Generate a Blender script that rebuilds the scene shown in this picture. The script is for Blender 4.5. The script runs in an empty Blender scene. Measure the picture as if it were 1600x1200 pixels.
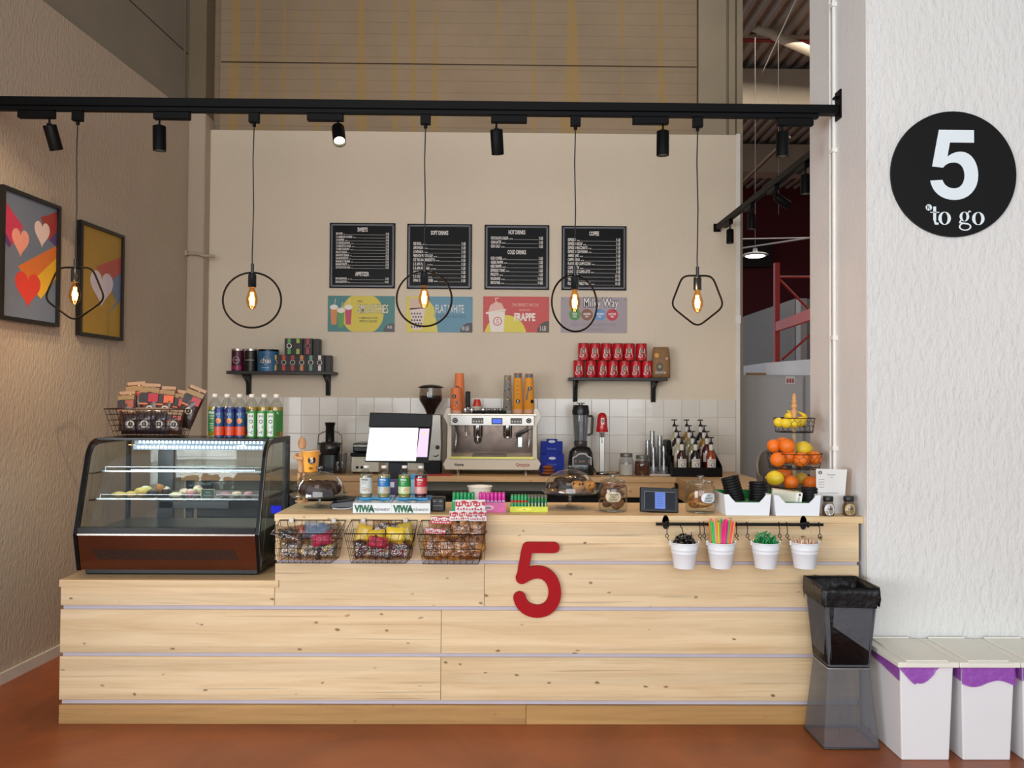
import bpy, bmesh, math, random
from mathutils import Vector, Matrix, Euler, noise
PI = math.pi
random.seed(7)
S = bpy.context.scene
COL = S.collection

# ------------------------------------------------------------------ camera
F = 1290.0                                   # focal length in pixels of a 1600 px wide frame
CAMZ = 1.65
CAM = (Matrix.Translation((0, 0, CAMZ)) @ Matrix.Rotation(-0.0123, 4, 'Z')
       @ Matrix.Rotation(PI/2 + 27/F, 4, 'X') @ Matrix.Rotation(0.0060, 4, 'Z'))
cd = bpy.data.cameras.new('camera'); cd.sensor_width = 36; cd.lens = F/1600*36; cd.clip_end = 100
cam = bpy.data.objects.new('camera', cd); COL.objects.link(cam); cam.matrix_world = CAM
S.camera = cam

# ------------------------------------------------------------------ world, big lights, exposure
S.view_settings.view_transform = 'Standard'
S.view_settings.look = 'None'
S.view_settings.gamma = 1
S.view_settings.use_curve_mapping = False
S.view_settings.exposure = 0.0
wd = bpy.data.worlds.new('world'); S.world = wd; wd.use_nodes = True
wd.node_tree.nodes['Background'].inputs[0].default_value = (0.80, 0.90, 1.0, 1)
wd.node_tree.nodes['Background'].inputs[1].default_value = 0.72
S.cycles.max_bounces = 8; S.cycles.diffuse_bounces = 3; S.cycles.glossy_bounces = 4
S.cycles.transparent_max_bounces = 24; S.cycles.transmission_bounces = 6
S.cycles.sample_clamp_indirect = 4
S.cycles.caustics_reflective = False; S.cycles.caustics_refractive = False
S.cycles.use_denoising = True

def area(name, loc, aim, sx, sy, power, color):
    l = bpy.data.lights.new(name, 'AREA'); l.shape = 'RECTANGLE'; l.size = sx; l.size_y = sy
    l.energy = power; l.color = color
    o = bpy.data.objects.new(name, l); COL.objects.link(o); o.location = loc
    o.rotation_euler = (Vector(aim) - Vector(loc)).to_track_quat('-Z', 'Y').to_euler()
    return o
# daylight of the shop front behind the photographer, to the right
area('shopfront_daylight', (0.2, -5.5, 2.8), (1.4, 4.0, 1.4), 8.0, 4.0, 470, (0.94, 0.97, 1.0))
area('side_fill_light', (-6.0, -2.5, 1.4), (1.8, 4.6, 1.9), 4.5, 2.3, 370, (0.92, 0.96, 1.0))  # added cool fill from the left to brighten the pillar side
# unseen warm fill from above the camera, aimed at the counter
area('overhead_fill_light', (-1.0, -1.2, 6.6), (0.3, 4.6, 0.8), 2.5, 2.5, 35, (1.0, 0.90, 0.76))
area('hall_fill_light', (5.5, 12.0, 6.9), (5.0, 12.0, 0.0), 2.0, 6.0, 190, (1.0, 0.93, 0.85))  # unseen fill added overhead to light the dim hall

sl = bpy.data.lights.new('picture_spot', 'SPOT'); sl.energy = 130; sl.color = (1.0, 0.74, 0.46); sl.spot_size = 0.9; sl.spot_blend = 0.9
so = bpy.data.objects.new('picture_spot', sl); COL.objects.link(so); so.location = (-1.9, 3.2, 3.6)
so.rotation_euler = (Vector((-3.0, 4.75, 2.2)) - so.location).to_track_quat('-Z', 'Y').to_euler()

# ------------------------------------------------------------------ photo -> world
def ray(px, py):
    d = CAM.to_3x3() @ Vector(((px-800)/F, -(py-600)/F, -1.0)); return d
def W(px, py, Y):
    d = ray(px, py); t = Y/d.y; return Vector((d.x*t, Y, CAMZ + d.z*t))
def onz(px, py, z):
    d = ray(px, py); t = (z-CAMZ)/d.z; return Vector((d.x*t, d.y*t, z))
def onx(px, py, X):
    d = ray(px, py); t = X/d.x; return Vector((X, d.y*t, CAMZ + d.z*t))

def lin(c): return c/12.92 if c <= 0.04045 else ((c+0.055)/1.055)**2.4
def hx(s):
    s = s.lstrip('#'); return tuple(lin(int(s[i:i+2], 16)/255) for i in (0, 2, 4)) + (1.0,)

# ------------------------------------------------------------------ materials
MATS = {}
def nodes(name):
    m = bpy.data.materials.new(name); m.use_nodes = True
    nt = m.node_tree; b = nt.nodes['Principled BSDF']; return m, nt, b
def N(nt, t, **k):
    n = nt.nodes.new(t)
    for a, v in k.items():
        if a.startswith('i_'):
            n.inputs[int(a[2:])].default_value = v
        else: setattr(n, a, v)
    return n
def mapping(nt, scale=(1, 1, 1), rand=False):
    tc = N(nt, 'ShaderNodeTexCoord'); mp = N(nt, 'ShaderNodeMapping')
    mp.inputs['Scale'].default_value = scale
    nt.links.new(tc.outputs['Object'], mp.inputs['Vector'])
    if rand:
        oi = N(nt, 'ShaderNodeObjectInfo'); ml = N(nt, 'ShaderNodeVectorMath', operation='SCALE')
        cb = N(nt, 'ShaderNodeCombineXYZ')
        for i in range(3): nt.links.new(oi.outputs['Random'], cb.inputs[i])
        nt.links.new(cb.outputs[0], ml.inputs[0]); ml.inputs[3].default_value = 37.0
        nt.links.new(ml.outputs[0], mp.inputs['Location'])
    return mp
def mat(col, rough=0.5, metal=0.0, var=0.06, scale=8.0, bump=0.0, bscale=60.0, emit=0.0, coat=0.0, trans=0.0, alpha=1.0, spec=0.5):
    key = ('p', col, rough, metal, var, scale, bump, bscale, emit, coat, trans, alpha, spec)
    if key in MATS: return MATS[key]
    m, nt, b = nodes('mat_%03d' % len(MATS))
    c = hx(col)
    mp = mapping(nt)
    nz = N(nt, 'ShaderNodeTexNoise'); nz.inputs['Scale'].default_value = scale; nz.inputs['Detail'].default_value = 3
    nt.links.new(mp.outputs[0], nz.inputs['Vector'])
    mx = N(nt, 'ShaderNodeMix', data_type='RGBA')
    mx.inputs[6].default_value = tuple(max(0, x*(1-var*1.5)) for x in c[:3]) + (1,)
    mx.inputs[7].default_value = tuple(min(1, x*(1+var*1.5)) for x in c[:3]) + (1,)
    nt.links.new(nz.outputs[0], mx.inputs[0]); nt.links.new(mx.outputs[2], b.inputs['Base Color'])
    b.inputs['Roughness'].default_value = rough; b.inputs['Metallic'].default_value = metal
    b.inputs['Coat Weight'].default_value = coat; b.inputs['Transmission Weight'].default_value = trans
    b.inputs['Alpha'].default_value = alpha; b.inputs['Specular IOR Level'].default_value = spec
    if emit:
        nt.links.new(mx.outputs[2], b.inputs['Emission Color']); b.inputs['Emission Strength'].default_value = emit
    if bump:
        n2 = N(nt, 'ShaderNodeTexNoise'); n2.inputs['Scale'].default_value = bscale; n2.inputs['Detail'].default_value = 4
        nt.links.new(mp.outputs[0], n2.inputs['Vector'])
        bp = N(nt, 'ShaderNodeBump'); bp.inputs['Strength'].default_value = bump; bp.inputs['Distance'].default_value = 0.01
        nt.links.new(n2.outputs[0], bp.inputs['Height']); nt.links.new(bp.outputs[0], b.inputs['Normal'])
    MATS[key] = m; return m

def glass(tint='#ffffff', gl=0.08, rough=0.02, bump=0.0):
    key = ('g', tint, gl, rough, bump)
    if key in MATS: return MATS[key]
    m = bpy.data.materials.new('glass_%d' % len(MATS)); m.use_nodes = True; nt = m.node_tree; nt.nodes.clear()
    out = N(nt, 'ShaderNodeOutputMaterial'); mx = N(nt, 'ShaderNodeMixShader')
    tr = N(nt, 'ShaderNodeBsdfTransparent'); tr.inputs[0].default_value = hx(tint)
    gs = N(nt, 'ShaderNodeBsdfGlossy'); gs.inputs['Roughness'].default_value = rough
    lw = N(nt, 'ShaderNodeLayerWeight')
    pw = N(nt, 'ShaderNodeMath', operation='POWER'); pw.inputs[1].default_value = 3.5; lw.inputs[0].default_value = 0.5
    nt.links.new(lw.outputs['Facing'], pw.inputs[0])
    ad = N(nt, 'ShaderNodeMath', operation='MULTIPLY_ADD'); ad.inputs[1].default_value = 0.6; ad.inputs[2].default_value = gl
    nt.links.new(pw.outputs[0], ad.inputs[0])
    if bump:
        n2 = N(nt, 'ShaderNodeTexNoise'); n2.inputs['Scale'].default_value = 45; mp = mapping(nt); nt.links.new(mp.outputs[0], n2.inputs['Vector'])
        bp = N(nt, 'ShaderNodeBump'); bp.inputs['Strength'].default_value = bump; bp.inputs['Distance'].default_value = 0.01
        nt.links.new(n2.outputs[0], bp.inputs['Height']); nt.links.new(bp.outputs[0], gs.inputs['Normal'])
    cl = N(nt, 'ShaderNodeMath', operation='MINIMUM'); cl.inputs[1].default_value = 0.72
    nt.links.new(ad.outputs[0], cl.inputs[0])
    nt.links.new(cl.outputs[0], mx.inputs[0]); nt.links.new(tr.outputs[0], mx.inputs[1]); nt.links.new(gs.outputs[0], mx.inputs[2])
    nt.links.new(mx.outputs[0], out.inputs[0]); MATS[key] = m; return m

def film(col, opacity, rough=0.15):
    """crinkled see-through plastic film or wire mesh: colour mixed with transparency"""
    key = ('f', col, opacity, rough)
    if key in MATS: return MATS[key]
    m = mat(col, rough, var=0.1, bump=0.6, bscale=40).copy(); m.name = 'film_%d' % len(MATS)
    m.node_tree.nodes['Principled BSDF'].inputs['Alpha'].default_value = opacity
    MATS[key] = m; return m

def wood(base, dark, knots=1.0, grain=1.0, axis='X', rough=0.45):
    key = ('w', base, dark, knots, axis, rough)
    if key in MATS: return MATS[key]
    m, nt, b = nodes('wood_%d' % len(MATS)); L = nt.links.new
    sc = {'X': (0.55, 6, 9), 'Y': (6, 0.55, 9)}[axis]
    mp = mapping(nt, sc, rand=True)
    n1 = N(nt, 'ShaderNodeTexNoise'); n1.inputs['Scale'].default_value = 2.2; n1.inputs['Detail'].default_value = 6; n1.inputs['Roughness'].default_value = 0.65; n1.inputs['Distortion'].default_value = 0.5
    L(mp.outputs[0], n1.inputs['Vector'])
    cr = N(nt, 'ShaderNodeValToRGB'); cr.color_ramp.elements[0].position = 0.30; cr.color_ramp.elements[1].position = 0.62
    c0 = hx(base); c1 = hx(dark)
    cr.color_ramp.elements[0].color = tuple(c1[i]*0.55*grain + c0[i]*(1-0.55*grain) for i in range(3)) + (1,)
    cr.color_ramp.elements[1].color = c0
    L(n1.outputs[0], cr.inputs[0])
    # fine dark resin lines
    mp2 = mapping(nt, {'X': (0.35, 8, 26), 'Y': (8, 0.35, 26)}[axis], rand=True)
    n3 = N(nt, 'ShaderNodeTexNoise'); n3.inputs['Scale'].default_value = 3.0; n3.inputs['Detail'].default_value = 2
    L(mp2.outputs[0], n3.inputs['Vector'])
    r3 = N(nt, 'ShaderNodeValToRGB'); r3.color_ramp.elements[0].position = 0.27; r3.color_ramp.elements[1].position = 0.36
    r3.color_ramp.elements[0].color = (0.62, 0.62, 0.62, 1); r3.color_ramp.elements[1].color = (1, 1, 1, 1)
    L(n3.outputs[0], r3.inputs[0])
    mu = N(nt, 'ShaderNodeMix', data_type='RGBA', blend_type='MULTIPLY'); mu.inputs[0].default_value = 0.8*grain
    L(cr.outputs[0], mu.inputs[6]); L(r3.outputs[0], mu.inputs[7])
    # glued strips of slightly different tone
    tc2 = N(nt, 'ShaderNodeTexCoord'); sx = N(nt, 'ShaderNodeSeparateXYZ'); L(tc2.outputs['Object'], sx.inputs[0])
    oi2 = N(nt, 'ShaderNodeObjectInfo')
    mz = N(nt, 'ShaderNodeMath', operation='MULTIPLY_ADD'); mz.inputs[1].default_value = 17.0; L(sx.outputs['Z'], mz.inputs[0]); L(oi2.outputs['Random'], mz.inputs[2])
    fl = N(nt, 'ShaderNodeMath', operation='FLOOR'); L(mz.outputs[0], fl.inputs[0])
    ad2 = N(nt, 'ShaderNodeMath', operation='ADD'); L(fl.outputs[0], ad2.inputs[0]); L(oi2.outputs['Random'], ad2.inputs[1])
    wn = N(nt, 'ShaderNodeTexWhiteNoise', noise_dimensions='1D'); L(ad2.outputs[0], wn.inputs['W'])
    rs = N(nt, 'ShaderNodeMapRange'); rs.inputs[3].default_value = 0.88; rs.inputs[4].default_value = 1.06; L(wn.outputs['Value'], rs.inputs[0])
    hs = N(nt, 'ShaderNodeVectorMath', operation='SCALE'); L(mu.outputs[2], hs.inputs[0]); L(rs.outputs[0], hs.inputs[3])
    # knots
    mpk = mapping(nt, {'X': (3.4, 3.4, 6.8), 'Y': (6.8, 3.4, 3.4)}[axis], rand=True)
    vo = N(nt, 'ShaderNodeTexVoronoi'); vo.inputs['Scale'].default_value = 2.3
    nd = N(nt, 'ShaderNodeTexNoise'); nd.inputs['Scale'].default_value = 9
    L(mpk.outputs[0], nd.inputs['Vector'])
    vm = N(nt, 'ShaderNodeVectorMath', operation='MULTIPLY_ADD'); vm.inputs[1].default_value = (0.10, 0.10, 0.10)
    L(nd.outputs[1], vm.inputs[0]); L(mpk.outputs[0], vm.inputs[2]); L(vm.outputs[0], vo.inputs['Vector'])
    rk = N(nt, 'ShaderNodeValToRGB'); rk.color_ramp.elements[0].position = 0.05; rk.color_ramp.elements[1].position = 0.12
    k0 = 1 - 0.72*knots
    rk.color_ramp.elements[0].color = (k0, k0*0.8, k0*0.62, 1); rk.color_ramp.elements[1].color = (1, 1, 1, 1)
    L(vo.outputs['Distance'], rk.inputs[0])
    mk = N(nt, 'ShaderNodeMix', data_type='RGBA', blend_type='MULTIPLY'); mk.inputs[0].default_value = 1.0
    L(hs.outputs[0], mk.inputs[6]); L(rk.outputs[0], mk.inputs[7]); L(mk.outputs[2], b.inputs['Base Color'])
    b.inputs['Roughness'].default_value = rough
    bp = N(nt, 'ShaderNodeBump'); bp.inputs['Strength'].default_value = 0.12; bp.inputs['Distance'].default_value = 0.01
    L(n1.outputs[0], bp.inputs['Height']); L(bp.outputs[0], b.inputs['Normal'])
    MATS[key] = m; return m

def plaster(col, strength=0.5, sc=38, blotch=0.05):
    key = ('pl', col, strength, sc)
    if key in MATS: return MATS[key]
    m, nt, b = nodes('plaster_%d' % len(MATS)); L = nt.links.new; mp = mapping(nt); c = hx(col)
    n0 = N(nt, 'ShaderNodeTexNoise'); n0.inputs['Scale'].default_value = 1.3; n0.inputs['Detail'].default_value = 4; L(mp.outputs[0], n0.inputs['Vector'])
    mx = N(nt, 'ShaderNodeMix', data_type='RGBA'); mx.inputs[6].default_value = tuple(x*(1-blotch*2) for x in c[:3])+(1,); mx.inputs[7].default_value = tuple(min(1, x*(1+blotch*1.2)) for x in c[:3])+(1,)
    L(n0.outputs[0], mx.inputs[0]); L(mx.outputs[2], b.inputs['Base Color'])
    mpv = mapping(nt, (1, 1, 0.45))
    n1 = N(nt, 'ShaderNodeTexNoise'); n1.inputs['Scale'].default_value = sc; n1.inputs['Detail'].default_value = 4; n1.inputs['Roughness'].default_value = 0.6; L(mpv.outputs[0], n1.inputs['Vector'])
    bp = N(nt, 'ShaderNodeBump'); bp.inputs['Strength'].default_value = strength; bp.inputs['Distance'].default_value = 0.02
    L(n1.outputs[0], bp.inputs['Height']); L(bp.outputs[0], b.inputs['Normal'])
    b.inputs['Roughness'].default_value = 0.85; MATS[key] = m; return m

def concrete(col, lines=False):
    key = ('c', col, lines)
    if key in MATS: return MATS[key]
    m, nt, b = nodes('concrete_%d' % len(MATS)); L = nt.links.new; mp = mapping(nt); c = hx(col)
    n0 = N(nt, 'ShaderNodeTexNoise'); n0.inputs['Scale'].default_value = 1.6; n0.inputs['Detail'].default_value = 8; n0.inputs['Roughness'].default_value = 0.6; L(mp.outputs[0], n0.inputs['Vector'])
    mx = N(nt, 'ShaderNodeMix', data_type='RGBA'); mx.inputs[6].default_value = tuple(x*0.72 for x in c[:3])+(1,); mx.inputs[7].default_value = tuple(min(1, x*1.22) for x in c[:3])+(1,)
    L(n0.outputs[0], mx.inputs[0]); last = mx.outputs[2]
    hgt = n0.outputs[0]
    if lines:
        # formwork board lines
        w = N(nt, 'ShaderNodeTexWave', bands_direction='Z', wave_profile='SAW'); w.inputs['Scale'].default_value = 3.0; w.inputs['Distortion'].default_value = 0.25; w.inputs['Detail Scale'].default_value = 3
        L(mp.outputs[0], w.inputs['Vector'])
        r = N(nt, 'ShaderNodeValToRGB'); r.color_ramp.elements[0].position = 0.0; r.color_ramp.elements[1].position = 0.10
        r.color_ramp.elements[0].color = (0.68, 0.66, 0.63, 1); r.color_ramp.elements[1].color = (1, 1, 1, 1); L(w.outputs['Fac'], r.inputs[0])
        m2 = N(nt, 'ShaderNodeMix', data_type='RGBA', blend_type='MULTIPLY'); m2.inputs[0].default_value = 0.8; L(last, m2.inputs[6]); L(r.outputs[0], m2.inputs[7])
        # yellowish vertical cement runs
        mpx = mapping(nt, (1, 1, 0.02))
        n4 = N(nt, 'ShaderNodeTexNoise'); n4.inputs['Scale'].default_value = 9.0; n4.inputs['Detail'].default_value = 1.5; L(mpx.outputs[0], n4.inputs['Vector'])
        n5 = N(nt, 'ShaderNodeTexNoise'); n5.inputs['Scale'].default_value = 14; n5.inputs['Detail'].default_value = 3; L(mp.outputs[0], n5.inputs['Vector'])
        ad = N(nt, 'ShaderNodeMath', operation='MULTIPLY_ADD'); ad.inputs[1].default_value = 0.12; L(n5.outputs[0], ad.inputs[0]); L(n4.outputs[0], ad.inputs[2])
        r4 = N(nt, 'ShaderNodeValToRGB'); r4.color_ramp.elements[0].position = 0.645; r4.color_ramp.elements[1].position = 0.68; L(ad.outputs[0], r4.inputs[0])
        m3 = N(nt, 'ShaderNodeMix', data_type='RGBA'); m3.inputs[7].default_value = (c[0]*1.12, c[1]*0.98, c[2]*0.50, 1)
        sc = N(nt, 'ShaderNodeMath', operation='MULTIPLY'); sc.inputs[1].default_value = 0.72; L(r4.outputs[0], sc.inputs[0])
        L(sc.outputs[0], m3.inputs[0]); L(m2.outputs[2], m3.inputs[6]); last = m3.outputs[2]
        hgt = w.outputs['Fac']
    L(last, b.inputs['Base Color']); b.inputs['Roughness'].default_value = 0.9
    bp = N(nt, 'ShaderNodeBump'); bp.inputs['Strength'].default_value = 0.2; bp.inputs['Distance'].default_value = 0.01
    L(hgt, bp.inputs['Height']); L(bp.outputs[0], b.inputs['Normal'])
    MATS[key] = m; return m

def floor_mat():
    m, nt, b = nodes('floor_resin'); L = nt.links.new; mp = mapping(nt)
    n0 = N(nt, 'ShaderNodeTexNoise'); n0.inputs['Scale'].default_value = 1.1; n0.inputs['Detail'].default_value = 6; n0.inputs['Roughness'].default_value = 0.62; n0.inputs['Distortion'].default_value = 0.6; L(mp.outputs[0], n0.inputs['Vector'])
    r = N(nt, 'ShaderNodeValToRGB'); e = r.color_ramp.elements; e[0].position = 0.25; e[0].color = hx('#74381c'); e[1].position = 0.75; e[1].color = hx('#b0602f')
    L(n0.outputs[0], r.inputs[0]); L(r.outputs[0], b.inputs['Base Color'])
    n1 = N(nt, 'ShaderNodeTexNoise'); n1.inputs['Scale'].default_value = 3; n1.inputs['Detail'].default_value = 5; L(mp.outputs[0], n1.inputs['Vector'])
    mr = N(nt, 'ShaderNodeMapRange'); mr.inputs[3].default_value = 0.28; mr.inputs[4].default_value = 0.5; L(n1.outputs[0], mr.inputs[0]); L(mr.outputs[0], b.inputs['Roughness'])
    bp = N(nt, 'ShaderNodeBump'); bp.inputs['Strength'].default_value = 0.08; bp.inputs['Distance'].default_value = 0.01; L(n1.outputs[0], bp.inputs['Height']); L(bp.outputs[0], b.inputs['Normal'])
    return m

def lamp_mat(col, strength):
    key = ('l', col, strength)
    if key in MATS: return MATS[key]
    m = mat(col, 0.4, emit=strength, var=0.01).copy(); MATS[key] = m; return m

# ------------------------------------------------------------------ mesh builder
TXT = {}
def glyphs(s, bold):
    k = (s, bold)
    if k not in TXT:
        c = bpy.data.curves.new('t', 'FONT'); c.body = s; c.resolution_u = 2; c.offset = bold; c.size = 1
        o = bpy.data.objects.new('t', c); me = bpy.data.meshes.new_from_object(o)
        vs = [tuple(v.co)[:2] for v in me.vertices]; fs = [tuple(p.vertices) for p in me.polygons]
        bpy.data.objects.remove(o); bpy.data.curves.remove(c); bpy.data.meshes.remove(me)
        if not vs: vs = [(0, 0)]
        TXT[k] = (vs, fs, min(v[0] for v in vs), max(v[0] for v in vs))
    return TXT[k]

class MB:
    def __init__(s): s.v = []; s.f = []; s.m = []; s.s = []; s.T = None
    def add(s, vs, fs, m=0, smooth=False):
        o = len(s.v)
        if s.T is not None: vs = [s.T @ Vector(v) for v in vs]
        s.v += [tuple(v) for v in vs]; s.f += [tuple(i+o for i in f) for f in fs]
        s.m += [m]*len(fs); s.s += [smooth]*len(fs); return s
    def box(s, x0, x1, y0, y1, z0, z1, m=0):
        if x0 > x1: x0, x1 = x1, x0
        if y0 > y1: y0, y1 = y1, y0
        if z0 > z1: z0, z1 = z1, z0
        return s.add([(x0, y0, z0), (x1, y0, z0), (x1, y1, z0), (x0, y1, z0), (x0, y0, z1), (x1, y0, z1), (x1, y1, z1), (x0, y1, z1)],
              [(0, 3, 2, 1), (4, 5, 6, 7), (0, 1, 5, 4), (1, 2, 6, 5), (2, 3, 7, 6), (3, 0, 4, 7)], m)
    def hexa(s, b, t, m=0):
        return s.add(list(b)+list(t), [(0, 3, 2, 1), (4, 5, 6, 7), (0, 1, 5, 4), (1, 2, 6, 5), (2, 3, 7, 6), (3, 0, 4, 7)], m)
    def tube(s, pts, r, n=8, m=0, closed=False, r1=None):
        pts = [Vector(p) for p in pts]; k = len(pts); rings = []; prev = None
        for i, p in enumerate(pts):
            if closed: t = pts[(i+1) % k] - pts[i-1]
            else: t = pts[min(i+1, k-1)] - pts[max(i-1, 0)]
            t.normalize()
            if prev is None: a = t.orthogonal().normalized()
            else:
                a = prev - t*prev.dot(t)
                a = a.normalized() if a.length > 1e-6 else t.orthogonal().normalized()
            prev = a; bb = t.cross(a); rr = r if r1 is None else r + (r1-r)*i/(k-1)
            rings.append([p + (a*math.cos(2*PI*j/n) + bb*math.sin(2*PI*j/n))*rr for j in range(n)])
        vs = [v for rg in rings for v in rg]; fs = []
        for i in range(k if closed else k-1):
            a0 = i*n; b0 = ((i+1) % k)*n
            for j in range(n): fs.append((a0+j, a0+(j+1) % n, b0+(j+1) % n, b0+j))
        s.add(vs, fs, m, True)
        if not closed: s.add(rings[0], [tuple(range(n-1, -1, -1))], m); s.add(rings[-1], [tuple(range(n))], m)
        return s
    def cyl(s, p0, p1, r, r1=None, n=20, m=0): return s.tube([p0, p1], r, n, m, r1=r1)
    def wire(s, pts, r=0.0015, m=0, closed=False): return s.tube(pts, r, 4, m, closed)
    def lathe(s, prof, c=(0, 0, 0), n=24, m=0, smooth=True, a0=0, a1=2*PI, sq=None):
        """profile of (radius, z); segments marked by repeated points give hard edges"""
        full = abs(a1-a0-2*PI) < 1e-6; k = n if full else n+1; vs = []
        for r, z in prof:
            for j in range(k):
                a = a0 + (a1-a0)*j/n; q = 1.0
                if sq: q = 1.0/((abs(math.cos(a))**sq + abs(math.sin(a))**sq)**(1.0/sq))
                vs.append((c[0]+r*q*math.cos(a), c[1]+r*q*math.sin(a), c[2]+z))
        fs = []
        for i in range(len(prof)-1):
            if prof[i] == prof[i+1]: continue
            for j in range(n):
                j2 = (j+1) % k
                if prof[i][0] < 1e-7: fs.append((i*k+j, (i+1)*k+j2, (i+1)*k+j)[::-1]); continue
                if prof[i+1][0] < 1e-7: fs.append((i*k+j, i*k+j2, (i+1)*k+j)); continue
                fs.append((i*k+j, i*k+j2, (i+1)*k+j2, (i+1)*k+j))
        return s.add(vs, fs, m, smooth)
    def ell(s, c, r, m=0, nu=14, nv=9, jit=0.0, seed=0):
        vs = []; fs = []
        for i in range(nv+1):
            th = PI*i/nv
            for j in range(nu):
                a = 2*PI*j/nu; d = Vector((math.sin(th)*math.cos(a), math.sin(th)*math.sin(a), math.cos(th)))
                q = 1 + (jit*noise.noise(d*2.2 + Vector((seed*3.1, seed, 0))) if jit else 0)
                vs.append((c[0]+r[0]*d.x*q, c[1]+r[1]*d.y*q, c[2]+r[2]*d.z*q))
        for i in range(nv):
            for j in range(nu): fs.append((i*nu+j, (i+1)*nu+j, (i+1)*nu+(j+1) % nu, i*nu+(j+1) % nu))
        return s.add(vs, fs, m, True)
    def prism(s, poly, y0, y1, m=0):
        """polygon in (x, z), front face at y0"""
        a = sum(poly[i-1][0]*poly[i][1]-poly[i][0]*poly[i-1][1] for i in range(len(poly)))
        if a < 0: poly = poly[::-1]
        n = len(poly); vs = [(x, y0, z) for x, z in poly] + [(x, y1, z) for x, z in poly]
        fs = [tuple(range(n)), tuple(range(2*n-1, n-1, -1))] + [(i, i+n, (i+1) % n+n, (i+1) % n) for i in range(n)]
        return s.add(vs, fs, m)
    def prismx(s, poly, x0, x1, m=0):
        """polygon in (y, z) swept along x"""
        n = len(poly); vs = [(x0, y, z) for y, z in poly] + [(x1, y, z) for y, z in poly]
        return s.add(vs, [tuple(range(n)), tuple(range(2*n-1, n-1, -1))] + [(i, i+n, (i+1) % n+n, (i+1) % n) for i in range(n)], m)
    def face(s, poly, y, m=0):
        a = sum(poly[i-1][0]*poly[i][1]-poly[i][0]*poly[i-1][1] for i in range(len(poly)))
        if a < 0: poly = poly[::-1]
        return s.add([(x, y, z) for x, z in poly], [tuple(range(len(poly)))], m)
    def disc(s, x, z, r, y, m=0, n=20, rz=None):
        rz = rz or r
        return s.face([(x+r*math.cos(2*PI*i/n), z+rz*math.sin(2*PI*i/n)) for i in range(n)], y, m)
    def ring(s, x, z, r0, r1, y, m=0, n=20):
        vs = []; fs = []
        for i in range(n):
            a = 2*PI*i/n; vs += [(x+r0*math.cos(a), y, z+r0*math.sin(a)), (x+r1*math.cos(a), y, z+r1*math.sin(a))]
        for i in range(n): fs.append((2*i, 2*i+1, (2*i+3) % (2*n), (2*i+2) % (2*n)))
        return s.add(vs, fs, m)
    def txt(s, t, x, z, size, y=0, sx=1.0, al='c', m=0, bold=0.0, rot=0.0, cyl=None):
        vs, fs, lo, hi = glyphs(t, bold); w = hi-lo
        off = {'c': -(lo+hi)/2, 'l': -lo, 'r': -hi}[al]; out = []
        cr, srr = math.cos(rot), math.sin(rot)
        for a, b in vs:
            a = (a+off)*size*sx; b = (b-0.35)*size
            a, b = a*cr-b*srr, a*srr+b*cr
            X, Z = x+a, z+b
            if cyl: ang = X/cyl[2]; out.append((cyl[0]+cyl[2]*math.sin(ang), cyl[1]-cyl[2]*math.cos(ang), Z))
            else: out.append((X, y, Z))
        return s.add(out, fs, m)
    def cpatch(s, cx, cy, R, a0, a1, z0, z1, m=0, n=10, R1=None):
        """patch on a cylinder (or cone) wall, angles measured from the front (-y)"""
        R1 = R1 or R; vs = []
        for i in range(n+1):
            a = a0+(a1-a0)*i/n; vs += [(cx+R*math.sin(a), cy-R*math.cos(a), z0), (cx+R1*math.sin(a), cy-R1*math.cos(a), z1)]
        return s.add(vs, [(2*i, 2*i+2, 2*i+3, 2*i+1) for i in range(n)], m, True)
    def cdisc(s, cx, cy, R, x, z, r, m=0, n=16, rz=None):
        rz = rz or r; out = []
        for i in range(n):
            X = x+r*math.cos(2*PI*i/n); Z = z+rz*math.sin(2*PI*i/n); a = X/R
            out.append((cx+R*math.sin(a), cy-R*math.cos(a), Z))
        return s.add(out, [tuple(range(n))], m)
    def stroke(s, pts, w, y0, y1, m=0, cap=True):
        pts = [Vector((p[0], p[1])) for p in pts]; h = w/2; Lf = []; Rt = []
        for i, p in enumerate(pts):
            if i == 0: d = (pts[1]-p).normalized(); n = Vector((-d.y, d.x)); k = 1
            elif i == len(pts)-1: d = (p-pts[i-1]).normalized(); n = Vector((-d.y, d.x)); k = 1
            else:
                d0 = (p-pts[i-1]).normalized(); d1 = (pts[i+1]-p).normalized(); n = Vector((-(d0+d1).y, (d0+d1).x)).normalized()
                k = 1/max(0.35, n.dot(Vector((-d0.y, d0.x))))
            Lf.append(p+n*h*k); Rt.append(p-n*h*k)
        for i in range(len(pts)-1):
            s.prism([tuple(Lf[i]), tuple(Lf[i+1]), tuple(Rt[i+1]), tuple(Rt[i])], y0, y1, m)
        if cap:
            for p in (pts[0], pts[-1]):
                s.prism([(p.x+h*math.cos(2*PI*i/16), p.y+h*math.sin(2*PI*i/16)) for i in range(16)], y0+.0004, y1-.0003, m)
        return s
    def build(s, name, mats, parent=None, bevel=0.0, seg=1, weld=False):
        me = bpy.data.meshes.new(name); me.from_pydata(s.v, [], s.f)
        if not isinstance(mats, (list, tuple)): mats = [mats]
        for m in mats: me.materials.append(m)
        me.polygons.foreach_set('material_index', s.m); me.polygons.foreach_set('use_smooth', s.s)
        if bevel or weld:
            bm = bmesh.new(); bm.from_mesh(me)
            if bevel:
                es = [e for e in bm.edges if len(e.link_faces) == 2 and e.calc_face_angle(0) > 0.5 and not (e.link_faces[0].smooth and e.link_faces[1].smooth)]
                bmesh.ops.bevel(bm, geom=es, offset=bevel, segments=seg, affect='EDGES', profile=0.5, clamp_overlap=True)
            bm.to_mesh(me); bm.free()
        me.update()
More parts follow.
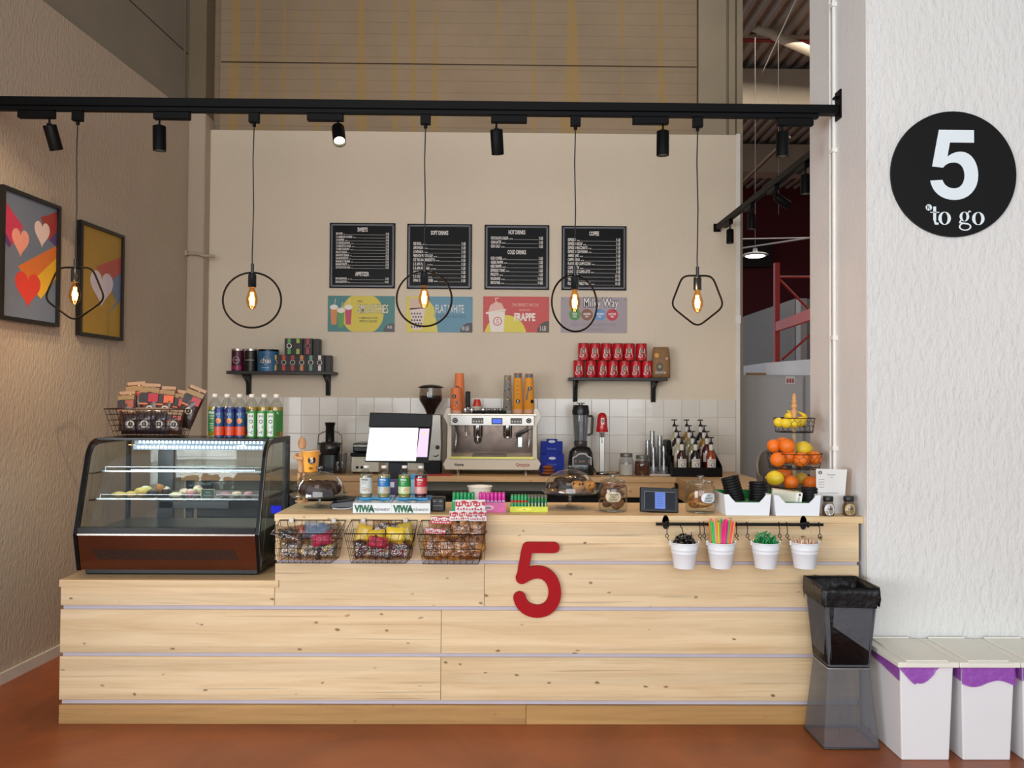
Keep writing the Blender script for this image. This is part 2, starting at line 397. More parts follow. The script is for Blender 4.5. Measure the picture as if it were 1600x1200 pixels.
        o = bpy.data.objects.new(name, me); COL.objects.link(o)
        if parent is not None: o.parent = parent
        return o

def tag(o, label=None, cat=None, group=None, kind=None):
    if label: o['label'] = label
    if cat: o['category'] = cat
    if group: o['group'] = group
    if kind: o['kind'] = kind
    return o
def thing(name, label, cat, loc=(0, 0, 0), rz=0.0, group=None):
    o = bpy.data.objects.new(name, None); COL.objects.link(o); o.empty_display_size = 0.05
    o.location = loc; o.rotation_euler = (0, 0, rz); return tag(o, label, cat, group)
def kids(o): return [c for c in ALLCH.get(o.name, [])]
def dup(root, loc, label=None, rz=None, group=None, scale=None):
    def cp(o, par):
        c = o.copy(); COL.objects.link(c); c.parent = par
        for ch in list(o.children): cp(ch, c)
        return c
    r = root.copy(); COL.objects.link(r); r.location = loc
    if rz is not None: r.rotation_euler = (0, 0, rz)
    if scale: r.scale = scale
    for ch in list(root.children): cp(ch, r)
    if label: r['label'] = label
    if group: r['group'] = group
    return r
def struct(name, mb, m, parent=None, **k):
    o = mb.build(name, m, parent, **k)
    if parent is None: o['kind'] = 'structure'
    return o
def remat(root, part, m, idx=0):
    """give one part of a copied thing its own material"""
    for c in root.children:
        if c.name.split('.')[0] == part:
            c.data = c.data.copy(); c.data.materials[idx] = m
class U:
    """local metres from picture pixels for a thing whose base point is (px, py) at depth Y"""
    def __init__(s, px, py, Y): s.px, s.py, s.Y = px, py, Y; s.u = Y/F
    def x(s, p): return (p-s.px)*s.u
    def z(s, q): return (s.py-q)*s.u
    def P(s, pts): return [(s.x(a), s.z(b)) for a, b in pts]
ORD = ['first', 'second', 'third', 'fourth', 'fifth', 'sixth', 'seventh', 'eighth', 'ninth', 'tenth', 'eleventh', 'twelfth', 'thirteenth', 'fourteenth', 'fifteenth', 'sixteenth']
BLACK = lambda: mat('#090909', 0.42, spec=0.2)
CHROME = lambda: mat('#c8c8c8', 0.12, 1.0)
# =================================================================== SETTING
YB = 7.25                                    # white back wall panel
YC = 4.262                                   # front of the counter planks
YP = 4.20                                    # front of the big right pillar
ZC = W(900, 805, YC).z                       # counter top
ZL = W(265, 906, YC).z                       # low counter top
ZB = 1.043                                   # back worktop
XP = W(1357, 600, YP).x                      # pillar side face
def vp_dir(px, py): d = ray(px, py); d.z = 0; return d/d.y
LD = vp_dir(880, 627)                        # direction of the left wall
L0 = onz(46, 1046, 0)                        # a point at its foot
def LX(Y): return L0.x + LD.x*(Y - L0.y)
def lw(mb, y0, y1, z0, z1, t0, t1, m=0):     # slab along the left wall, t = distance out of the wall
    b = []
    for z in (z0, z1):
        b.append([(LX(y0)+t0, y0, z), (LX(y0)+t1, y0, z), (LX(y1)+t1, y1, z), (LX(y1)+t0, y1, z)])
    return mb.hexa(b[0], b[1], m)

struct('floor', MB().box(-5, 10, -3, 22, -0.1, 0), floor_mat())
PLW = plaster('#bfae99', 0.45, 60)  # left wall plaster toned darker to stand for its dim light
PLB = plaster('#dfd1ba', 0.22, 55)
PLR = plaster('#dddbd6', 0.7, 30)
ZLT = onx(255, 155, LX(6.6)).z
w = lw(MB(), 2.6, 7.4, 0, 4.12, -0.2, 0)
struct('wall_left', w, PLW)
w = lw(MB(), 2.6, 7.4, 4.12, 4.63, -0.25, -0.02); lw(w, 2.6, 7.4, 4.645, 7.4, -0.25, -0.02); lw(w, 2.6, 7.4, 4.62, 4.66, -0.25, -0.04)
struct('wall_left_upper', w, concrete('#8d8474'))
b = lw(MB(), 2.6, 7.0, 0, 0.065, 0, 0.018)
struct('baseboard_left', b, mat('#d8d2c6', 0.5))

# corner pier
xl = W(294, 300, 7.12).x; xr = W(325, 300, 7.2).x
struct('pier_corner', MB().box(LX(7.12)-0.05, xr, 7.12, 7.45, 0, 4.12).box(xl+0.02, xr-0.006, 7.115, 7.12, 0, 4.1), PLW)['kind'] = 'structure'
struct('pier_corner_upper', MB().box(LX(7.12)-0.1, xr-0.01, 7.14, 7.45, 4.12, 7.4), concrete('#7f7259'))['kind'] = 'structure'
for i, px in enumerate((279, 288)):
    p = W(px, 80, 7.07)
    o = MB().cyl((p.x, 7.07, 4.02), (p.x, 7.07, 7.3), 0.017, n=10).build('conduit', mat('#6d6150', 0.6))
    tag(o, ['grey conduit pipe climbing the upper left corner, left of the pair', 'grey conduit pipe climbing the upper left corner, right of the pair'][i], 'pipe', 'corner conduit pair')
p = W(312, 397, 7.08)
o = MB().tube([(p.x-0.11, 7.10, p.z+0.008), (p.x-0.02, 7.09, p.z+0.004), (p.x+0.03, 7.09, p.z-0.012), (p.x+0.12, 7.10, p.z-0.014)], 0.014, 8).box(p.x-0.125, p.x-0.105, 7.07, 7.12, p.z-0.012, p.z+0.03).build('pipe_stub', mat('#b3a68f', 0.5))
tag(o, 'short pale horizontal pipe stub on the corner pier', 'pipe')

# back wall: plastered panel with a tiled splashback
XR = W(1150, 400, YB).x
ZT = W(740, 207, YB).z
wb = struct('wall_back', MB().box(xr, XR, YB, YB+0.06, 0, ZT), PLB)
o = MB().box(XR, XR+0.035, YB-0.008, YB+0.05, 0, ZT+0.01).build('trim_1', mat('#e6e2da', 0.4)); o['kind'] = 'structure'
o = MB().box(XR-0.006, XR+0.04, YB-0.013, YB+0.0, 2.35, 2.42).build('joint_cover', mat('#efece5', 0.4), bpy.data.objects['trim_1'])
# tiles (15.8 cm) as separate pieces
ts = 28.25*YB/F; zt = W(900, 623, YB).z
TM = [mat('#e4ded2', 0.22, var=0.02, coat=0.3), mat('#dfd9cd', 0.22, var=0.02, coat=0.3), mat('#e8e2d7', 0.22, var=0.02, coat=0.3)]
tm = []
for k in range(3):
    t = MB().box(0.001, ts-0.001, -0.007, 0, 0.001, ts-0.001)
    me = t.build('tile_src', TM[k], bevel=0.0015); tm.append(me.data); bpy.data.objects.remove(me)
x = XR - 0.004; first = True
while x - ts > xr - ts*0.6:
    for r in range(4):
        z = zt - (r+1)*ts
        if x - ts < xr: continue
        o = bpy.data.objects.new('tile', tm[random.randrange(3)]); COL.objects.link(o); o.parent = wb; o.location = (x-ts, YB, z)
    x -= ts
# lowest tiled strip behind the worktop
MB().box(x, XR-0.004, YB-0.006, YB, zt-4*ts-0.1, zt-4*ts-0.002).build('tile_strip', TM[0], wb)

# raw concrete wall above and its right edge column
xc = W(1091, 100, 7.32).x; xe = W(1160, 100, 7.3).x; zg = W(740, 101, 7.32).z
wu = struct('wall_back_upper', MB().box(xr-0.02, xc-0.005, 7.35, 7.6, 0, 7.4), concrete('#93806a', True))
MB().box(xr+0.05, xc-0.012, 7.325, 7.36, ZT-0.12, zg-0.008).build('concrete_panel', concrete('#a08b70', True), wu)
MB().box(xr+0.05, xc-0.012, 7.325, 7.36, zg+0.008, 7.4).build('concrete_panel', concrete('#a08b70', True), wu)
cc = MB().box(xc, W(1135, 100, 7.3).x, 7.30, 7.6, 0, 7.4).box(W(1135, 100, 7.3).x, W(1139, 100, 7.3).x, 7.33, 7.6, 0, 7.4).box(W(1139, 100, 7.3).x, W(1149, 100, 7.3).x, 7.30, 7.6, 0, 7.4)
cc.box(W(1149, 100, 7.3).x, W(1151, 100, 7.3).x, 7.33, 7.6, 0, 7.4).box(W(1151, 100, 7.3).x, xe, 7.29, 7.6, 0, 7.4)
struct('column_back', cc, concrete('#a3957c'))

# big pillar on the right
pl = MB().box(XP, 4.6, YP, 5.0, 0, 7.4)
struct('wall_right', pl, PLR, bevel=0.008)
o = MB().box(XP-0.003, XP, YP+0.012, 4.99, 0, 7.3).build('wall_right_side', plaster('#e6e6e4', 0.15, 50)); o['kind'] = 'structure'  # added facing, its plaster painted lighter to brighten the pillar side
for i, (px, rr) in enumerate(((1297.5, 0.007), (1304, 0.011))):
    p = onx(px, 500, XP-0.012)
    o = MB().cyl((XP-0.012, p.y, 1.1), (XP-0.012, p.y, 7.2), rr, n=10).build('conduit', mat('#f0eee8', 0.4))
    tag(o, ['thin white conduit on the side of the white pillar', 'thicker white conduit with clips on the side of the white pillar'][i], 'pipe', 'pillar conduits')
    if i:
        for q in (7, 235, 528, 700):
            pz = onx(px, q, XP-0.012)
            MB().box(XP-0.03, XP, p.y-0.02, p.y+0.02, pz.z-0.012, pz.z+0.012).build('pipe_clip', mat('#f4f2ec', 0.4), o)

# ------------------------------------------------------------------ hall seen past the pillar
def deck(x0, x1, y0, y1, z):
    mb = MB(); per = 0.21; x = x0
    prof = []
    while x < x1:
        prof += [(x, z), (x+0.07, z), (x+0.105, z+0.08), (x+0.175, z+0.08)]; x += per
    vs = []; fs = []
    for (a, b) in prof: vs += [(a, y0, b), (a, y1, b)]
    for i in range(len(prof)-1): fs.append((2*i, 2*i+1, 2*i+3, 2*i+2))
    mb.add(vs, fs); return mb
cg = struct('ceiling', deck(-4.5, 10.2, -3, 22, 7.3), mat('#a3978a', 0.6, var=0.05))
CON = concrete('#b5a68f')
for i, y in enumerate((13.6, 17.6)):
    MB().box(1.0, 10, y, y+0.5, 6.62, 7.22).build('ceiling_beam', CON, cg)
struct('wall_hall_far', MB().box(1, 10.2, 21.6, 21.8, 0, 7.4), mat('#5a0d16', 0.7, var=0.04))
struct('wall_hall_right', MB().box(10.0, 10.2, 5, 21.8, 0, 7.4), mat('#5a0d16', 0.7, var=0.04))
# grey partition
a = W(1238, 468, 11.8); 
struct('wall_partition', MB().box(a.x, a.x+0.12, 11.8, 17.0, 0, a.z).box(a.x, 9.9, 11.7, 11.8, 0, a.z), mat('#8a8886', 0.7))
b0 = W(1257, 600, 11.6)
struct('column_partition', MB().box(a.x+0.01, b0.x, 11.5, 11.69, 0, a.z-0.02), mat('#b9b8b5', 0.6))
# truss members, pipes
def strut(name, pa, pb, Ya, Yb, r, m, label, cat, group=None, n=8, far=0.12):
    A = W(*pa, Ya); B = W(*pb, Yb); d = (B-A); A = A-d*0.12; B = B+d*far
    return tag(MB().tube([A, B], r, n).build(name, m), label, cat, group)
strut('roof_brace', (1158, 33), (1270, 82), 12.5, 12.0, 0.075, mat('#b8a68c', 0.5), 'thick pale steel brace slanting under the hall roof', 'brace')
strut('roof_pipe', (1158, 55), (1270, 58), 12.6, 12.6, 0.04, mat('#9d8c74', 0.5), 'pale horizontal pipe under the hall roof', 'pipe')
strut('sprinkler_pipe', (1158, 62.5), (1270, 65.5), 12.3, 12.3, 0.028, mat('#8c1f1c', 0.4), 'red sprinkler pipe running under the hall roof', 'pipe')
strut('roof_rod', (1193, 110), (1243, 2), 13.0, 9.5, 0.009, mat('#a59883', 0.5), 'thin steel tie rod leaning under the hall roof', 'rod')
strut('roof_rod', (1160, 285), (1225, 222), 14.5, 13.5, 0.03, mat('#6b5540', 0.5), 'brown diagonal rod above the dark red hall wall', 'rod')
strut('cable_pipe', (1158, 373.5), (1270, 371.5), 14, 14, 0.013, mat('#a9a3a0', 0.5), 'thin level pipe crossing in front of the dark red wall', 'pipe', far=(10.0-W(1270, 371.5, 14).x)/(W(1270, 371.5, 14).x-W(1158, 373.5, 14).x))
strut('cable_pipe', (1158, 388), (1270, 371), 13.2, 11.6, 0.013, mat('#a9a3a0', 0.5), 'thin rising pipe crossing in front of the dark red wall', 'pipe')
o = tag(MB().box(W(1165, 400, 20).x, W(1235, 400, 20).x, 21.4, 21.59, W(1200, 418, 21.5).z, W(1200, 375, 21.5).z).build('duct_box', mat('#241a1a', 0.7)), 'dark box on the dark red hall wall behind the lamp', 'duct')
# hall lamp
hp = W(1180, 397, 12)
t = thing('hall_lamp', 'round glowing disc lamp hanging in the hall beyond the wall', 'lamp', hp)
MB().lathe([(0.0, 0.09), (0.03, 0.085), (0.04, 0.02), (0.16, 0.005), (0.185, -0.012), (0.185, -0.02), (0.14, -0.03)], n=28).build('lamp_shade', mat('#c9c9c9', 0.4), t)
MB().lathe([(0.15, -0.026), (0.12, -0.04), (0, -0.048)], n=28).build('diffuser', lamp_mat('#fff4e2', 9.0), t)
MB().cyl((0, 0, 0.08), (0, 0, 7.38-hp.z), 0.004, n=6).build('cord', mat('#8f8a84', 0.5), t)
q = W(1216.5, 300, 12)
tag(MB().cyl((q.x, 12, W(1216, 240, 12).z-0.9), (q.x, 12, 7.38), 0.003, n=6).build('hanging_wire', mat('#7f766c', 0.5)), 'thin wire hanging straight down beside the hall lamp', 'wire')
# pallet rack
RED = mat('#b52a22', 0.4)
U0 = W(1213.5, 500, 9.0)
t = thing('pallet_rack', 'red steel pallet rack standing in the hall beyond the counter', 'rack', (U0.x, 9.0, 0))
def rz_(py, Y=9.0): return W(1213, py, Y).z
MB().box(-0.026, 0.026, -0.03, 0.03, 0, rz_(411)).build('upright', RED, t)
MB().box(0.9, 0.952, -0.03, 0.03, 0, rz_(411)).build('upright', RED, t)
def rel(px, py, Y=9.0): v = W(px, py, Y); return (v.x-U0.x, v.y-9.0, v.z)
MB().tube([rel(1217, 433), rel(1290, 433)], 0.013, 6).build('brace', RED, t)
MB().tube([rel(1218, 437), rel(1290, 510)], 0.013, 6).build('brace', RED, t)
MB().tube([rel(1222, 562), rel(1290, 502)], 0.013, 6).build('brace', RED, t)
e = rel(1282, 486, 7.7); f0 = rel(1213, 511, 9.0)
MB().hexa([(f0[0]-.02, -0.02, f0[2]-.05), (f0[0]+.03, -0.02, f0[2]-.05), (e[0]+.03, e[1], e[2]-.055), (e[0]-.02, e[1], e[2]-.055)],
          [(f0[0]-.02, -0.02, f0[2]+.05), (f0[0]+.03, -0.02, f0[2]+.05), (e[0]+.03, e[1], e[2]+.055), (e[0]-.02, e[1], e[2]+.055)]).build('beam', mat('#d8402c', 0.35), t)
# grey steel cabinet with a white box on top
g0 = W(1161, 700, 7.75); g1 = W(1257, 700, 7.75); gz = W(1200, 586, 7.75).z
t = thing('steel_cabinet', 'tall plain grey cabinet standing behind the fruit stand', 'cabinet', ((g0.x+g1.x)/2, 7.75, 0))
hw = (g1.x-g0.x)/2+0.25
GREY = mat('#b5b3b0', 0.55, var=0.03)
MB().box(-hw+0.1, hw-0.25, 0, 0.5, 0.05, gz).build('body', GREY, t, bevel=0.004)
MB().box(-hw+0.14, hw-0.27, -0.018, -0.002, 0.1, gz-0.02).build('door', mat('#bab8b5', 0.5, var=0.02), t, bevel=0.003)
MB().box(-hw+0.12, hw-0.27, 0.02, 0.48, 0, 0.05).build('plinth', BLACK(), t)
s0 = W(1228, 587.5, 7.72); s1 = W(1243, 600, 7.72)
st = MB().box(s0.x-t.location.x, s1.x-t.location.x, -0.021, -0.0185, s1.z, s0.z, 0)
for i in range(3): st.box(s0.x-t.location.x+0.01+0.025*i, s0.x-t.location.x+0.028+0.025*i, -0.0225, -0.0211, s1.z+0.012, s1.z+0.05, 1)
st.build('sticker', [mat('#d9d4cf', 0.5), mat('#b0504a', 0.5)], t)
struct('wall_hall_panel', MB().box(g1.x+0.005, g1.x+0.9, 7.78, 8.5, 0, gz), mat('#b5b3af', 0.6))
t0 = W(1195, 580, 7.9); 
tag(MB().hexa([(t0.x, 7.9, gz+0.001), (t0.x+0.9, 7.6, gz+0.001), (t0.x+0.9, 8.6, gz+0.001), (t0.x, 8.6, gz+0.001)],
              [(t0.x, 7.9, W(1195, 567, 7.9).z), (t0.x+0.9, 7.6, W(1195, 567, 7.9).z+0.07), (t0.x+0.9, 8.6, W(1195, 567, 7.9).z+0.07), (t0.x, 8.6, W(1195, 567, 7.9).z)]).build('storage_box', mat('#e3e3e6', 0.5)),
    'white box lying on top of the grey cabinet under the red rack', 'box')
tag(MB().box(W(1162, 580, 7.9).x, t0.x-0.02, 7.8, 7.85, gz+0.001, gz+0.022).build('wooden_strip', mat('#a8794a', 0.5)), 'thin wooden strip lying on the grey cabinet edge', 'strip')

# =================================================================== FRONT COUNTER
PINE = wood('#e2c8a0', '#c09a66')
PINE2 = wood('#e6c99c', '#c39a62', knots=0.6)
PLIN = wood('#b98f58', '#8a6335', knots=0.25)
GAP = mat('#b9b1bb', 0.5)
xl0 = W(95, 920, YC).x; xl1 = W(92, 1110, YC-0.01).x; xu = W(430, 850, YC).x; xr1 = min(W(1342, 850, YC).x, XP-0.003)
t = thing('service_counter', 'long pine plank coffee counter with a lower left end on the red floor', 'counter', ((xl0+xr1)/2, YC, 0))
cx0 = t.location.x
def cz(py, px=1000): return W(px, py, YC).z
zs = [(ZC-0.036, cz(877)), (cz(882), cz(948.4)), (cz(954.5), cz(1021.6)), (cz(1027.5), cz(1095))]
def cb(mb, x0, x1, y0, y1, z0, z1): return mb.box(x0-cx0, x1-cx0, y0-YC, y1-YC, z0, z1)
cb(cb(MB(), xl0+0.01, xr1-0.005, YC+0.0125, YC+0.035, 0.02, ZL-0.04), xu+0.01, xr1-0.005, YC+0.0125, YC+0.035, ZL-0.05, ZC-0.035).build('backing_panel', GAP, t)
BRD = wood('#d9b98c', '#b98b55', axis='Y')
cb(MB(), xl0+0.005, xl0+0.03, YC+0.02, 4.44, 0.0, ZL-0.036).build('side_panel', BRD, t)
cb(MB(), xu+0.004, xu+0.03, YC+0.02, 4.82, ZL-0.03, ZC-0.036).build('side_panel', BRD, t)
cb(MB(), xr1-0.03, xr1-0.004, YC+0.05, 4.82, 0.0, ZC-0.036).build('side_panel', BRD, t)
joints = [757, 757, 690, 690]
for i, (z1, z0) in enumerate(zs):
    xj = W(joints[i], 900, YC).x
    left = xu if i == 0 else xl0
    if i == 1:
        # plank that passes under the low slab: cut at slab height on the left part
        cb(MB(), xl0, xu-0.001, YC, YC+0.012, z0, min(z1, ZL-0.036)).build('plank', PINE, t, bevel=0.0015)
        cb(MB(), xu+0.001, xj-0.001, YC, YC+0.012, z0, z1).build('plank', PINE, t, bevel=0.0015)
    else:
        cb(MB(), left, xj-0.001, YC, YC+0.012, z0, z1).build('plank', PINE, t, bevel=0.0015)
    cb(MB(), xj+0.001, xr1, YC, YC+0.012, z0, z1).build('plank', PINE, t, bevel=0.0015)
xj = W(822, 1110, YC-0.01).x; zp = cz(1101.5)
cb(MB(), xl1, xj-0.001, YC-0.012, YC+0.02, 0, zp).build('plinth_board', PLIN, t, bevel=0.0015)
cb(MB(), xj+0.001, xr1, YC-0.012, YC+0.02, 0, zp).build('plinth_board', PLIN, t, bevel=0.0015)
YCB = onz(470, 784, ZC).y                    # back edge of the top
YCB = max(4.8, min(4.95, YCB))
cb(MB(), xu-0.004, XP-0.003, YC-0.008, YCB, ZC-0.036, ZC).build('worktop', PINE2, t, bevel=0.002)
xin = W(141, 893, 4.45).x
cb(cb(MB(), xl0-0.004, xu+0.02, YC-0.008, 4.455, ZL-0.036, ZL), xin, xu+0.02, 4.455, 4.95, ZL-0.036, ZL).build('low_worktop', PINE2, t)
cb(MB(), xin+0.01, xin+0.03, 4.45, 4.92, 0.0, ZL-0.037).build('side_panel', BRD, t)

# =================================================================== BACK COUNTER
YF = W(900, 744.5, 6.7).y; YFB = 6.68
t = thing('back_counter', 'pine topped back counter along the tiled wall with a return on the right', 'counter', (0, YFB, 0))
xb0 = xr+0.002; xb1 = W(1060, 745, YFB).x; xb2 = onz(1185, 749, ZB).x
BW = wood('#d9b584', '#b28350', knots=0.7)
MB().box(xb0, xb2, 0, YB-0.012-YFB, ZB-0.045, ZB).build('worktop', BW, t, bevel=0.002)
MB().box(xb1-0.02, xb2, 5.75-YFB, -0.002, ZB-0.045, ZB).build('return_worktop', BW, t, bevel=0.002)
# aprons of pine below the worktop on both sides of the fridges
a0 = W(520, 760, YFB).x; a1 = W(610, 760, YFB).x; a2 = W(945, 760, YFB).x
MB().box(a0, a1, 0.01, 0.03, ZB-0.165, ZB-0.047).build('apron_panel', BW, t)
MB().box(a2, xb1-0.03, 0.01, 0.03, ZB-0.165, ZB-0.047).build('apron_panel', BW, t)
MB().box(xb1-0.012, xb1+0.01, 5.78-YFB, -0.01, ZB-0.165, ZB-0.047).build('apron_panel', wood('#d9b584', '#b28350', knots=0.7, axis='Y'), t)
lz = W(1058, 752, 6.6)
MB().box(xb1-0.03, xb1-0.014, -0.05, -0.03, ZB-0.10, ZB-0.05).box(xb1-0.06, xb1-0.03, -0.05, -0.03, ZB-0.10, ZB-0.08).build('latch', BLACK(), t)
for x in (xb0+0.02, xb1, xb2-0.06):
    for y in (0.05, 0.5): MB().box(x, x+0.05, y, y+0.05, 0, ZB-0.046).build('leg', BLACK(), t)
for x in (xb1+0.02, xb2-0.06): MB().box(x, x+0.05, 5.8-YFB, 5.85-YFB, 0, ZB-0.046).build('leg', BLACK(), t)
# black under-counter fridges with blue displays
fx = [xb0+0.1, -1.62, -0.62, 0.38, 1.30]
names = ['black under-counter fridge behind the glass display case', 'black under-counter fridge behind the left cake dome', 'black under-counter fridge behind the chewing gum packs', 'black under-counter fridge behind the cookie jar and tablet']
for i in range(4):
    x0, x1 = fx[i], fx[i+1]-0.01
    t = thing('undercounter_fridge', names[i], 'fridge', ((x0+x1)/2, 6.74, 0), group='black fridges under the back counter')
    h = (x1-x0)/2
    MB().box(-h, h, 0.02, 0.45, 0.0, ZB-0.17).build('body', mat('#070707', 0.3), t, bevel=0.004)
    MB().box(-h+0.01, h-0.01, 0, 0.018, 0.1, ZB-0.34).build('door', mat('#060607', 0.12, coat=0.5), t, bevel=0.003)
    MB().box(-h+0.01, h-0.01, -0.01, 0.018, ZB-0.335, ZB-0.175).build('control_panel', mat('#08080a', 0.25), t, bevel=0.003)
    MB().box(-h+0.05, h-0.05, -0.03, -0.012, ZB-0.36, ZB-0.345).build('handle', mat('#222226', 0.25, 0.6), t)
bl = lamp_mat('#1a22ff', 1.2)
for px in (431, 523, 712, 803):
    p = W(px, 776, 6.715); fo = min([o for o in bpy.data.objects if o.name.startswith('undercounter_fridge')], key=lambda o: abs(o.location.x-p.x))
    MB().box(p.x-fo.location.x-0.04, p.x-fo.location.x+0.04, -0.0145, -0.0105, ZB-0.31, ZB-0.25).build('display', bl, fo)

# =================================================================== TRACKS, SPOTS, PENDANTS
YT = onx(1311, 177, XP).y
YT = min(max(YT, 4.4), 4.85)
def TZ(px, py): return W(px, py, YT).z
zt0 = W(650, 166, YT).z; zt1 = W(650, 186, YT).z
pa = W(0, 162, YT); pb = W(1308, 176, YT); ZTR = (W(650, 168, YT).z)
zb_top = (W(0, 153, YT).z + W(1300, 166, YT).z)/2; zb_bot = zb_top-0.047; zt_bot = zb_bot-0.024
BK = mat('#070708', 0.5, spec=0.12)
t = thing('lighting_beam', 'long black lighting beam with track spanning above the counter', 'light track', (0, YT, zb_bot))
MB().box(LX(YT)+0.002, XP-0.004, -0.03, 0.03, 0, 0.047).build('beam', BK, t, bevel=0.002)
MB().box(LX(YT)+0.01, XP-0.12, -0.018, 0.018, -0.024, -0.0005).build('track', mat('#0a0a0c', 0.5, spec=0.12), t, bevel=0.001)
MB().box(XP-0.012, XP-0.001, -0.045, 0.045, -0.03, 0.13).box(XP-0.03, XP-0.012, -0.02, 0.02, 0.09, 0.10).build('wall_bracket', BK, t)
MB().box(LX(YT)+0.004, LX(YT)+0.016, -0.045, 0.045, -0.03, 0.13).build('wall_bracket', BK, t)

def spot(px, Y, zb, ang_x, ang_z, label, power, lit=True, mirror=1, L=0.135, R=0.035, X=None, track=None, group='track spotlights', box=0.17, along='x', col=(1.0, 0.74, 0.45), size=70):
    p = W(px, 600, Y) if X is None else Vector((X, Y, 0))
    t = thing('track_spotlight', label, 'spotlight', (p.x, Y, zb), group=group)
    if along == 'x': MB().box(min(-0.03*mirror, box*mirror), max(-0.03*mirror, box*mirror), -0.017, 0.017, -0.042, -0.001).build('adapter', BK, t, bevel=0.003)
    else: MB().box(-0.017, 0.017, -0.03, box, -0.035, -0.001).build('adapter', BK, t, bevel=0.003)
    MB().cyl((0, 0, -0.036), (0, 0, -0.075), 0.006, n=8).box(-0.012, 0.012, -0.008, 0.008, -0.085, -0.070).build('stem', BK, t)
    M = Matrix.Translation((0, 0, -0.078)) @ Euler((ang_x, ang_z, 0)).to_matrix().to_4x4()
    h = MB(); h.T = M
    h.lathe([(0, 0.0), (R*0.92, 0.0), (R*0.92, 0.0), (R, -0.004), (R, -L), (R, -L), (R*0.88, -L), (R*0.88, -L), (R*0.80, -L+0.02)], n=24)
    h.build('lamp_head', BK, t)
    l = MB(); l.T = M; l.lathe([(R*0.80, -L+0.02), (R*0.4, -L+0.012), (0, -L+0.012)][::-1], n=20)
    l.build('lens', lamp_mat('#fff0c8', 14.0), t)
    ld = bpy.data.lights.new('spot_light', 'SPOT'); ld.energy = power; ld.color = col; ld.spot_size = math.radians(size); ld.spot_blend = 0.9; ld.shadow_soft_size = 0.03
    lo = bpy.data.objects.new('spot_light', ld); COL.objects.link(lo)
    lo.matrix_world = Matrix.Translation(t.location) @ M @ Matrix.Translation((0, 0, -L-0.01))
    return t
zs_ = zt_bot
spot(70, YT, zs_, math.radians(24), -0.10, 'black track spotlight above the heart pencil picture, tilted to the left wall', 55, mirror=-1, col=(1, .78, .52))
spot(243, YT, zs_, 0.05, 0.0, 'black track spotlight hanging straight above the display case, lens lit', 40, mirror=1)
spot(524, YT, zs_, math.radians(-38), math.radians(-14), 'black track spotlight turned to the viewer, above the sweets menu', 30, mirror=-1)
spot(773, YT, zs_, math.radians(26), math.radians(-4), 'black track spotlight aimed at the wall above the hot drinks menu', 85, mirror=1)
spot(1035, YT, zs_, 0.04, 0.0, 'black track spotlight hanging straight above the coffee menu side, lens lit', 34, mirror=-1)
spot(1223, YT, zs_, 0.03, 0.0, 'black track spotlight at the right end of the beam by the pillar', 5, mirror=1)

FIL = lamp_mat('#ffb867', 30.0)
def pendant(px_top, px, py, shape, label, rx=0.16, rz_=0.155, rot=0.0, yaw=0.0):
    p = W((px_top+px)/2, py, YT)
    t = thing('pendant_lamp', label, 'pendant lamp', (p.x, YT, p.z), group='pendant lamps on the beam')
    top = zs_ - p.z
    zc = rz_
    MB().box(-0.028, 0.028, -0.017, 0.017, top-0.055, top-0.001).cyl((0, 0, top-0.055), (0, 0, top-0.075), 0.010, n=8).build('adapter', BK, t, bevel=0.002)
    k = 0.005 if px_top < px else -0.004
    MB().tube([(0, 0, top-0.07), (k, 0, top*0.75), (-k*0.6, 0, top*0.5), (k*0.5, 0, zc+0.09), (0, 0, zc+0.02)], 0.0035, 6).build('cord', mat('#17130f', 0.6), t)
    MB().cyl((0, 0, zc+0.05), (0, 0, zc-0.005), 0.009, n=8).lathe([(0, zc-0.008), (0.018, zc-0.008), (0.022, zc-0.014), (0.022, zc-0.08), (0, zc-0.08)][::-1], n=20).build('lamp_socket', mat('#15181c', 0.35), t)
    pts = []
    if shape == 'ring':
        n = 48; pts = [(rx*math.sin(2*PI*i/n), 0, rz_*math.cos(2*PI*i/n)) for i in range(n)]
    else:
        base = [(-0.56, 1.0), (0.56, 1.0), (1.0, -0.18), (0.0, -1.0), (-1.0, -0.18)]
        base = [(a*rx, b*rz_) for a, b in base]; r = 0.22
        for i in range(5):
            A = Vector(base[i-1]); B = Vector(base[i]); C2 = Vector(base[(i+1) % 5])
            for q in range(5):
                s = q/4; P0 = B+(A-B)*r; P1 = B+(C2-B)*r
                v = P0*(1-s)**2 + B*2*s*(1-s) + P1*s*s; pts.append((v.x, 0, v.y))
    R = Matrix.Rotation(yaw, 4, 'Z') @ Matrix.Rotation(rot, 4, 'Y')
    if shape == 'ring' and rot: R = Matrix.Translation((0, 0, 0)) @ R
    mb = MB(); mb.T = R; mb.tube(pts, 0.0055, 8, closed=True); mb.build('wire_frame', mat('#0c0907', 0.6, spec=0.15), t)
    zb = zc-0.08
    MB().lathe([(0.012, zb), (0.016, zb-0.015), (0.030, zb-0.06), (0.030, zb-0.085), (0.018, zb-0.115), (0.006, zb-0.126), (0, zb-0.128)], n=20).build('bulb', glass('#ffd9a0', 0.03), t)
    f = MB()
    for i in range(6):
        a = 2*PI*i/6; f.tube([(0.006*math.cos(a), 0.006*math.sin(a), zb-0.03), (0.009*math.cos(a), 0.009*math.sin(a), zb-0.10)], 0.0034, 5)
    f.build('filament', FIL, t)
    ld = bpy.data.lights.new('bulb_light', 'POINT'); ld.energy = 4.5; ld.color = (1, 0.66, 0.34); ld.shadow_soft_size = 0.02
    lo = bpy.data.objects.new('bulb_light', ld); COL.objects.link(lo); lo.location = (p.x, YT-0.0, p.z+zb-0.065)
    return t
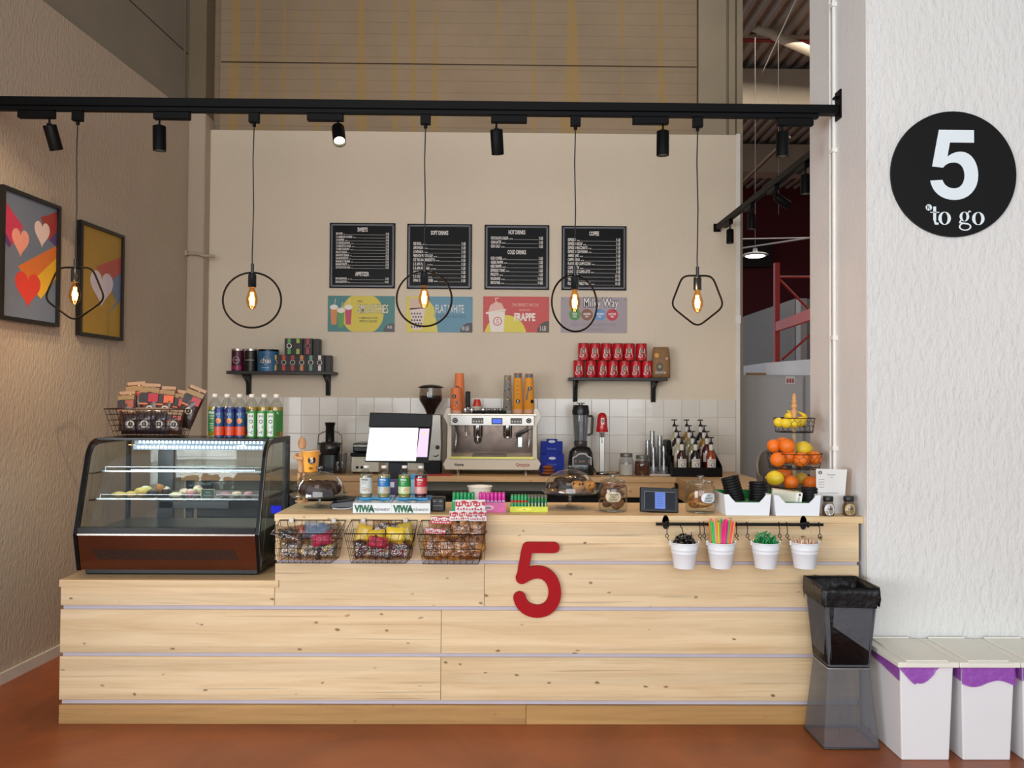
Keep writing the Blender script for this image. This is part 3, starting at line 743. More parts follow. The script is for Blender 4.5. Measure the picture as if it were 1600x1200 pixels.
pendant(120, 114, 460, 'pentagon', 'pentagon wire pendant lamp in front of the two framed pictures', 0.166, 0.148, 0.0)
pendant(394.5, 393, 469, 'ring', 'round wire pendant lamp above the shelf with tea tins', 0.160, 0.152)
pendant(664, 661.5, 467, 'ring', 'round wire pendant lamp in front of the soft drinks menu', 0.152, 0.152)
pendant(898, 898, 474, 'ring', 'narrow turned ring pendant lamp in front of the coffee menu', 0.152, 0.156, 0.0, math.radians(30))
pendant(1090, 1089.5, 471, 'pentagon', 'pentagon wire pendant lamp right of the menus', 0.148, 0.143, 0.0)

# second track running into depth
XT2 = XP + 0.012
pz = W(1268, 242, 5.0); A2 = W(1121, 357, YB-0.03)
ax = XP-0.0; ay0 = 5.01
z2 = (onx(1265, 240, XP+0.03).z + A2.z)/2
x_far = A2.x; x_near = W(1272, 238, 5.03).x
t = thing('side_light_track', 'short black light track running to the back wall beside the hall opening', 'light track', (x_far, YB-0.01, z2))
dx = x_near-x_far
Lh = YB-0.01-5.03
MB().hexa([(-.018, -0.002, -.022), (.018, -0.002, -.022), (dx+.018, -Lh, -.022), (dx-.018, -Lh, -.022)], [(-.018, -0.002, .022), (.018, -0.002, .022), (dx+.018, -Lh, .022), (dx-.018, -Lh, .022)]).build('track', BK, t)
MB().box(-0.03, 0.03, -0.012, -0.0005, -0.035, 0.035).build('end_cap', BK, t)
labs = ['black spotlight on the side track nearest the back wall', 'black spotlight on the side track, second from the back wall', 'tilted black spotlight on the side track, third from the back wall', 'black lit spotlight on the side track right beside the pillar']
for i, (px, ax_, az, L_) in enumerate(((1141, 0, 0, .115), (1174, 0, 0, .115), (1212, 0.2, -1.05, .115), (1258, 0, 0, .12))):
    # find depth where the track passes px
    best = min([k/200 for k in range(201)], key=lambda s: abs((lambda v: v)(W(px, 300, 7.24-s*2.2).x) - (x_far + dx*(s*2.2)/Lh)))
    Y = 7.24-best*2.2; X = x_far + dx*(7.24-Y)/Lh
    spot(px, Y, z2-0.0225, ax_, az, labs[i], (8, 8, 25, 25)[i], X=X, group='spotlights on the side track', box=0.14, along='y', L=L_, R=0.03)
# =================================================================== WALL THINGS
WHT = mat('#e9e6e0', 0.5)
INK = mat('#111111', 0.5)
def logo5(mb, x, z, r, y, mb_i, mw_i, cyl=None, badge=True):
    """black disc with a white 5"""
    if cyl:
        if badge: mb.cdisc(cyl[0], cyl[1], cyl[2], x, z, r, mb_i)
        mb.txt('5', x, z, r*1.5, m=mw_i, bold=0.03, cyl=(cyl[0], cyl[1], cyl[2]+0.0006))
    else:
        if badge: mb.disc(x, z, r, y, mb_i)
        mb.txt('5', x, z, r*1.5, y-0.0006, m=mw_i, bold=0.03)

MENUS = [
 ((515, 617, 348, 450), 'black menu board headed SWEETS, leftmost above the posters',
  [('H', 'SWEETS', 358.5), ('BROWNIE', '50G', '5 LEI', 365), ('2 X AMERICAN COOKIES', '2X35G', '5 LEI', 370), ('2 X MUFFINS', '2X50G', '5 LEI', 374.8), ('2 X PASTEIS DE NATA', '2X60G', '5 LEI', 379.6),
   ('2 X BISCUITI CU OVAZ', '2X30G', '5 LEI', 384.4), ('2 X MINI CROISSANT', '2X35G', '5 LEI', 389.2), ('BISCUITI VEGANI', '60G', '5 LEI', 394), ('SANATATE VEGANA', '60G', '5 LEI', 398.8), ('SALAM DE BISCUITI', '80G', '5 LEI', 403.6),
   ('BANANE CU TELEMEA', '100G', '5 LEI', 408.4), ('BANANE CRAFTE', '80G', '5 LEI', 413), ('CIOCOLATA DE CASA', '50G', '5 LEI', 417.8), ('H', 'APPETIZER', 428), ('MINI SANDWICH', '120G / 150G', '5 LEI', 435.3), ('MAXI SANDWICH', '200G', '10 LEI', 440.3)]),
 ((636, 737, 349.5, 451.5), 'black menu board headed SOFT DRINKS, behind a ring pendant lamp',
  [('H', 'SOFT DRINKS', 363.5), ('RED BULL', '250 ML', '5 LEI', 380.5), ('LIMONADA', '400 ML', '5 LEI', 386.8), ('LOVENADA', '400 ML', '5 LEI', 393.3), ('FRESH DE PORTOCALE', '200 ML', '5 LEI', 399.7), ('ICE TEA SAN BENEDETTO', '500 ML', '5 LEI', 406),
   ('2 X APA PLATA', '2 X 500 ML', '5 LEI', 412.5), ('2 X APA MINERALA', '2 X 500 ML', '5 LEI', 419), ('APA PLATA MINERALA', '750 ML', '5 LEI', 425.4), ('2 X COCA COLA', '330 ML', '5 LEI', 432), ('VIWA VITAMIN WATER', '500 ML', '5 LEI', 438.3)]),
 ((757, 858, 351, 452.5), 'black menu board headed HOT DRINKS and COLD DRINKS',
  [('H', 'HOT DRINKS', 362.5), ('CIOCOLATA CALDA', '250 ML', '5 LEI', 371.8), ('CHAI LATTE', '300 ML', '5 LEI', 378.3), ('CEAI CALD', '300 ML', '5 LEI', 384.6), ('H', 'COLD DRINKS', 393.8), ('ICED COFFEE', '300 ML', '5 LEI', 403.5), ('GREEK FRAPPE', '300 ML', '5 LEI', 409.8),
   ('NESS FRAPPE', '300 ML', '5 LEI', 416.2), ('ESPRESSO TONIC', '300 ML', '5 LEI', 422.7), ('FRIGOTO', '300 ML', '5 LEI', 429), ('MILKSHAKE', '300 ML', '10 LEI', 435.5), ('SMOOTHIE', '300 ML', '10 LEI', 441.8)]),
 ((877.5, 979, 352.5, 453.5), 'black menu board headed COFFEE, rightmost above the posters',
  [('H', 'COFFEE', 364.5), ('ESPRESSO', '40 ML', '5 LEI', 374.5), ('ESPRESSO DECAF', '40 ML', '5 LEI', 380.8), ('ESPRESSO MACCHIATO', '60 ML', '5 LEI', 387), ('ESPRESSO CON PANNA', '60 ML', '5 LEI', 393.2), ('AMERICANO', '120 ML', '5 LEI', 399.5), ('CAPPUCCINO', '180 ML', '5 LEI', 405.8),
   ('FLAVOURED CAPPUCCINO', '180 ML', '5 LEI', 412), ('CAFFE LATTE', '300 ML', '5 LEI', 418.4), ('FLAVOURED CAFFE LATTE', '300 ML', '5 LEI', 424.6), ('FLAT WHITE', '180 ML', '10 LEI', 431), ('TWIX', '300 ML', '10 LEI', 437), ('FLAVOURED "MILKY WAY"', '300 ML', '10 LEI', 443.3)])]
BOARD = mat('#090808', 0.33, var=0.02, spec=0.12); LETT = mat('#e6e1da', 0.5, var=0.02); SILV = mat('#6a696d', 0.35, 0.3, var=0.02)
for (x0, x1, y0, y1), lab, rows in MENUS:
    pc = W((x0+x1)/2, (y0+y1)/2, YB-0.02); u = YB/F
    t = thing('menu_board', lab, 'menu board', (pc.x, YB, pc.z), group='menu boards on the back wall')
    w = (x1-x0)/2*u; h = (y1-y0)/2*u
    MB().box(-w, w, -0.016, -0.001, -h, h).build('board', BOARD, t, bevel=0.0015)
    fr = MB(); a = w-0.012; b = h-0.012; e = 0.0065
    for (p, q, r, s_) in ((-a, a, b-e, b), (-a, a, -b, -b+e), (-a, -a+e, -b, b), (a-e, a, -b, b)): fr.box(p, q, -0.0175, -0.0161, r, s_)
    a -= 0.010; b -= 0.010; e = 0.003
    for (p, q, r, s_) in ((-a, a, b-e, b), (-a, a, -b, -b+e), (-a, -a+e, -b, b), (a-e, a, -b, b)): fr.box(p, q, -0.0175, -0.0161, r, s_)
    fr.build('border', SILV, t)
    tx = MB(); xl = -w+0.055; xr2 = w-0.055; cy = (y0+y1)/2
    for r in rows:
        if r[0] == 'H': tx.txt(r[1], 0, (cy-r[2])*u, 0.050, -0.0168, sx=0.50, bold=0.03); continue
        z = (cy-r[3])*u; sz = 0.036 if len(rows) < 15 else 0.0275
        vs, fs, lo, hi = glyphs(r[0], 0.03); wl = (hi-lo)*sz*0.46
        tx.txt(r[0], xl, z, sz, -0.0168, sx=0.46, al='l', bold=0.03)
        tx.txt(r[1], xl+wl+0.008, z-sz*0.2, sz*0.42, -0.0168, sx=0.7, al='l', bold=0.02)
        vs, fs, l2, h2 = glyphs(r[1], 0.02); xs = xl+wl+0.012+(h2-l2)*sz*0.42*0.7
        vs, fs, l3, h3 = glyphs(r[2], 0.03); wr = (h3-l3)*sz*0.5
        tx.txt(r[2], xr2, z, sz, -0.0168, sx=0.5, al='r', bold=0.03)
        tx.box(xs, xr2-wr-0.006, -0.0168, -0.0162, z-sz*0.36, z-sz*0.36+0.0016)
    tx.build('lettering', LETT, t)

# posters
def poster(x0, x1, y0, y1, lab, cols, fn):
    pc = W((x0+x1)/2, (y0+y1)/2, YB-0.02); c = U((x0+x1)/2, (y0+y1)/2, YB)
    t = thing('poster', lab, 'poster', (pc.x, YB, pc.z), group='small posters under the menu boards')
    w = (x1-x0)/2*c.u; h = (y1-y0)/2*c.u
    ms = [mat(k, 0.45, var=0.03) for k in cols]
    MB().box(-w, w, -0.006, -0.001, -h, h).build('panel', ms[0], t)
    p = MB(); fn(p, c, w, h); p.build('print', ms, t)
    s = MB()
    for a in (-1, 1): s.cyl((a*(w-0.015), -0.006, h-0.018), (a*(w-0.015), -0.009, h-0.018), 0.004, n=8)
    s.build('screw', mat('#55504a', 0.4, 0.6), t)
def arcpoly(cx, cz, r, x0, x1, z0, z1, n=40):
    return [(min(max(cx+r*math.cos(2*PI*i/n), x0), x1), min(max(cz+r*math.sin(2*PI*i/n), z0), z1)) for i in range(n)]
def y_(k): return -0.0062-0.0004*k
def smoothies(p, c, w, h):
    p.face(arcpoly(c.x(566), 0, 0.185, -w, w, -h, h), y_(0), 1)
    for (px, m, dz) in ((521.5, 2, 0), (544, 4, 0), (532.5, 3, 5)):
        P = lambda a, b: (c.x(px+a), c.z(490+dz+b))
        p.face([P(-5.5, -10), P(5.5, -10), P(4, 17), P(-4, 17)], y_(1 if dz == 0 else 2), m)
        p.disc(c.x(px), c.z(480+dz), 6.3*c.u, y_(1 if dz == 0 else 2)-0.0002, 5, rz=4*c.u)
        p.stroke([(c.x(px), c.z(480+dz)), (c.x(px+2.5), c.z(467+dz))], 0.004, y_(2)-0.0003, y_(2), 5, False)
    p.txt('FRESH', c.x(562), c.z(470.5), 0.022, y_(2), sx=0.7, m=6, bold=0.03)
    p.txt('SMOOTHIES', c.x(582.5), c.z(482), 0.105, y_(2), sx=0.47, m=6, bold=0.05)
    p.txt('SMOOTHIES', c.x(582.5), c.z(482), 0.105, y_(3), sx=0.47, m=7, bold=0.0)
    p.txt('A COMBINATION OF TASTES', c.x(575), c.z(496.5), 0.026, y_(2), sx=0.5, m=6, bold=0.02)
    p.txt('PERFECTLY BLENDED', c.x(575), c.z(501.5), 0.026, y_(2), sx=0.62, m=6, bold=0.02)
    p.face(arcpoly(c.x(612), -h, 0.075, -w, w, -h, h), y_(2), 8)
    p.txt('10 LEI', c.x(608.5), c.z(510.5), 0.034, y_(3), sx=0.5, m=5, bold=0.02)
poster(512, 616, 462, 518, 'teal and yellow poster reading SMOOTHIES', ['#3f7f7c', '#d8c43c', '#d98a45', '#5f9c46', '#c33a5a', '#efe6d8', '#6b6a2a', '#f2ecd0', '#4a4a50'], smoothies)
def flat(p, c, w, h):
    p.face([(-w, -h), (-w, h), (c.x(665), h), (c.x(678), c.z(480)), (c.x(684), -h)], y_(0), 1)
    P = lambda a, b: (c.x(a), c.z(b))
    p.face([P(640, 482), P(665, 480), P(659, 515), P(645, 515)], y_(1), 2)
    for i in range(5):
        for j in range(4):
            x = 643.5+j*4.2+(i % 2)*2; z = 490+i*5.2
            p.face([P(x, z-2), P(x+1.6, z), P(x, z+2), P(x-1.6, z)], y_(2), 3)
    p.face([P(640, 466), P(662, 466), P(664, 481), P(640, 484)], y_(1), 4)
    p.txt('FLAT WHITE', c.x(702.5), c.z(482), 0.10, y_(2), sx=0.45, m=5, bold=0.0)
    p.txt("THE NATION'S FAVOURITE", c.x(702), c.z(494), 0.042, y_(2), sx=0.55, m=6)
    p.face(arcpoly(c.x(734), -h, 0.085, -w, w, -h, h), y_(2), 7)
    p.txt('10 LEI', c.x(727), c.z(512.5), 0.052, y_(3), sx=0.5, m=5, bold=0.01)
poster(634.5, 738, 463, 519, 'blue and yellow poster reading FLAT WHITE', ['#5d8fa5', '#dccb4f', '#e3cfc2', '#3a3f5a', '#d6b9a4', '#ece6dc', '#46607a', '#453f45'], flat)
def frappe(p, c, w, h):
    p.face(arcpoly(c.x(790), c.z(525), 0.185, -w, w, -h, h), y_(0), 1)
    P = lambda a, b: (c.x(a), c.z(b))
    p.face([P(763, 490), P(789, 486), P(787, 518.8), P(767, 518.8)], y_(1), 2)
    p.face([P(759, 488), P(790.5, 482.5), P(791, 485), P(759.5, 491)], y_(2), 2)
    p.face([P(763, 487), P(766, 477), P(775, 471), P(784, 474), P(788, 483)], y_(1), 3)
    p.stroke([P(775, 471), P(774, 466), P(779, 465.5)], 0.006, y_(2)-0.0002, y_(2), 2, False)
    p.ring(c.x(777.5), c.z(502), 5.6*c.u, 6.9*c.u, y_(2), 0)
    p.txt('5', c.x(777.5), c.z(502), 0.055, y_(2), m=0)
    p.txt('THE PERFECT MATCH', c.x(820.5), c.z(476), 0.040, y_(1), sx=0.6, m=3)
    p.txt('ME AND YOU', c.x(820), c.z(484), 0.026, y_(1), sx=0.6, m=3)
    p.txt('FRAPPE', c.x(820), c.z(495), 0.095, y_(1), sx=0.60, m=2, bold=0.04)
    p.face(arcpoly(c.x(857), -h, 0.10, -w, w, -h, h), y_(2), 4)
    p.txt('5 LEI', c.x(848.5), c.z(512.5), 0.056, y_(3), sx=0.5, m=2, bold=0.01)
poster(755, 858, 463, 519, 'red and yellow poster reading FRAPPE with a cup drawing', ['#c8443f', '#dfcf3f', '#efe3d6', '#e8b7a6', '#4a4238'], frappe)
def milky(p, c, w, h):
    p.txt('Milky Way', c.x(939.5), c.z(472), 0.115, y_(1), sx=0.62, m=1, bold=0.06)
    p.txt('Milky Way', c.x(939.5), c.z(472), 0.115, y_(2), sx=0.62, m=2, bold=0.0)
    for px, m, s in ((898.5, 3, 'SOYA'), (917.5, 4, 'ALMOND'), (937.5, 5, 'COCONUT'), (957, 6, 'LACTOSE')):
        p.disc(c.x(px), c.z(491.5), 9.2*c.u, y_(1), m)
        p.txt(s, c.x(px), c.z(490.2), 0.026, y_(2), sx=0.6, m=2, bold=0.03)
        p.txt('MILK' if m < 6 else 'FREE', c.x(px), c.z(494.5), 0.02, y_(2), sx=0.7, m=2, bold=0.03)
    p.txt('CHOOSE YOUR FAVOURITE MILK AND MAKE YOUR COFFEE', c.x(928), c.z(507), 0.040, y_(1), sx=0.36, m=7)
    p.txt('THE WAY YOU LIKE IT', c.x(928), c.z(515), 0.036, y_(1), sx=0.6, m=7)
poster(876.5, 980, 464, 520, 'grey poster reading Milky Way with four coloured discs', ['#a2959a', '#4a3f40', '#f1ece8', '#4b8a3c', '#8a5230', '#5f93c6', '#c02737', '#857a80'], milky)

# framed pictures on the left wall
def heart(cx, cz, w, h, n=36):
    pts = []
    for i in range(n):
        a = 2*PI*i/n; x = 16*math.sin(a)**3; z = 13*math.cos(a)-5*math.cos(2*a)-2*math.cos(3*a)-math.cos(4*a)
        pts.append((cx+x/16*w/2, cz+(z+2.5)/14.5*h/2))
    return pts
def framed(Ya, Yb, pxT, lab, cols, fn):
    # local +x runs into depth along the wall, front faces the room
    ang = math.atan2(1.0, LD.x)              # wall direction in plan
    Ym = (Ya+Yb)/2; wdt = (Yb-Ya)*math.hypot(1, LD.x)
    z0, z1 = pxT
    t = thing('framed_picture', lab, 'picture', (LX(Ym)+0.004, Ym, (z0+z1)/2), group='framed heart pictures')
    t.rotation_euler = (0, 0, ang)
    w = wdt/2; h = (z1-z0)/2; fw = 0.022
    f = MB()
    f.box(-w, w, -0.035, -0.001, h-fw, h).box(-w, w, -0.035, -0.001, -h, -h+fw).box(-w, -w+fw, -0.035, -0.001, -h+fw, h-fw).box(w-fw, w, -0.035, -0.001, -h+fw, h-fw)
    f.build('frame', mat('#0d0b0a', 0.35), t)
    ms = [mat(k, 0.4, var=0.05, scale=20) for k in cols]
    MB().box(-w+fw, w-fw, -0.018, -0.005, -h+fw, h-fw).build('print_sheet', ms[0], t)
    p = MB(); fn(p, w-fw, h-fw); p.build('print', ms, t)
def edgeY(px, py):                            # depth where the view ray meets the left wall (3.5 cm out)
    d = ray(px, py); return None
def wallpt(px, py, off=0.03):
    d = ray(px, py); # solve LX(Y)+off = X
    s = d.x/d.y; A = L0.x - LD.x*L0.y + off
    Y = A/(s-LD.x); return W(px, py, Y)
def art1(p, w, h):
    A = lambda x, z: (x*w, z*h)
    p.face([A(-1, .85), A(-1, .40), A(-.72, .12), A(-.28, .50)], -0.0184, 1)
    p.face([A(-1, .40), A(-1, .22), A(-.78, .10), A(-.70, .16)], -0.0186, 3)
    p.face([A(1, .95), A(.35, .76), A(.72, .40), A(1, .62)], -0.0184, 4)
    p.face([A(1, .60), A(.70, .42), A(1, .34)], -0.0186, 3)
    p.face([A(1, .36), A(-.45, -.16), A(-.05, -.40), A(1, .10)], -0.0184, 5)
    p.face([A(1, .14), A(-.05, -.42), A(.42, -.62), A(1, -.22)], -0.0186, 6)
    p.face(heart(-.38*w, .22*h, .62*w, .46*h), -0.0188, 7)
    p.face(heart(.42*w, .47*h, .60*w, .44*h), -0.0188, 8)
    p.face(heart(-.08*w, -.52*h, .95*w, .58*h), -0.0190, 9)
P0 = wallpt(4, 288); P1 = wallpt(94.6, 323.5); P2 = wallpt(0, 498); 
framed(P0.y, P1.y, (W(4, 498, P0.y).z, P0.z), 'black framed picture of colourful heart pencils on grey, leftmost on the left wall', ['#6f7a8c', '#c8385a', '#000000', '#5a3f78', '#a0352f', '#d9752f', '#e8b52c', '#eda08c', '#e9cfc6', '#dc4030'], art1)
def art2(p, w, h):
    A = lambda x, z: (x*w, z*h)
    p.face([A(1, .62), A(-.30, .28), A(.42, .02), A(1, .30)], -0.0184, 1)
    p.face([A(1, .30), A(.35, .05), A(.75, -.30), A(1, -.12)], -0.0185, 2)
    p.face([A(.8, -.28), A(1, -.12), A(1, -.26), A(.35, -.58)], -0.0186, 2)
    p.face(heart(.02*w, -.12*h, 1.15*w, .68*h), -0.0188, 3)
Q0 = wallpt(126.4, 343.4); Q1 = wallpt(194, 367.6)
framed(Q0.y, Q1.y, (W(124, 523.4, Q0.y).z, Q0.z), 'black framed picture of a white heart on mustard yellow, right on the left wall', ['#b08a2e', '#b9544a', '#6d7f97', '#d9cdd6'], art2)

# round sign
pc = W(1488, 273, YP); R0 = 99.5*YP/F
t = thing('round_sign', 'large round black sign with white 5 to go on the white pillar', 'sign', (pc.x, YP, pc.z))
MB().cyl((0, -0.014, 0), (0, -0.001, 0), R0, n=72).build('disc', mat('#0c0a09', 0.5, var=0.02, spec=0.2), t)
u = YP/F; c = U(1488, 273, YP)
def zz(x, y): return (c.x(1120+x/3), c.z(y/3))
def bez(P0, P1, P2, P3, n=8):
    out = []
    for i in range(1, n+1):
        s = i/n; out.append(tuple((1-s)**3*a+3*s*(1-s)**2*b+3*s*s*(1-s)*d+s**3*e for a, b, d, e in zip(P0, P1, P2, P3)))
    return out
five = [(1033, 610), (1200, 610), (1200, 670), (1085, 670), (1073, 738)]
five += bez((1073, 738), (1095, 718), (1120, 713), (1140, 713)) + bez((1140, 713), (1190, 716), (1219, 765), (1219, 825)) + bez((1219, 825), (1219, 895), (1170, 943), (1105, 943)) + bez((1105, 943), (1045, 943), (1000, 908), (991, 852))
five += [(1049, 848)] + bez((1049, 848), (1056, 872), (1075, 888), (1104, 888)) + bez((1104, 888), (1135, 888), (1154, 862), (1154, 826)) + bez((1154, 826), (1154, 790), (1136, 765), (1105, 765)) + bez((1105, 765), (1080, 765), (1063, 775), (1052, 790)) + [(1000, 785)]
MB().prism([zz(*q) for q in five], -0.0165, -0.0141).build('numeral', mat('#dfe8ea', 0.5, var=0.01), t)
g = MB()
def seg(x, z, ro, ri_x, ri_z, roz=None, n=32):    # letter bowl with fat sides and thin top
    roz = roz or ro; vs = []; fs = []
    for i in range(n):
        a = 2*PI*i/n; vs += [(x+ro*math.cos(a), -0.0145, z+roz*math.sin(a)), (x+ri_x*math.cos(a), -0.0145, z+ri_z*math.sin(a))]
    for i in range(n): fs.append((2*i, 2*i+1, (2*i+3) % (2*n), (2*i+2) % (2*n)))
    g.add(vs, fs)
k3 = u/3
for cx_ in (1059, 1219): x, z = zz(cx_, 1030); seg(x, z, 30*k3, 14*k3, 28*k3, 31*k3)
g.stroke([zz(1012, 975), zz(1012, 1040)], 14*k3, -0.0146, -0.0141, 0, False)
g.stroke([zz(1012, 1040), zz(1016, 1055), zz(1030, 1056)], 10*k3, -0.0146, -0.0141, 0, False)
g.stroke([zz(990, 1002), zz(1034, 1002)], 4*k3, -0.0146, -0.0141, 0, False)
x, z = zz(1153, 1021); seg(x, z, 23*k3, 10*k3, 21*k3, 23*k3)
x, z = zz(1156, 1069); seg(x, z, 30*k3, 22*k3, 14*k3, 19*k3)
g.stroke([zz(1136, 1038), zz(1131, 1050), zz(1150, 1053), zz(1172, 1056)], 7*k3, -0.0146, -0.0141, 0, False)
g.stroke([zz(1170, 1006), zz(1176, 995), zz(1184, 998)], 5*k3, -0.0146, -0.0141, 0, False)
x, z = zz(984, 979); g.disc(x, z, 15*k3, -0.0145, 0, 24)
g.build('lettering', mat('#dfe8ea', 0.5, var=0.01), t)
MB().txt('R', x, z, 0.030, -0.0152, m=0, bold=0.01).build('mark', INK, t)

# ------------------------------------------------------------------ shelves
def shelf(x0, x1, ytop, lab, b0, b1, bb):
    c = U((x0+x1)/2, ytop, 7.08); p = W((x0+x1)/2, ytop+2, 7.05)
    t = thing('wall_shelf', lab, 'shelf', (p.x, YB, p.z), group='black wall shelves')
    w = (x1-x0)/2*c.u
    MB().box(-w, w, -0.21, -0.001, -0.026, 0).build('shelf_board', mat('#12100f', 0.45), t, bevel=0.002)
    for b in (b0, b1):
        x = c.x(b); hh = (bb-ytop-4)*c.u
        MB().prismx([(-0.001, -0.027), (-0.17, -0.027), (-0.155, -0.045), (-0.05, -hh*0.45), (-0.02, -hh), (-0.001, -hh)], x-0.014, x+0.014).box(x-0.022, x+0.022, -0.012, -0.001, -hh, -0.027).build('bracket', mat('#0f0d0c', 0.4), t)
    return t, c
s1, c1 = shelf(355, 520, 578, 'black wall shelf with tea tins and small boxes, left', 379, 505, 619)
s2, c2 = shelf(890, 1043, 588, 'black wall shelf with red coffee cans, right', 902, 1027, 630)
def on_shelf(s, px, y): return (W(px, 570, s.location.y+y).x, s.location.y+y, s.location.z+0.0005)
uS = 7.1/F
def tin(px, wpx, hpx, col, lab, fn, lid='#b9b4ab'):
    r = wpx/2*uS; h = hpx*uS
    t = thing('tea_tin', lab, 'tin', on_shelf(s1, px, -0.13))
    MB().lathe([(0, 0), (r, 0), (r, 0), (r, h), (r, h), (0, h)], n=28).build('body', mat(col, 0.4, var=0.03), t)
    MB().lathe([(r*1.02, h-0.012), (r*1.02, h+0.004), (r*1.02, h+0.004), (r*0.92, h+0.004), (r*0.92, h)], n=28).build('lid', mat(lid, 0.25, 0.7), t)
    l = MB(); ms = fn(l, r, h); l.build('label', ms, t)
def f1(l, r, h):
    l.cpatch(0, 0, r+.0008, -.9, .9, 0.01, h*.24, 0); 
    for a in (.030, .026): pass
    n = 26
    for i in range(n):
        a0 = 2*PI*i/n; a1 = 2*PI*(i+1)/n
        pts = [((ra)*math.cos(a), h*.5+(ra)*math.sin(a)) for ra, a in ((.030, a0), (.030, a1), (.025, a1), (.025, a0))]
        l.add([((r+.0008)*math.sin(x/r), -(r+.0008)*math.cos(x/r), z) for x, z in pts], [(0, 1, 2, 3)], 1)
    l.cpatch(0, 0, r+.001, -.6, .6, h*.49, h*.52, 1)
    return [mat('#9c1f5c', 0.4), mat('#c0a0ae', 0.4)]
tin(371.5, 19, 34, '#4a1028', 'maroon tea tin with a pink band, leftmost on the left shelf', f1)
def f2(l, r, h):
    l.cpatch(0, 0, r+.0008, -.8, .8, h*.49, h*.52, 0)
    for z in (.7, .8, .3): l.cpatch(0, 0, r+.0008, -.6, .5, h*z, h*z+.003, 1)
    return [mat('#b8b3aa', 0.4), mat('#4a463f', 0.4)]
tin(392, 18.5, 34, '#171512', 'black tea tin with a thin pale line, second on the left shelf', f2)
def f3(l, r, h):
    l.cdisc(0, 0, r+.0008, 0, h*.5, .052, 0, 24, .055)
    l.txt('chai', 0.0, h*.5, .062, m=1, cyl=(0, 0, r+.0015), bold=.01)
    l.cpatch(0, 0, r+.001, -.35, .35, h*.14, h*.18, 2); l.txt('TEA', 0, h*.32, .016, m=2, cyl=(0, 0, r+.0015))
    return [mat('#3a2420', 0.4), mat('#e6dccb', 0.4), mat('#9fb9cc', 0.4)]
tin(419, 32, 33, '#2f6a94', 'wide blue tin reading chai on the left shelf', f3, '#11181f')
bw, bh, bd = 14.3*uS, 25.5*uS, 0.13
def teabox(px, lvl, col, lab, rim='#8a8378', bdx=bd, yo=-0.05, wx=bw):
    t = thing('tea_box', lab, 'box', on_shelf(s1, px, yo)); t.location.z += lvl*(bh+0.001)

    t['group'] = 'small black tea boxes'
    MB().box(-wx/2+.0006, wx/2-.0006, -bdx, 0, 0, bh-.0005).build('carton', mat('#17130f', 0.5), t, bevel=0.001)
    l = MB(); y = -bdx-.0008
    l.face([(-.013, .006), (.013, .006), (.013, bh*.36), (-.013, bh*.36)], y, 0).face([(-.013, bh*.72), (.013, bh*.72), (.013, bh-.003), (-.013, bh-.003)], y, 0)
    l.ring(0, bh*.54, .0165, .0215, y-.0003, 1); l.disc(0, bh*.54, .0155, y-.0002, 2)
    l.build('label', [mat(col, 0.45), mat(rim, 0.3, 0.5), mat('#20120c', 0.5)], t)


for i, (px, col, w) in enumerate(((436, '#d9b52c', 'yellow'), (449.5, '#c22f2b', 'red'), (463, '#a82a26', 'dark red'), (477, '#d2813a', 'orange'), (491, '#5f9478', 'sage green'), (504.5, '#dcd6ca', 'white'))):
    teabox(px, 0, col, 'small black box with a %s stripe, lower row on the left shelf' % w)
for i, (px, col, w, rim) in enumerate(((457.5, '#4fa04a', 'bright green', '#b9b4ab'), (471, '#9cb83c', 'lime green', '#2a2520'), (486, '#a8283a', 'crimson', '#8a4048'))):
    teabox(px, 1, col, 'small black box with a %s stripe, upper row on the left shelf' % w, rim)
for (px, lvl, lab) in ((495.5, 1, 'plain black box behind the crimson striped one, upper row on the left shelf'), (513.5, 0, 'plain black box behind the white striped one, at the right end of the left shelf')):
    t = tag(MB().box(-bw/2+.002, bw/2-.002, -.10, 0, 0, bh-.0005).build('tea_box', mat('#1d1610', 0.5), None, bevel=.001), lab, 'box', 'small black tea boxes')
    v = on_shelf(s1, px, -0.045 if lvl == 0 else -.05); t.location = (v[0], v[1], v[2]+lvl*(bh+.001))

# red coffee cans
rc, hc = 8.6*uS, 27*uS
can = thing('coffee_can', 'x', 'can', (0, 0, 0), group='red coffee cans on the right shelf')
MB().lathe([(0, 0), (rc*.97, 0), (rc, .004), (rc, hc-.006), (rc*.97, hc-.001), (rc*.97, hc-.001), (0, hc-.001)], n=28).build('body', mat('#c2101f', 0.3, var=0.03, coat=0.3), can)
MB().lathe([(rc*.985, -.0), (rc*1.01, .002), (rc*1.01, .006), (rc, .007)], n=28).build('bottom_rim', mat('#9c2a2a', 0.3, 0.3), can)
MB().lathe([(rc, hc-.008), (rc*1.01, hc-.006), (rc*1.01, hc-.001), (rc*.97, hc)], n=28).build('rim', mat('#9c2a2a', 0.3, 0.3), can)
l = MB(); RL = rc+.0008
l.add([(RL*math.sin(x/RL), -RL*math.cos(x/RL), z) for x, z in [(-.036, .028), (-.018, .022), (.0, .030), (.018, .022), (.036, .030), (.034, .05), (.026, .058), (.026, .085), (.020, .104), (0, .112), (-.020, .104), (-.026, .085), (-.026, .058), (-.034, .05)]], [tuple(range(14))], 0)
RL += .0005
l.cdisc(0, 0, RL, -.002, .078, .0175, 1, 16, .026); RL += .0005
l.cdisc(0, 0, RL, -.002, .086, .010, 2, 10); l.cdisc(0, 0, RL, .006, .068, .006, 3, 8); l.cdisc(0, 0, RL, -.009, .066, .005, 4, 8)
l.txt('5 to go', 0, .043, .015, m=5, cyl=(0, 0, RL), bold=.02)
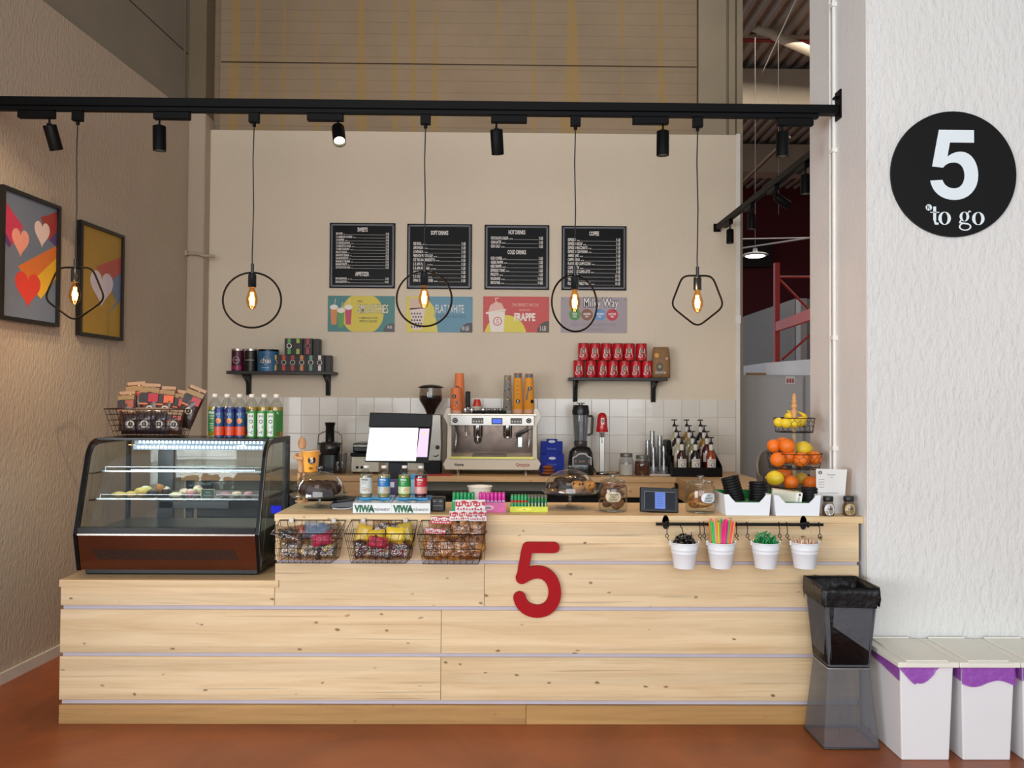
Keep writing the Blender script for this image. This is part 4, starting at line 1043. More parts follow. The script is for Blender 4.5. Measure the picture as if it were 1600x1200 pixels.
l.build('label', [mat('#d8cfc4', 0.4), mat('#33433a', 0.4), mat('#8c7a55', 0.4), mat('#c9a233', 0.4), mat('#b33a26', 0.4), mat('#3a3a3a', 0.4)], can)
lowc = [904.2, 923.3, 941.3, 957.8, 975.6, 993.6, 1010.5]
used = False
for i, px in enumerate(lowc):
    lab = 'red coffee can, %s from the left in the lower row on the right shelf' % ORD[i]
    if not used: can.location = on_shelf(s2, px, -0.10); can['label'] = lab; used = True
    else: dup(can, on_shelf(s2, px, -0.10 + random.uniform(-.004, .004)), lab, rz=random.uniform(-.25, .25))
for i, px in enumerate([911.5, 929.3, 947.3, 965.2, 983, 1002]):
    v = on_shelf(s2, px, -0.10 + random.uniform(-.004, .004)); dup(can, (v[0], v[1], v[2]+hc+.001), 'red coffee can, %s from the left in the upper row on the right shelf' % ORD[i], rz=random.uniform(-.25, .25))
v = on_shelf(s2, 0, -0.10)
# bag
t = thing('coffee_bag', 'brown paper coffee bag at the right end of the right shelf', 'bag', on_shelf(s2, 1031, -0.06))
hb = 49*uS; wb_ = 14*uS
b = MB(); 
rings = [(0, wb_, .045), (.05, wb_*1.02, .05), (hb*.6, wb_*1.0, .046), (hb*.85, wb_*.95, .035), (hb*.97, wb_*.86, .016), (hb, wb_*.8, .010)]
vs = []; n = 20
for z, a, d in rings:
    for j in range(n):
        an = 2*PI*j/n; q = 1/((abs(math.cos(an))**4+abs(math.sin(an))**4)**.25)
        vs.append((a*q*math.cos(an)+random.uniform(-.0015, .0015), -.045+d*q*math.sin(an), z))
fs = [(i*n+j, i*n+(j+1) % n, (i+1)*n+(j+1) % n, (i+1)*n+j) for i in range(len(rings)-1) for j in range(n)] + [tuple(range(n-1, -1, -1)), tuple(range((len(rings)-1)*n, len(rings)*n))]
b.add(vs, fs, 0, True); b.build('bag_body', mat('#8f6b45', 0.65, bump=.3, bscale=25), t)
l = MB(); l.disc(-.045, hb*.72, .020, -.098, 0).disc(.04, hb*.62, .013, -.098, 1).disc(-.02, hb*.35, .027, -.0985, 2, rz=.036).face([(-.055, .035), (.03, .035), (.035, .055), (-.06, .055)], -.099, 3).disc(-.02, hb*.36, .016, -.0988, 4)
l.txt('5 to go', -.013, .045, .022, -.0995, m=5, bold=.02)
l.build('label', [mat('#d9982c', 0.4), mat('#c98f7a', 0.4), mat('#3c4038', 0.4), mat('#b3a792', 0.4), mat('#9c8a66', 0.4), mat('#2c2c2c', 0.4)], t)

# =================================================================== ON THE BACK WORKTOP
def back(px, Y): return (W(px, 740, Y).x, Y, ZB+0.0005)
# --- espresso machine
Ym = 6.80; c = U(768.5, 741, Ym)
M_ = mat('#d8cfbd', 0.35, var=0.02, coat=.4); CR = CHROME()
t = thing('espresso_machine', 'cream and chrome two group espresso machine with cups on top', 'coffee machine', back(768.5, Ym))
# profile pieces given in picture pixels
bp_ = [(697, 716), (840, 716), (845, 723), (841, 733), (696, 733), (692, 725)]
MB().prism(c.P(bp_), 0, .34).build('base_panel', M_, t, bevel=0.003)
for (a, s) in ((1, 0), (-1, 0)):
    f = (lambda p: p) if a == -1 else (lambda p: 1537-p)
    wing = [(702, 636), (697, 638), (692, 651), (699, 664), (703, 664), (703, 714), (698, 716), (708, 716), (708, 660), (702, 660)] if False else [(703, 637), (697.5, 637), (692, 650), (699, 664), (698, 716), (705, 716), (705, 664), (704, 650)]
    MB().prism(c.P([(f(x), z) for x, z in wing]), 0.01, .36).build('side_panel', M_, t, bevel=0.002)
MB().prism(c.P([(703, 648), (834, 648), (834, 664), (703, 664)]), -.03, .34).build('head_panel', mat('#9a968f', 0.25, .9, var=.03), t, bevel=.003)
MB().box(c.x(700), c.x(837), -.02, .36, c.z(648), c.z(646)).build('cup_tray', mat('#cfc7b6', .3, .5), t)
MB().box(c.x(704), c.x(833), .22, .25, c.z(716), c.z(664)).build('back_plate', mat('#5c5048', 0.15, 0.9, var=.3, scale=14), t)
MB().box(c.x(703), c.x(834), -.01, .22, c.z(716), c.z(712.5)).build('drip_tray', mat('#c9c06a', 0.3, 0.6), t)
MB().box(c.x(737), c.x(792), -.014, .10, c.z(712.3), c.z(711)).build('drip_grid', mat('#3a3835', 0.3, .8), t)
for i, px in enumerate((746, 793)):
    gq = MB().lathe([(0, c.z(684)), (.030, c.z(684)), (.036, c.z(681)), (.036, c.z(664))], (c.x(px), .05, 0), n=24).build('group_head', CR, t)
    if i == 0: MB().tube([(c.x(px), .02, c.z(686)), (c.x(px), -.04, c.z(687)), (c.x(px), -.12, c.z(690))], .012, 10).lathe([(0, c.z(692)), (.028, c.z(691)), (.033, c.z(684)), (0, c.z(684))], (c.x(px), .05, 0), n=20).build('portafilter', mat('#bdbab4', 0.2, .9), t)
MB().hexa([(c.x(806), -.05, c.z(684)), (c.x(822), -.05, c.z(674)), (c.x(822), -.02, c.z(674)), (c.x(806), -.02, c.z(684))], [(c.x(806), -.05, c.z(678)), (c.x(832), -.05, c.z(667)), (c.x(832), -.02, c.z(667)), (c.x(806), -.02, c.z(678))]).build('portafilter_handle', BLACK(), t)
MB().box(c.x(809), c.x(815), -.03, -.01, c.z(697), c.z(682)).build('lever', CR, t)
for px, w in ((711, 1), (727, 1), (824, 1)):
    MB().tube([(c.x(px), -.01, c.z(664)), (c.x(px), -.03, c.z(672)), (c.x(px+2.5), -.06, c.z(680)), (c.x(px+1), -.05, c.z(700 if px != 727 else 682))], .005, 8).build('steam_wand', CR, t)
for px in (711, 825.5):
    MB().cyl((c.x(px), -.045, c.z(656)), (c.x(px), -.031, c.z(656)), .021, n=20).build('knob', BLACK(), t)
    MB().ring(c.x(px), c.z(656), .009, .012, -.0455, 0).build('knob_mark', WHT, t)
d = MB(); d.box(c.x(767.5), c.x(784.5), -.034, -.0305, c.z(662), c.z(652)).build('display', mat('#181b22', .3), t)
MB().box(c.x(769.5), c.x(782.5), -.0355, -.0342, c.z(660), c.z(654)).build('display_screen', lamp_mat('#2f55d8', 1.0), t)
for p0, p1 in ((737, 755), (797, 815)):
    k = MB().box(c.x(p0), c.x(p1), -.033, -.0305, c.z(661), c.z(652), 0)
    for i in range(4): k.disc(c.x(p0+3+i*4.1), c.z(657.5), .007, -.0336, 1, 12)
    k.build('button_pad', [mat('#4a4844', .35), mat('#c9c6be', .4)], t)
for px in (715, 822): MB().cyl((c.x(px), .05, 0), (c.x(px), .05, c.z(733)), .018, n=14).cyl((c.x(px), .29, 0), (c.x(px), .29, c.z(733)), .018, n=14).build('foot', CR, t)
l = MB(); l.txt('Victoria', c.x(717), c.z(725), .030, -.0015, sx=.8, m=0, bold=.04); l.txt('Qntoria', c.x(816.5), c.z(724.5), .036, -.0015, m=1, bold=.02)
l.tube([(c.x(813), -.002, c.z(727.3)), (c.x(819), -.002, c.z(728.5)), (c.x(825), -.002, c.z(727.3))], .0015, 4, 1)
l.build('lettering', [INK, mat('#a3202a', .4)], t)
ZM = ZB+c.z(646)+.0015
ctop = U(768.5, 646, 6.93)
def topm(px, Y=6.93): return (W(px, 640, Y).x, Y, ZM)
CUPO = mat('#f2a238', 0.5, var=.03, spec=.3); CUPG = mat('#6c7078', .45)
def cup_stack(px, y_bot, y_top, w0, w1, lab, col, rim, k, Y=6.93, base=None, extra=None, pat=0):
    """upside-down cups nested in one another: each cup of the stack is a thing"""
    u = Y/F; H = (y_bot-y_top)*u; r0 = w0/2*u; r1 = w1/2*u; x, y, z = base or topm(px, Y)
    n = k; step = .0125 if n > 1 else 0; Hc = H-step*(n-1)
    for i in range(n):
        t = thing('paper_cup', lab + ', %s cup from its top' % ORD[n-1-i], 'cup', (x, y, z+i*step), group=lab + ' stack')
        last = i == n-1
        tz = Hc if last else step+.002
        ra = r0; rb = r0+(r1-r0)*(tz/Hc)
        c_ = MB().lathe([(ra+.002, 0), (ra+.003, .003), (ra+.001, .006), (ra, .006), (rb, tz)] + ([(rb, tz), (rb*.94, tz), (rb*.94, tz-.004), (0, tz-.004)] if last else []), n=24)
        c_.build('cup_body', col if last else rim, t)
        if last:
            l = MB()
            def RR(zv): return ra+(rb-ra)*zv/tz+.0012
            if pat == 1:
                zc_ = tz*.22; l.cdisc(0, 0, RR(zc_)+.0014, .0, zc_, .018, 0); l.txt('5', 0, zc_, .030, m=1, cyl=(0, 0, RR(zc_)+.003), bold=.03)
                for j in range(4):
                    zc2 = tz*(.42+.11*j); l.cdisc(0, 0, RR(zc2)+.001, -.003, zc2, .0075, 2, 10, .005)
                l.cpatch(0, 0, RR(tz*.9), -.9, .9, tz*.86, tz*.985, 3, R1=RR(tz*.985))
            elif pat == 2:
                zc_ = tz*.58; l.cdisc(0, 0, RR(zc_)+.0014, .006, zc_, .016, 0); l.txt('5', .006, zc_, .026, m=1, cyl=(0, 0, RR(zc_)+.003), bold=.03)
                zc_ = tz*.22; l.cdisc(0, 0, RR(zc_)+.0014, .028, zc_, .016, 0)
                for j in range(5): l.cdisc(0, 0, RR(tz*(.35+.06*j))+.001, -.022+.004*j, tz*(.30+.07*j), .010, 3, 8, .012)
                l.cpatch(0, 0, RR(tz*.9), -1, .9, tz*.88, tz*.985, 3, R1=RR(tz*.985))
            elif pat == 3:
                rr = random.Random(5)
                for j in range(26):
                    zc_ = tz*rr.uniform(.04, .95); l.cdisc(0, 0, RR(zc_)+.001+j*.00005, rr.uniform(-.024, .024), zc_, rr.uniform(.004, .009), (0, 2, 3, 4, 5)[j % 5], 7)
            elif pat == 4:
                zc_ = tz*.62; l.cdisc(0, 0, RR(zc_)+.0014, -.014, zc_, .017, 0); zc_ = tz*.35; l.cdisc(0, 0, RR(zc_)+.0014, .01, zc_, .010, 3, 9, .016)
                l.txt('5', -.014, tz*.62, .026, m=1, cyl=(0, 0, RR(tz*.62)+.003), bold=.03)
                for j in range(5): l.cdisc(0, 0, RR(tz*.2)+.001, -.01+.008*j, tz*(.12+.05*j), .004, 2 if j % 2 else 1, 7)
            if l.f: l.build('print', [INK, WHT, mat('#8c4a22', .4), CUPG, mat('#d9c93a', .4), mat('#c9604a', .4)], t)
    return
cup_stack(712.5, 646, 606, 20, 15, 'short orange cup stack, left on the machine', mat('#f48a56', .5, var=.03, spec=.3), mat('#e9b49a', .5), 3, Y=6.90, pat=4)
x_, y__, z__ = topm(717.5, 6.99)
cup_stack(717.5, 646, 583.5, 19, 13.5, 'tall orange cup stack, left on the machine', mat('#f48a56', .5, var=.03, spec=.3), mat('#e9b49a', .5), 2, Y=6.99, pat=4)
cup_stack(793, 646, 586, 14.5, 10.5, 'slim patterned grey cup stack on the machine', mat('#8d8c86', .45, var=.05), mat('#a7a59f', .5), 3, Y=6.94, pat=3)
cup_stack(809, 646, 582, 17, 12.5, 'orange cup stack, right middle on the machine', CUPO, mat('#e6b08a', .5), 4, Y=6.93, pat=1)
cup_stack(826.5, 646, 583, 17.5, 12, 'orange grey cup stack, rightmost on the machine', CUPO, mat('#e6b08a', .5), 4, Y=6.94, pat=2)
# tamper, red cup, espresso cups, portafilters on top
u_ = 6.93/F
t = thing('tamper', 'black tamper standing on the espresso machine', 'tamper', topm(731, 6.92))
MB().lathe([(0, 0), (.026, 0), (.026, .018), (.010, .024), (.010, .05)], n=18).build('base', CHROME(), t)
MB().box(-.020, .020, -.018, .018, .05, .185).build('handle', BLACK(), t, bevel=.006)
t = thing('plastic_cup', 'small red plastic cup turned over on a cream cup on the machine', 'cup', (W(745.5, 630, 6.95).x, 6.95, ZM+.062))
MB().lathe([(.037, 0), (.037, .004), (.024, .058), (.024, .058), (0, .058)], n=22).build('cup_body', mat('#d23a22', .25, coat=.4), t)
MB().lathe([(.039, 0), (.040, .003), (.037, .006)], n=22).build('rim', mat('#d23a22', .25, coat=.4), t)
t = thing('coffee_cup', 'cream cup under the red one on the espresso machine', 'cup', (W(744, 640, 6.95).x, 6.95, ZM))
MB().lathe([(0, 0), (.03, 0), (.048, .03), (.052, .060), (.052, .060), (.046, .0605), (0, .0605)], n=24).build('cup_body', mat('#d9cdb8', .4), t)
MB().tube([(.049, 0, .05), (.072, 0, .045), (.07, 0, .022), (.044, 0, .018)], .005, 8).build('handle', mat('#d9cdb8', .4), t)
for i, (px, Y) in enumerate(((727, 6.86), (737, 6.84), (755, 6.85), (764, 6.93), (773, 6.95), (782, 6.94))):
    t = thing('espresso_glass', 'small shiny espresso cup on the machine, %s from the left' % ORD[i], 'cup', topm(px, Y), group='small cups on the espresso machine')
    m_ = CHROME() if i < 3 else glass('#e8e8e6', .12)
    MB().lathe([(0, .002), (.017, 0), (.022, .045), (.022, .045), (.0205, .045), (.016, .004)], n=18).build('cup_body', m_, t)
    MB().tube([(.021, 0, .038), (.034, 0, .034), (.033, 0, .018), (.019, 0, .014)], .0028, 6).build('handle', m_, t)
for i, (px, L_) in enumerate(((752, 26), (771, 14), (785, 12))):
    t = thing('portafilter', 'black handled filter holder lying on the espresso machine, %s from the left' % ORD[i], 'portafilter', topm(px, 6.83), group='spare filter holders')
    MB().tube([(-L_/2*u_, 0, .014), (L_/2*u_, 0, .016)], .013, 10).build('handle', BLACK(), t)
    MB().lathe([(0, .006), (.020, .006), (.022, .024), (.018, .025)], (-L_/2*u_-.02, .01, 0), n=18).build('basket', CHROME(), t)

# --- grinder
Y = 6.92; c = U(672, 742, Y)
t = thing('coffee_grinder', 'coffee grinder with a hopper of dark beans behind the till screen', 'coffee grinder', back(672, Y))
MB().box(c.x(663), c.x(689), -.06, .14, 0, c.z(722)).build('base', BLACK(), t, bevel=.004)
MB().prism(c.P([(668, 722), (689, 722), (690, 700), (689, 650), (668, 650)]), -.05, .1).build('body', mat('#a8a49b', .3, .5), t, bevel=.006)
MB().box(c.x(674), c.x(687), -.054, -.0505, c.z(704), c.z(696)).build('switch_plate', mat('#b8b4ab', .3), t)
MB().disc(c.x(684), c.z(701), .018, -.0555, 0).tube([(c.x(678), -.056, c.z(714)), (c.x(682), -.056, c.z(715)), (c.x(686), -.056, c.z(712))], .004, 6).build('emblem', INK, t)
MB().lathe([(.03, c.z(650)), (.045, c.z(642)), (.092, c.z(628)), (.088, c.z(621)), (.085, c.z(621)), (0, c.z(622))], n=28).build('beans', mat('#1e0f0a', .4, bump=1.0, bscale=90), t)
MB().lathe([(.032, c.z(650)), (.047, c.z(643)), (.095, c.z(628)), (.098, c.z(623)), (.088, c.z(608)), (.088, c.z(607))], n=28).build('hopper', glass('#d0ccc6', .06), t)
MB().lathe([(0, c.z(603.5)), (.02, c.z(603.8)), (.07, c.z(605)), (.104, c.z(607.5)), (.104, c.z(609)), (0, c.z(609))], n=28).build('hopper_lid', mat('#17110e', .35), t)
# --- juicer
Y = 6.95; c = U(515, 740, Y)
t = thing('juicer', 'black upright juicer with clear jug by the tiled wall', 'juicer', back(515, Y))
MB().lathe([(0, 0), (.088, 0), (.092, .02), (.085, c.z(725)), (.080, c.z(712))], n=28, sq=4).build('base', mat('#2b2a2a', .3, .4), t)
MB().lathe([(.075, c.z(712)), (.088, c.z(705)), (.092, c.z(694)), (.06, c.z(692)), (.035, c.z(691))], n=28).build('bowl', mat('#232224', .25, coat=.4), t)
MB().lathe([(.038, c.z(692)), (.036, c.z(668)), (.040, c.z(667)), (.044, c.z(662)), (.044, c.z(662)), (0, c.z(661.5))], n=24).build('feed_chute', mat('#131314', .3), t)
w = MB(); 
for s in (-1, 1): w.tube([(s*.098, 0, c.z(722)), (s*.100, 0, c.z(690)), (s*.097, 0, c.z(682)), (s*.06, 0, c.z(677)), (s*.02, -.02, c.z(676))], .004, 6)
w.build('locking_bar', mat('#6c6a66', .3, .8), t)
MB().box(-.098, .098, -.03, .03, c.z(696), c.z(693.5)).build('rim', mat('#1a1a1a', .3), t)
MB().lathe([(0, .002), (.035, .002), (.04, .07), (.038, .10)], (.085, -.07, 0), n=18).build('jug', glass('#c8c8c8', .1), t)
t = thing('clear_jug', 'clear plastic jug standing right of the juicer', 'jug', back(535, 6.86))
MB().lathe([(0, .002), (.030, .002), (.036, .12), (.040, .17)], n=18).build('jug_body', glass('#dadada', .08), t)
MB().tube([(.037, 0, .14), (.062, 0, .13), (.06, 0, .06), (.033, 0, .05)], .004, 6).build('handle', glass('#dadada', .12), t)
# --- contact grill / toaster
Y = 6.90; c = U(572, 741, Y)
t = thing('contact_grill', 'silver and black contact grill half hidden by the till screen', 'grill', back(572, Y))
MB().box(c.x(550), c.x(594), -.05, .25, .012, c.z(714)).build('base', mat('#b3a795', .3, .7), t, bevel=.006)
MB().box(c.x(549), c.x(595), -.06, .25, c.z(714), c.z(709)).build('grill_plate', BLACK(), t, bevel=.004)
MB().box(c.x(552), c.x(594), -.04, .25, c.z(708), c.z(694)).build('lid', mat('#1b1a1a', .3), t, bevel=.012, seg=2)
MB().box(c.x(553), c.x(590), -.07, -.042, c.z(700), c.z(695)).build('handle', mat('#8d8a84', .3, .8), t, bevel=.006)
for px in (560, 567): MB().cyl((c.x(px), -.066, c.z(731)), (c.x(px), -.051, c.z(731)), .011, n=14).build('knob', BLACK(), t)
for px in (553, 590): MB().box(c.x(px)-.01, c.x(px)+.01, 0, .03, 0, .012).build('foot', BLACK(), t)
# --- blue boxes
Yb = 7.0
for i, (x0, x1, y1, y0, yd, lab, z0) in enumerate(((845, 879, 737, 692, 7.02, 'plain blue tea carton at the back, beside the blender', 0), (844.5, 881, 741, 711, 6.93, 'lower blue tea carton in front, beside the blender', 0))):
    c = U((x0+x1)/2, 741, yd); h = c.z(y0); w = (x1-x0)/2*c.u
    t = thing('tea_carton', lab, 'box', back((x0+x1)/2, yd), group='blue cartons by the blender')
    MB().box(-w, w, 0, .07, 0, h).box(-w*.5, w*.5, 0, .003, h, h+.022).build('carton', mat('#0e2a96', .5, spec=.2), t)
    MB().disc(0, h-.0 if i == 0 else h-.03, .030, -.0008, 0, 20, .012).build('emblem', mat('#c9cbe0', .4), t)
    l = MB().txt('Infuzie', 0, h*.78 if i == 0 else h*.5, .03, -.001, m=0).box(-.03, .03, -.001, -.0005, h*.6 if i == 0 else h*.3, (h*.6 if i == 0 else h*.3)+.002)
    l.build('lettering', mat('#5570c0', .4), t)
# cookie pile
def cookie(mb, x, y, z, r, h, m=0, seed=0, tilt=0): 
    T = mb.T; mb.T = Matrix.Translation((x, y, z)) @ Matrix.Rotation(tilt, 4, 'X')
    mb.ell((0, 0, h/2), (r, r, h*.6), m, 16, 6, .10, seed); mb.T = T; return mb
COOK = mat('#8a4a22', .7, bump=.8, bscale=70, var=.25, scale=60)
for i in range(3):
    v = back(858, 6.78); t = MB(); cookie(t, 0, 0, 0, .055-.004*i, .026, 0, i)
    o = tag(t.build('cookie', COOK), 'brown cookie in the pile left of the blender, %s' % ('bottom one', 'middle one', 'top one')[i], 'cookie', 'cookie pile by the blender')
    o.location = (v[0]-.01+.006*(i % 2), v[1], v[2]+.006+.025*i)
tag(MB().lathe([(0, 0), (.07, 0), (.078, .006), (.072, .006), (.06, .003), (0, .003)], n=28).build('plate', mat('#3a332c', .4)), 'dark plate under the cookie pile left of the blender', 'plate').location = back(857, 6.78)
# --- blender
Y = 6.90; c = U(907, 741, Y)
t = thing('blender', 'black blender with a tall clear jug and black lid', 'blender', back(907, Y))
base = MB(); rings = [(.106, .095, 0), (.108, .098, .03), (.095, .085, c.z(706)), (.075, .07, c.z(699)), (.055, .055, c.z(697))]
vs = []; n = 28
for a, b_, z in rings:
    for j in range(n):
        an = 2*PI*j/n; q = 1/((abs(math.cos(an))**6+abs(math.sin(an))**6)**(1/6)); vs.append((a*q*math.cos(an), b_*q*math.sin(an), z))
base.add(vs, [(i*n+j, i*n+(j+1) % n, (i+1)*n+(j+1) % n, (i+1)*n+j) for i in range(4) for j in range(n)] + [tuple(range(4*n, 5*n))], 0, True)
base.build('base', mat('#0f0f10', .22, coat=.5), t)
l = MB()
pl_ = [(893, 725), (893, 713), (898, 711), (902, 707.5), (908, 706.5), (914, 707.5), (917, 711), (922, 713), (922, 725)]
l.prism(c.P(pl_), -.1045, -.095, 0); l.prism([(x*.9, z*.9+.0085) for x, z in c.P(pl_)], -.1055, -.1046, 1)
for px in (896, 917): l.box(c.x(px), c.x(px+3), -.107, -.1056, c.z(722), c.z(717), 2)
l.box(c.x(902), c.x(912), -.107, -.1056, c.z(721), c.z(718), 2)
l.build('control_panel', [mat('#a09c96', .3, .6), mat('#15130f', .3), mat('#6e5548', .4)], t)
MB().lathe([(0, c.z(697)), (.055, c.z(697)), (.057, c.z(690)), (.055, c.z(689))], n=24).build('jug_collar', mat('#4b4a48', .25, .4), t)
MB().lathe([(.053, c.z(690)), (.057, c.z(680)), (.068, c.z(648)), (.068, c.z(646))], n=28).build('jug', glass('#dfe1e3', .12), t)
MB().lathe([(.047, c.z(690)), (.051, c.z(680)), (.062, c.z(648))], n=28).build('jug_wall', glass('#d9dbdd', .05), t)
MB().lathe([(.070, c.z(648)), (.073, c.z(643)), (.066, c.z(635)), (.060, c.z(633)), (.060, c.z(633)), (0, c.z(632.5))], n=28).build('lid', mat('#141414', .3), t)
MB().tube([(-.034, 0, c.z(630)), (.034, 0, c.z(630))], .004, 8).cyl((0, 0, c.z(633)), (0, 0, c.z(630)), .018, n=12).build('lid_knob', mat('#6f6d6a', .3, .6), t)
MB().tube([(.064, 0, c.z(650)), (.095, 0, c.z(650.5)), (.099, 0, c.z(654)), (.092, 0, c.z(677)), (.060, 0, c.z(680))], .0105, 10).build('handle', mat('#121212', .3), t)
# --- drink mixer
Y = 6.92; c = U(940.5, 741, Y)
t = thing('drink_mixer', 'drink mixer with a bright red head on a steel column', 'mixer', back(940.5, Y))
MB().lathe([(0, 0), (.052, 0), (.054, .01), (.048, .02), (.03, .024)], n=28).build('base', CHROME(), t)
MB().box(-.022, .022, .0, .03, .02, c.z(675)).build('column', mat('#c2bfb9', .3, .6), t, bevel=.004)
MB().lathe([(0, c.z(675)), (.050, c.z(675)), (.052, c.z(674)), (.044, c.z(664)), (.042, c.z(655)), (.034, c.z(648)), (.018, c.z(645.2)), (0, c.z(644.8))], n=28).build('motor_head', mat('#c5141c', .28, coat=.5), t)
MB().cyl((0, -.02, c.z(692)), (0, -.02, c.z(676)), .003, n=8).lathe([(.016, c.z(683)), (.018, c.z(676))], (0, -.01, 0), n=16).build('spindle', CHROME(), t)
MB().cpatch(0, 0, .0455, -.3, .3, c.z(663), c.z(653), 0).txt('9', 0, c.z(658), .045, m=1, cyl=(0, 0, .047), bold=.02).build('badge', [WHT, INK], t)
t = tag(MB().tube([(W(928, 736, 6.9).x, 6.9, ZB+.05), (W(933, 740, 6.86).x, 6.86, ZB+.006), (W(945, 741, 6.83).x, 6.83, ZB+.006), (W(960, 738, 6.9).x, 6.90, ZB+.006), (W(968, 742, 7.05).x, 7.05, ZB+.006)], .0045, 6).build('power_cord', BLACK()), 'black power cord lying beside the drink mixer', 'cord')
# --- two storage jars
for px, w, h, col, lab in ((978.5, 23.5, 34, '#d8d4cb', 'clear jar of white powder with a grey lid'), (1003.5, 24.5, 31, '#5a2c17', 'clear jar of brown powder with a grey lid')):
    Y = 6.86; c = U(px, 741, Y); r = w/2*c.u; H = h*c.u
    t = thing('storage_jar', lab, 'jar', back(px, Y), group='powder jars on the back worktop')
    MB().lathe([(0, .004), (r*.9, .004), (r*.93, .02), (r*.94, H*.52 if col[1] == 'd' else H*.68), (0, H*.50 if col[1] == 'd' else H*.70)], n=24).build('powder', mat(col, .8), t)
    MB().lathe([(0, .001), (r*.93, .001), (r, .012), (r*1.0, H*.5), (r*.96, H*.68), (r*.78, H*.80), (r*.78, H*.84)], n=28).build('jar_body', glass('#eef0f0', .07), t)
    MB().lathe([(r*.80, H*.83), (r*.82, H*.85), (r*.82, H*.98), (r*.78, H), (0, H)], n=28).build('lid', mat('#77746f', .4, .5), t)
# --- shakers / cup holder left of the syrups
for i, (px, w, h, Y) in enumerate(((1019, 12, 66, 6.98), (1031, 12, 58, 7.02), (1021, 13, 42, 6.86), (1037, 13, 44, 6.88), (1012, 12, 50, 7.08))):
    c = U(px, 741, Y); r = w/2*c.u; H = h*c.u*.98
    t = thing('clear_tumbler', ('tall clear plastic cup stack at the back, left end', 'tall clear plastic cup stack at the back, middle', 'shorter clear plastic cup stack in front, left', 'shorter clear plastic cup stack in front, right', 'clear cup stack at the far back left of its tray')[i], 'cup', (W(px, 740, Y).x, Y, ZB+.012), group='clear cup stacks')
    MB().lathe([(r*1.0, 0), (r*1.04, .004), (r*.98, .01), (r*.62, H), (r*.62, H), (0, H)], n=20).build('cup_body', glass('#d4d4d6', .16), t)
    g_ = MB()
    for k in range(5): g_.lathe([(r*(1.03-.008*k), .006+.012*k), (r*(1.05-.008*k), .009+.012*k)], n=20)
    g_.build('rims', mat('#c9c9c9', .3), t)
c = U(1032, 741, 6.9)
tag(MB().box(c.x(1012), c.x(1050), -.10, .20, 0, .011).build('tray', mat('#d9d6d0', .4), None, bevel=.004), 'pale tray under the clear plastic cup stacks', 'tray').location = back(1032, 6.9)
# black cup dispenser box
t = thing('cup_holder', 'black upright cup holder left of the syrup bottles', 'holder', back(1045, 7.08))
MB().box(-.028, .022, -.05, .12, 0, .28).build('body', BLACK(), t, bevel=.006)
MB().box(-.022, .018, -.044, .11, .2805, .282).build('rim', mat('#222222', .5), t)

# --- syrup rack: three columns on four steps
Y0 = 6.78; c = U(1085, 741, Y0)
t = thing('syrup_rack', 'black stepped rack holding syrup bottles by the wall edge', 'rack', back(1087, Y0))
w = 38*c.u; hs = [0.012, 0.058, 0.104, 0.150]
MB().box(-w, w, -.055, -.045, 0, .075).build('front_lip', BLACK(), t)
sr = MB()
for k in range(4): sr.box(-w, w, -.044+.092*k, .048+.092*k, 0, hs[k])
sr.build('steps', mat('#141312', .4), t)
for s_ in (-1, 1): MB().prismx([(-.055, 0), (.33, 0), (.33, .24), (.30, .24), (-.02, .10), (-.055, .075)], s_*w, s_*(w+.006)).build('side', BLACK(), t)
def syrup(mat_l, lab, loc, liquid_h=.19):
    t = thing('syrup_bottle', lab, 'bottle', loc, group='syrup bottles with black pumps')
    r = .040
    MB().lathe([(0, 0), (r*.95, 0), (r, .006), (r, .145), (r*.95, .158), (r*.45, .195), (.0155, .205), (.0155, .225)], n=20).build('bottle_body', mat_l, t)
    MB().lathe([(.0165, .200), (.0175, .202), (.0175, .246), (.0165, .248), (0, .248)], n=16).build('neck_band', mat('#dcd8cf', .45), t)
    p = MB().lathe([(.0165, .248), (.018, .25), (.015, .262), (.006, .272), (.005, .300), (.005, .300), (0, .300)], n=14)
    p.box(-.021, .021, -.006, .006, .300, .309).tube([(0, 0, .304), (-.03, -.012, .303)], .004, 6)
    p.build('pump', mat('#0c0a0a', .35), t)
    l = MB().cpatch(0, 0, r+.0008, -1.05, 1.05, .055, .13, 0)
    logo5(l, .004, .083, .0165, 0, 1, 0, cyl=(0, 0, r+.0014)); l.txt('Vanilla', 0.0, .118, .017, m=2, cyl=(0, 0, r+.002))
    l.build('label', [mat('#dbd5cc', .5), INK, mat('#8a5a40', .5)], t)
    return t
SL = {'red brown': mat('#3a0f08', .12, var=.1, coat=.6), 'black': mat('#0e0606', .12, coat=.6), 'amber': mat('#9c3c08', .12, var=.1, coat=.6), 'pale': mat('#b9b38f', .12, coat=.6), 'olive': mat('#8f8a5c', .12, coat=.6), 'dark red': mat('#4a0c14', .12, coat=.6), 'honey': mat('#a0742a', .12, coat=.6)}
kinds = [['red brown', 'black', 'amber'], ['pale', 'olive', 'dark red'], ['red brown', 'olive', 'honey'], ['pale', 'honey', 'black']]
frontpx = [[1065, 1086.5, 1111], [1060, 1082, 1104.5], [1056.5, 1077, 1100], [1053.5, 1073, 1094.5]]
cn = ['left column', 'middle column', 'right column']; rn = ['front row', 'second row', 'third row', 'back row']
for k in range(4):
    for j in range(3):
        Yk = Y0+.092*k; x = W(frontpx[k][j], 740, Yk).x
        syrup(SL[kinds[k][j]], '%s syrup bottle with black pump, %s, %s of the rack' % (kinds[k][j], cn[j], rn[k]), (x, Yk, ZB+.0015+hs[k]))
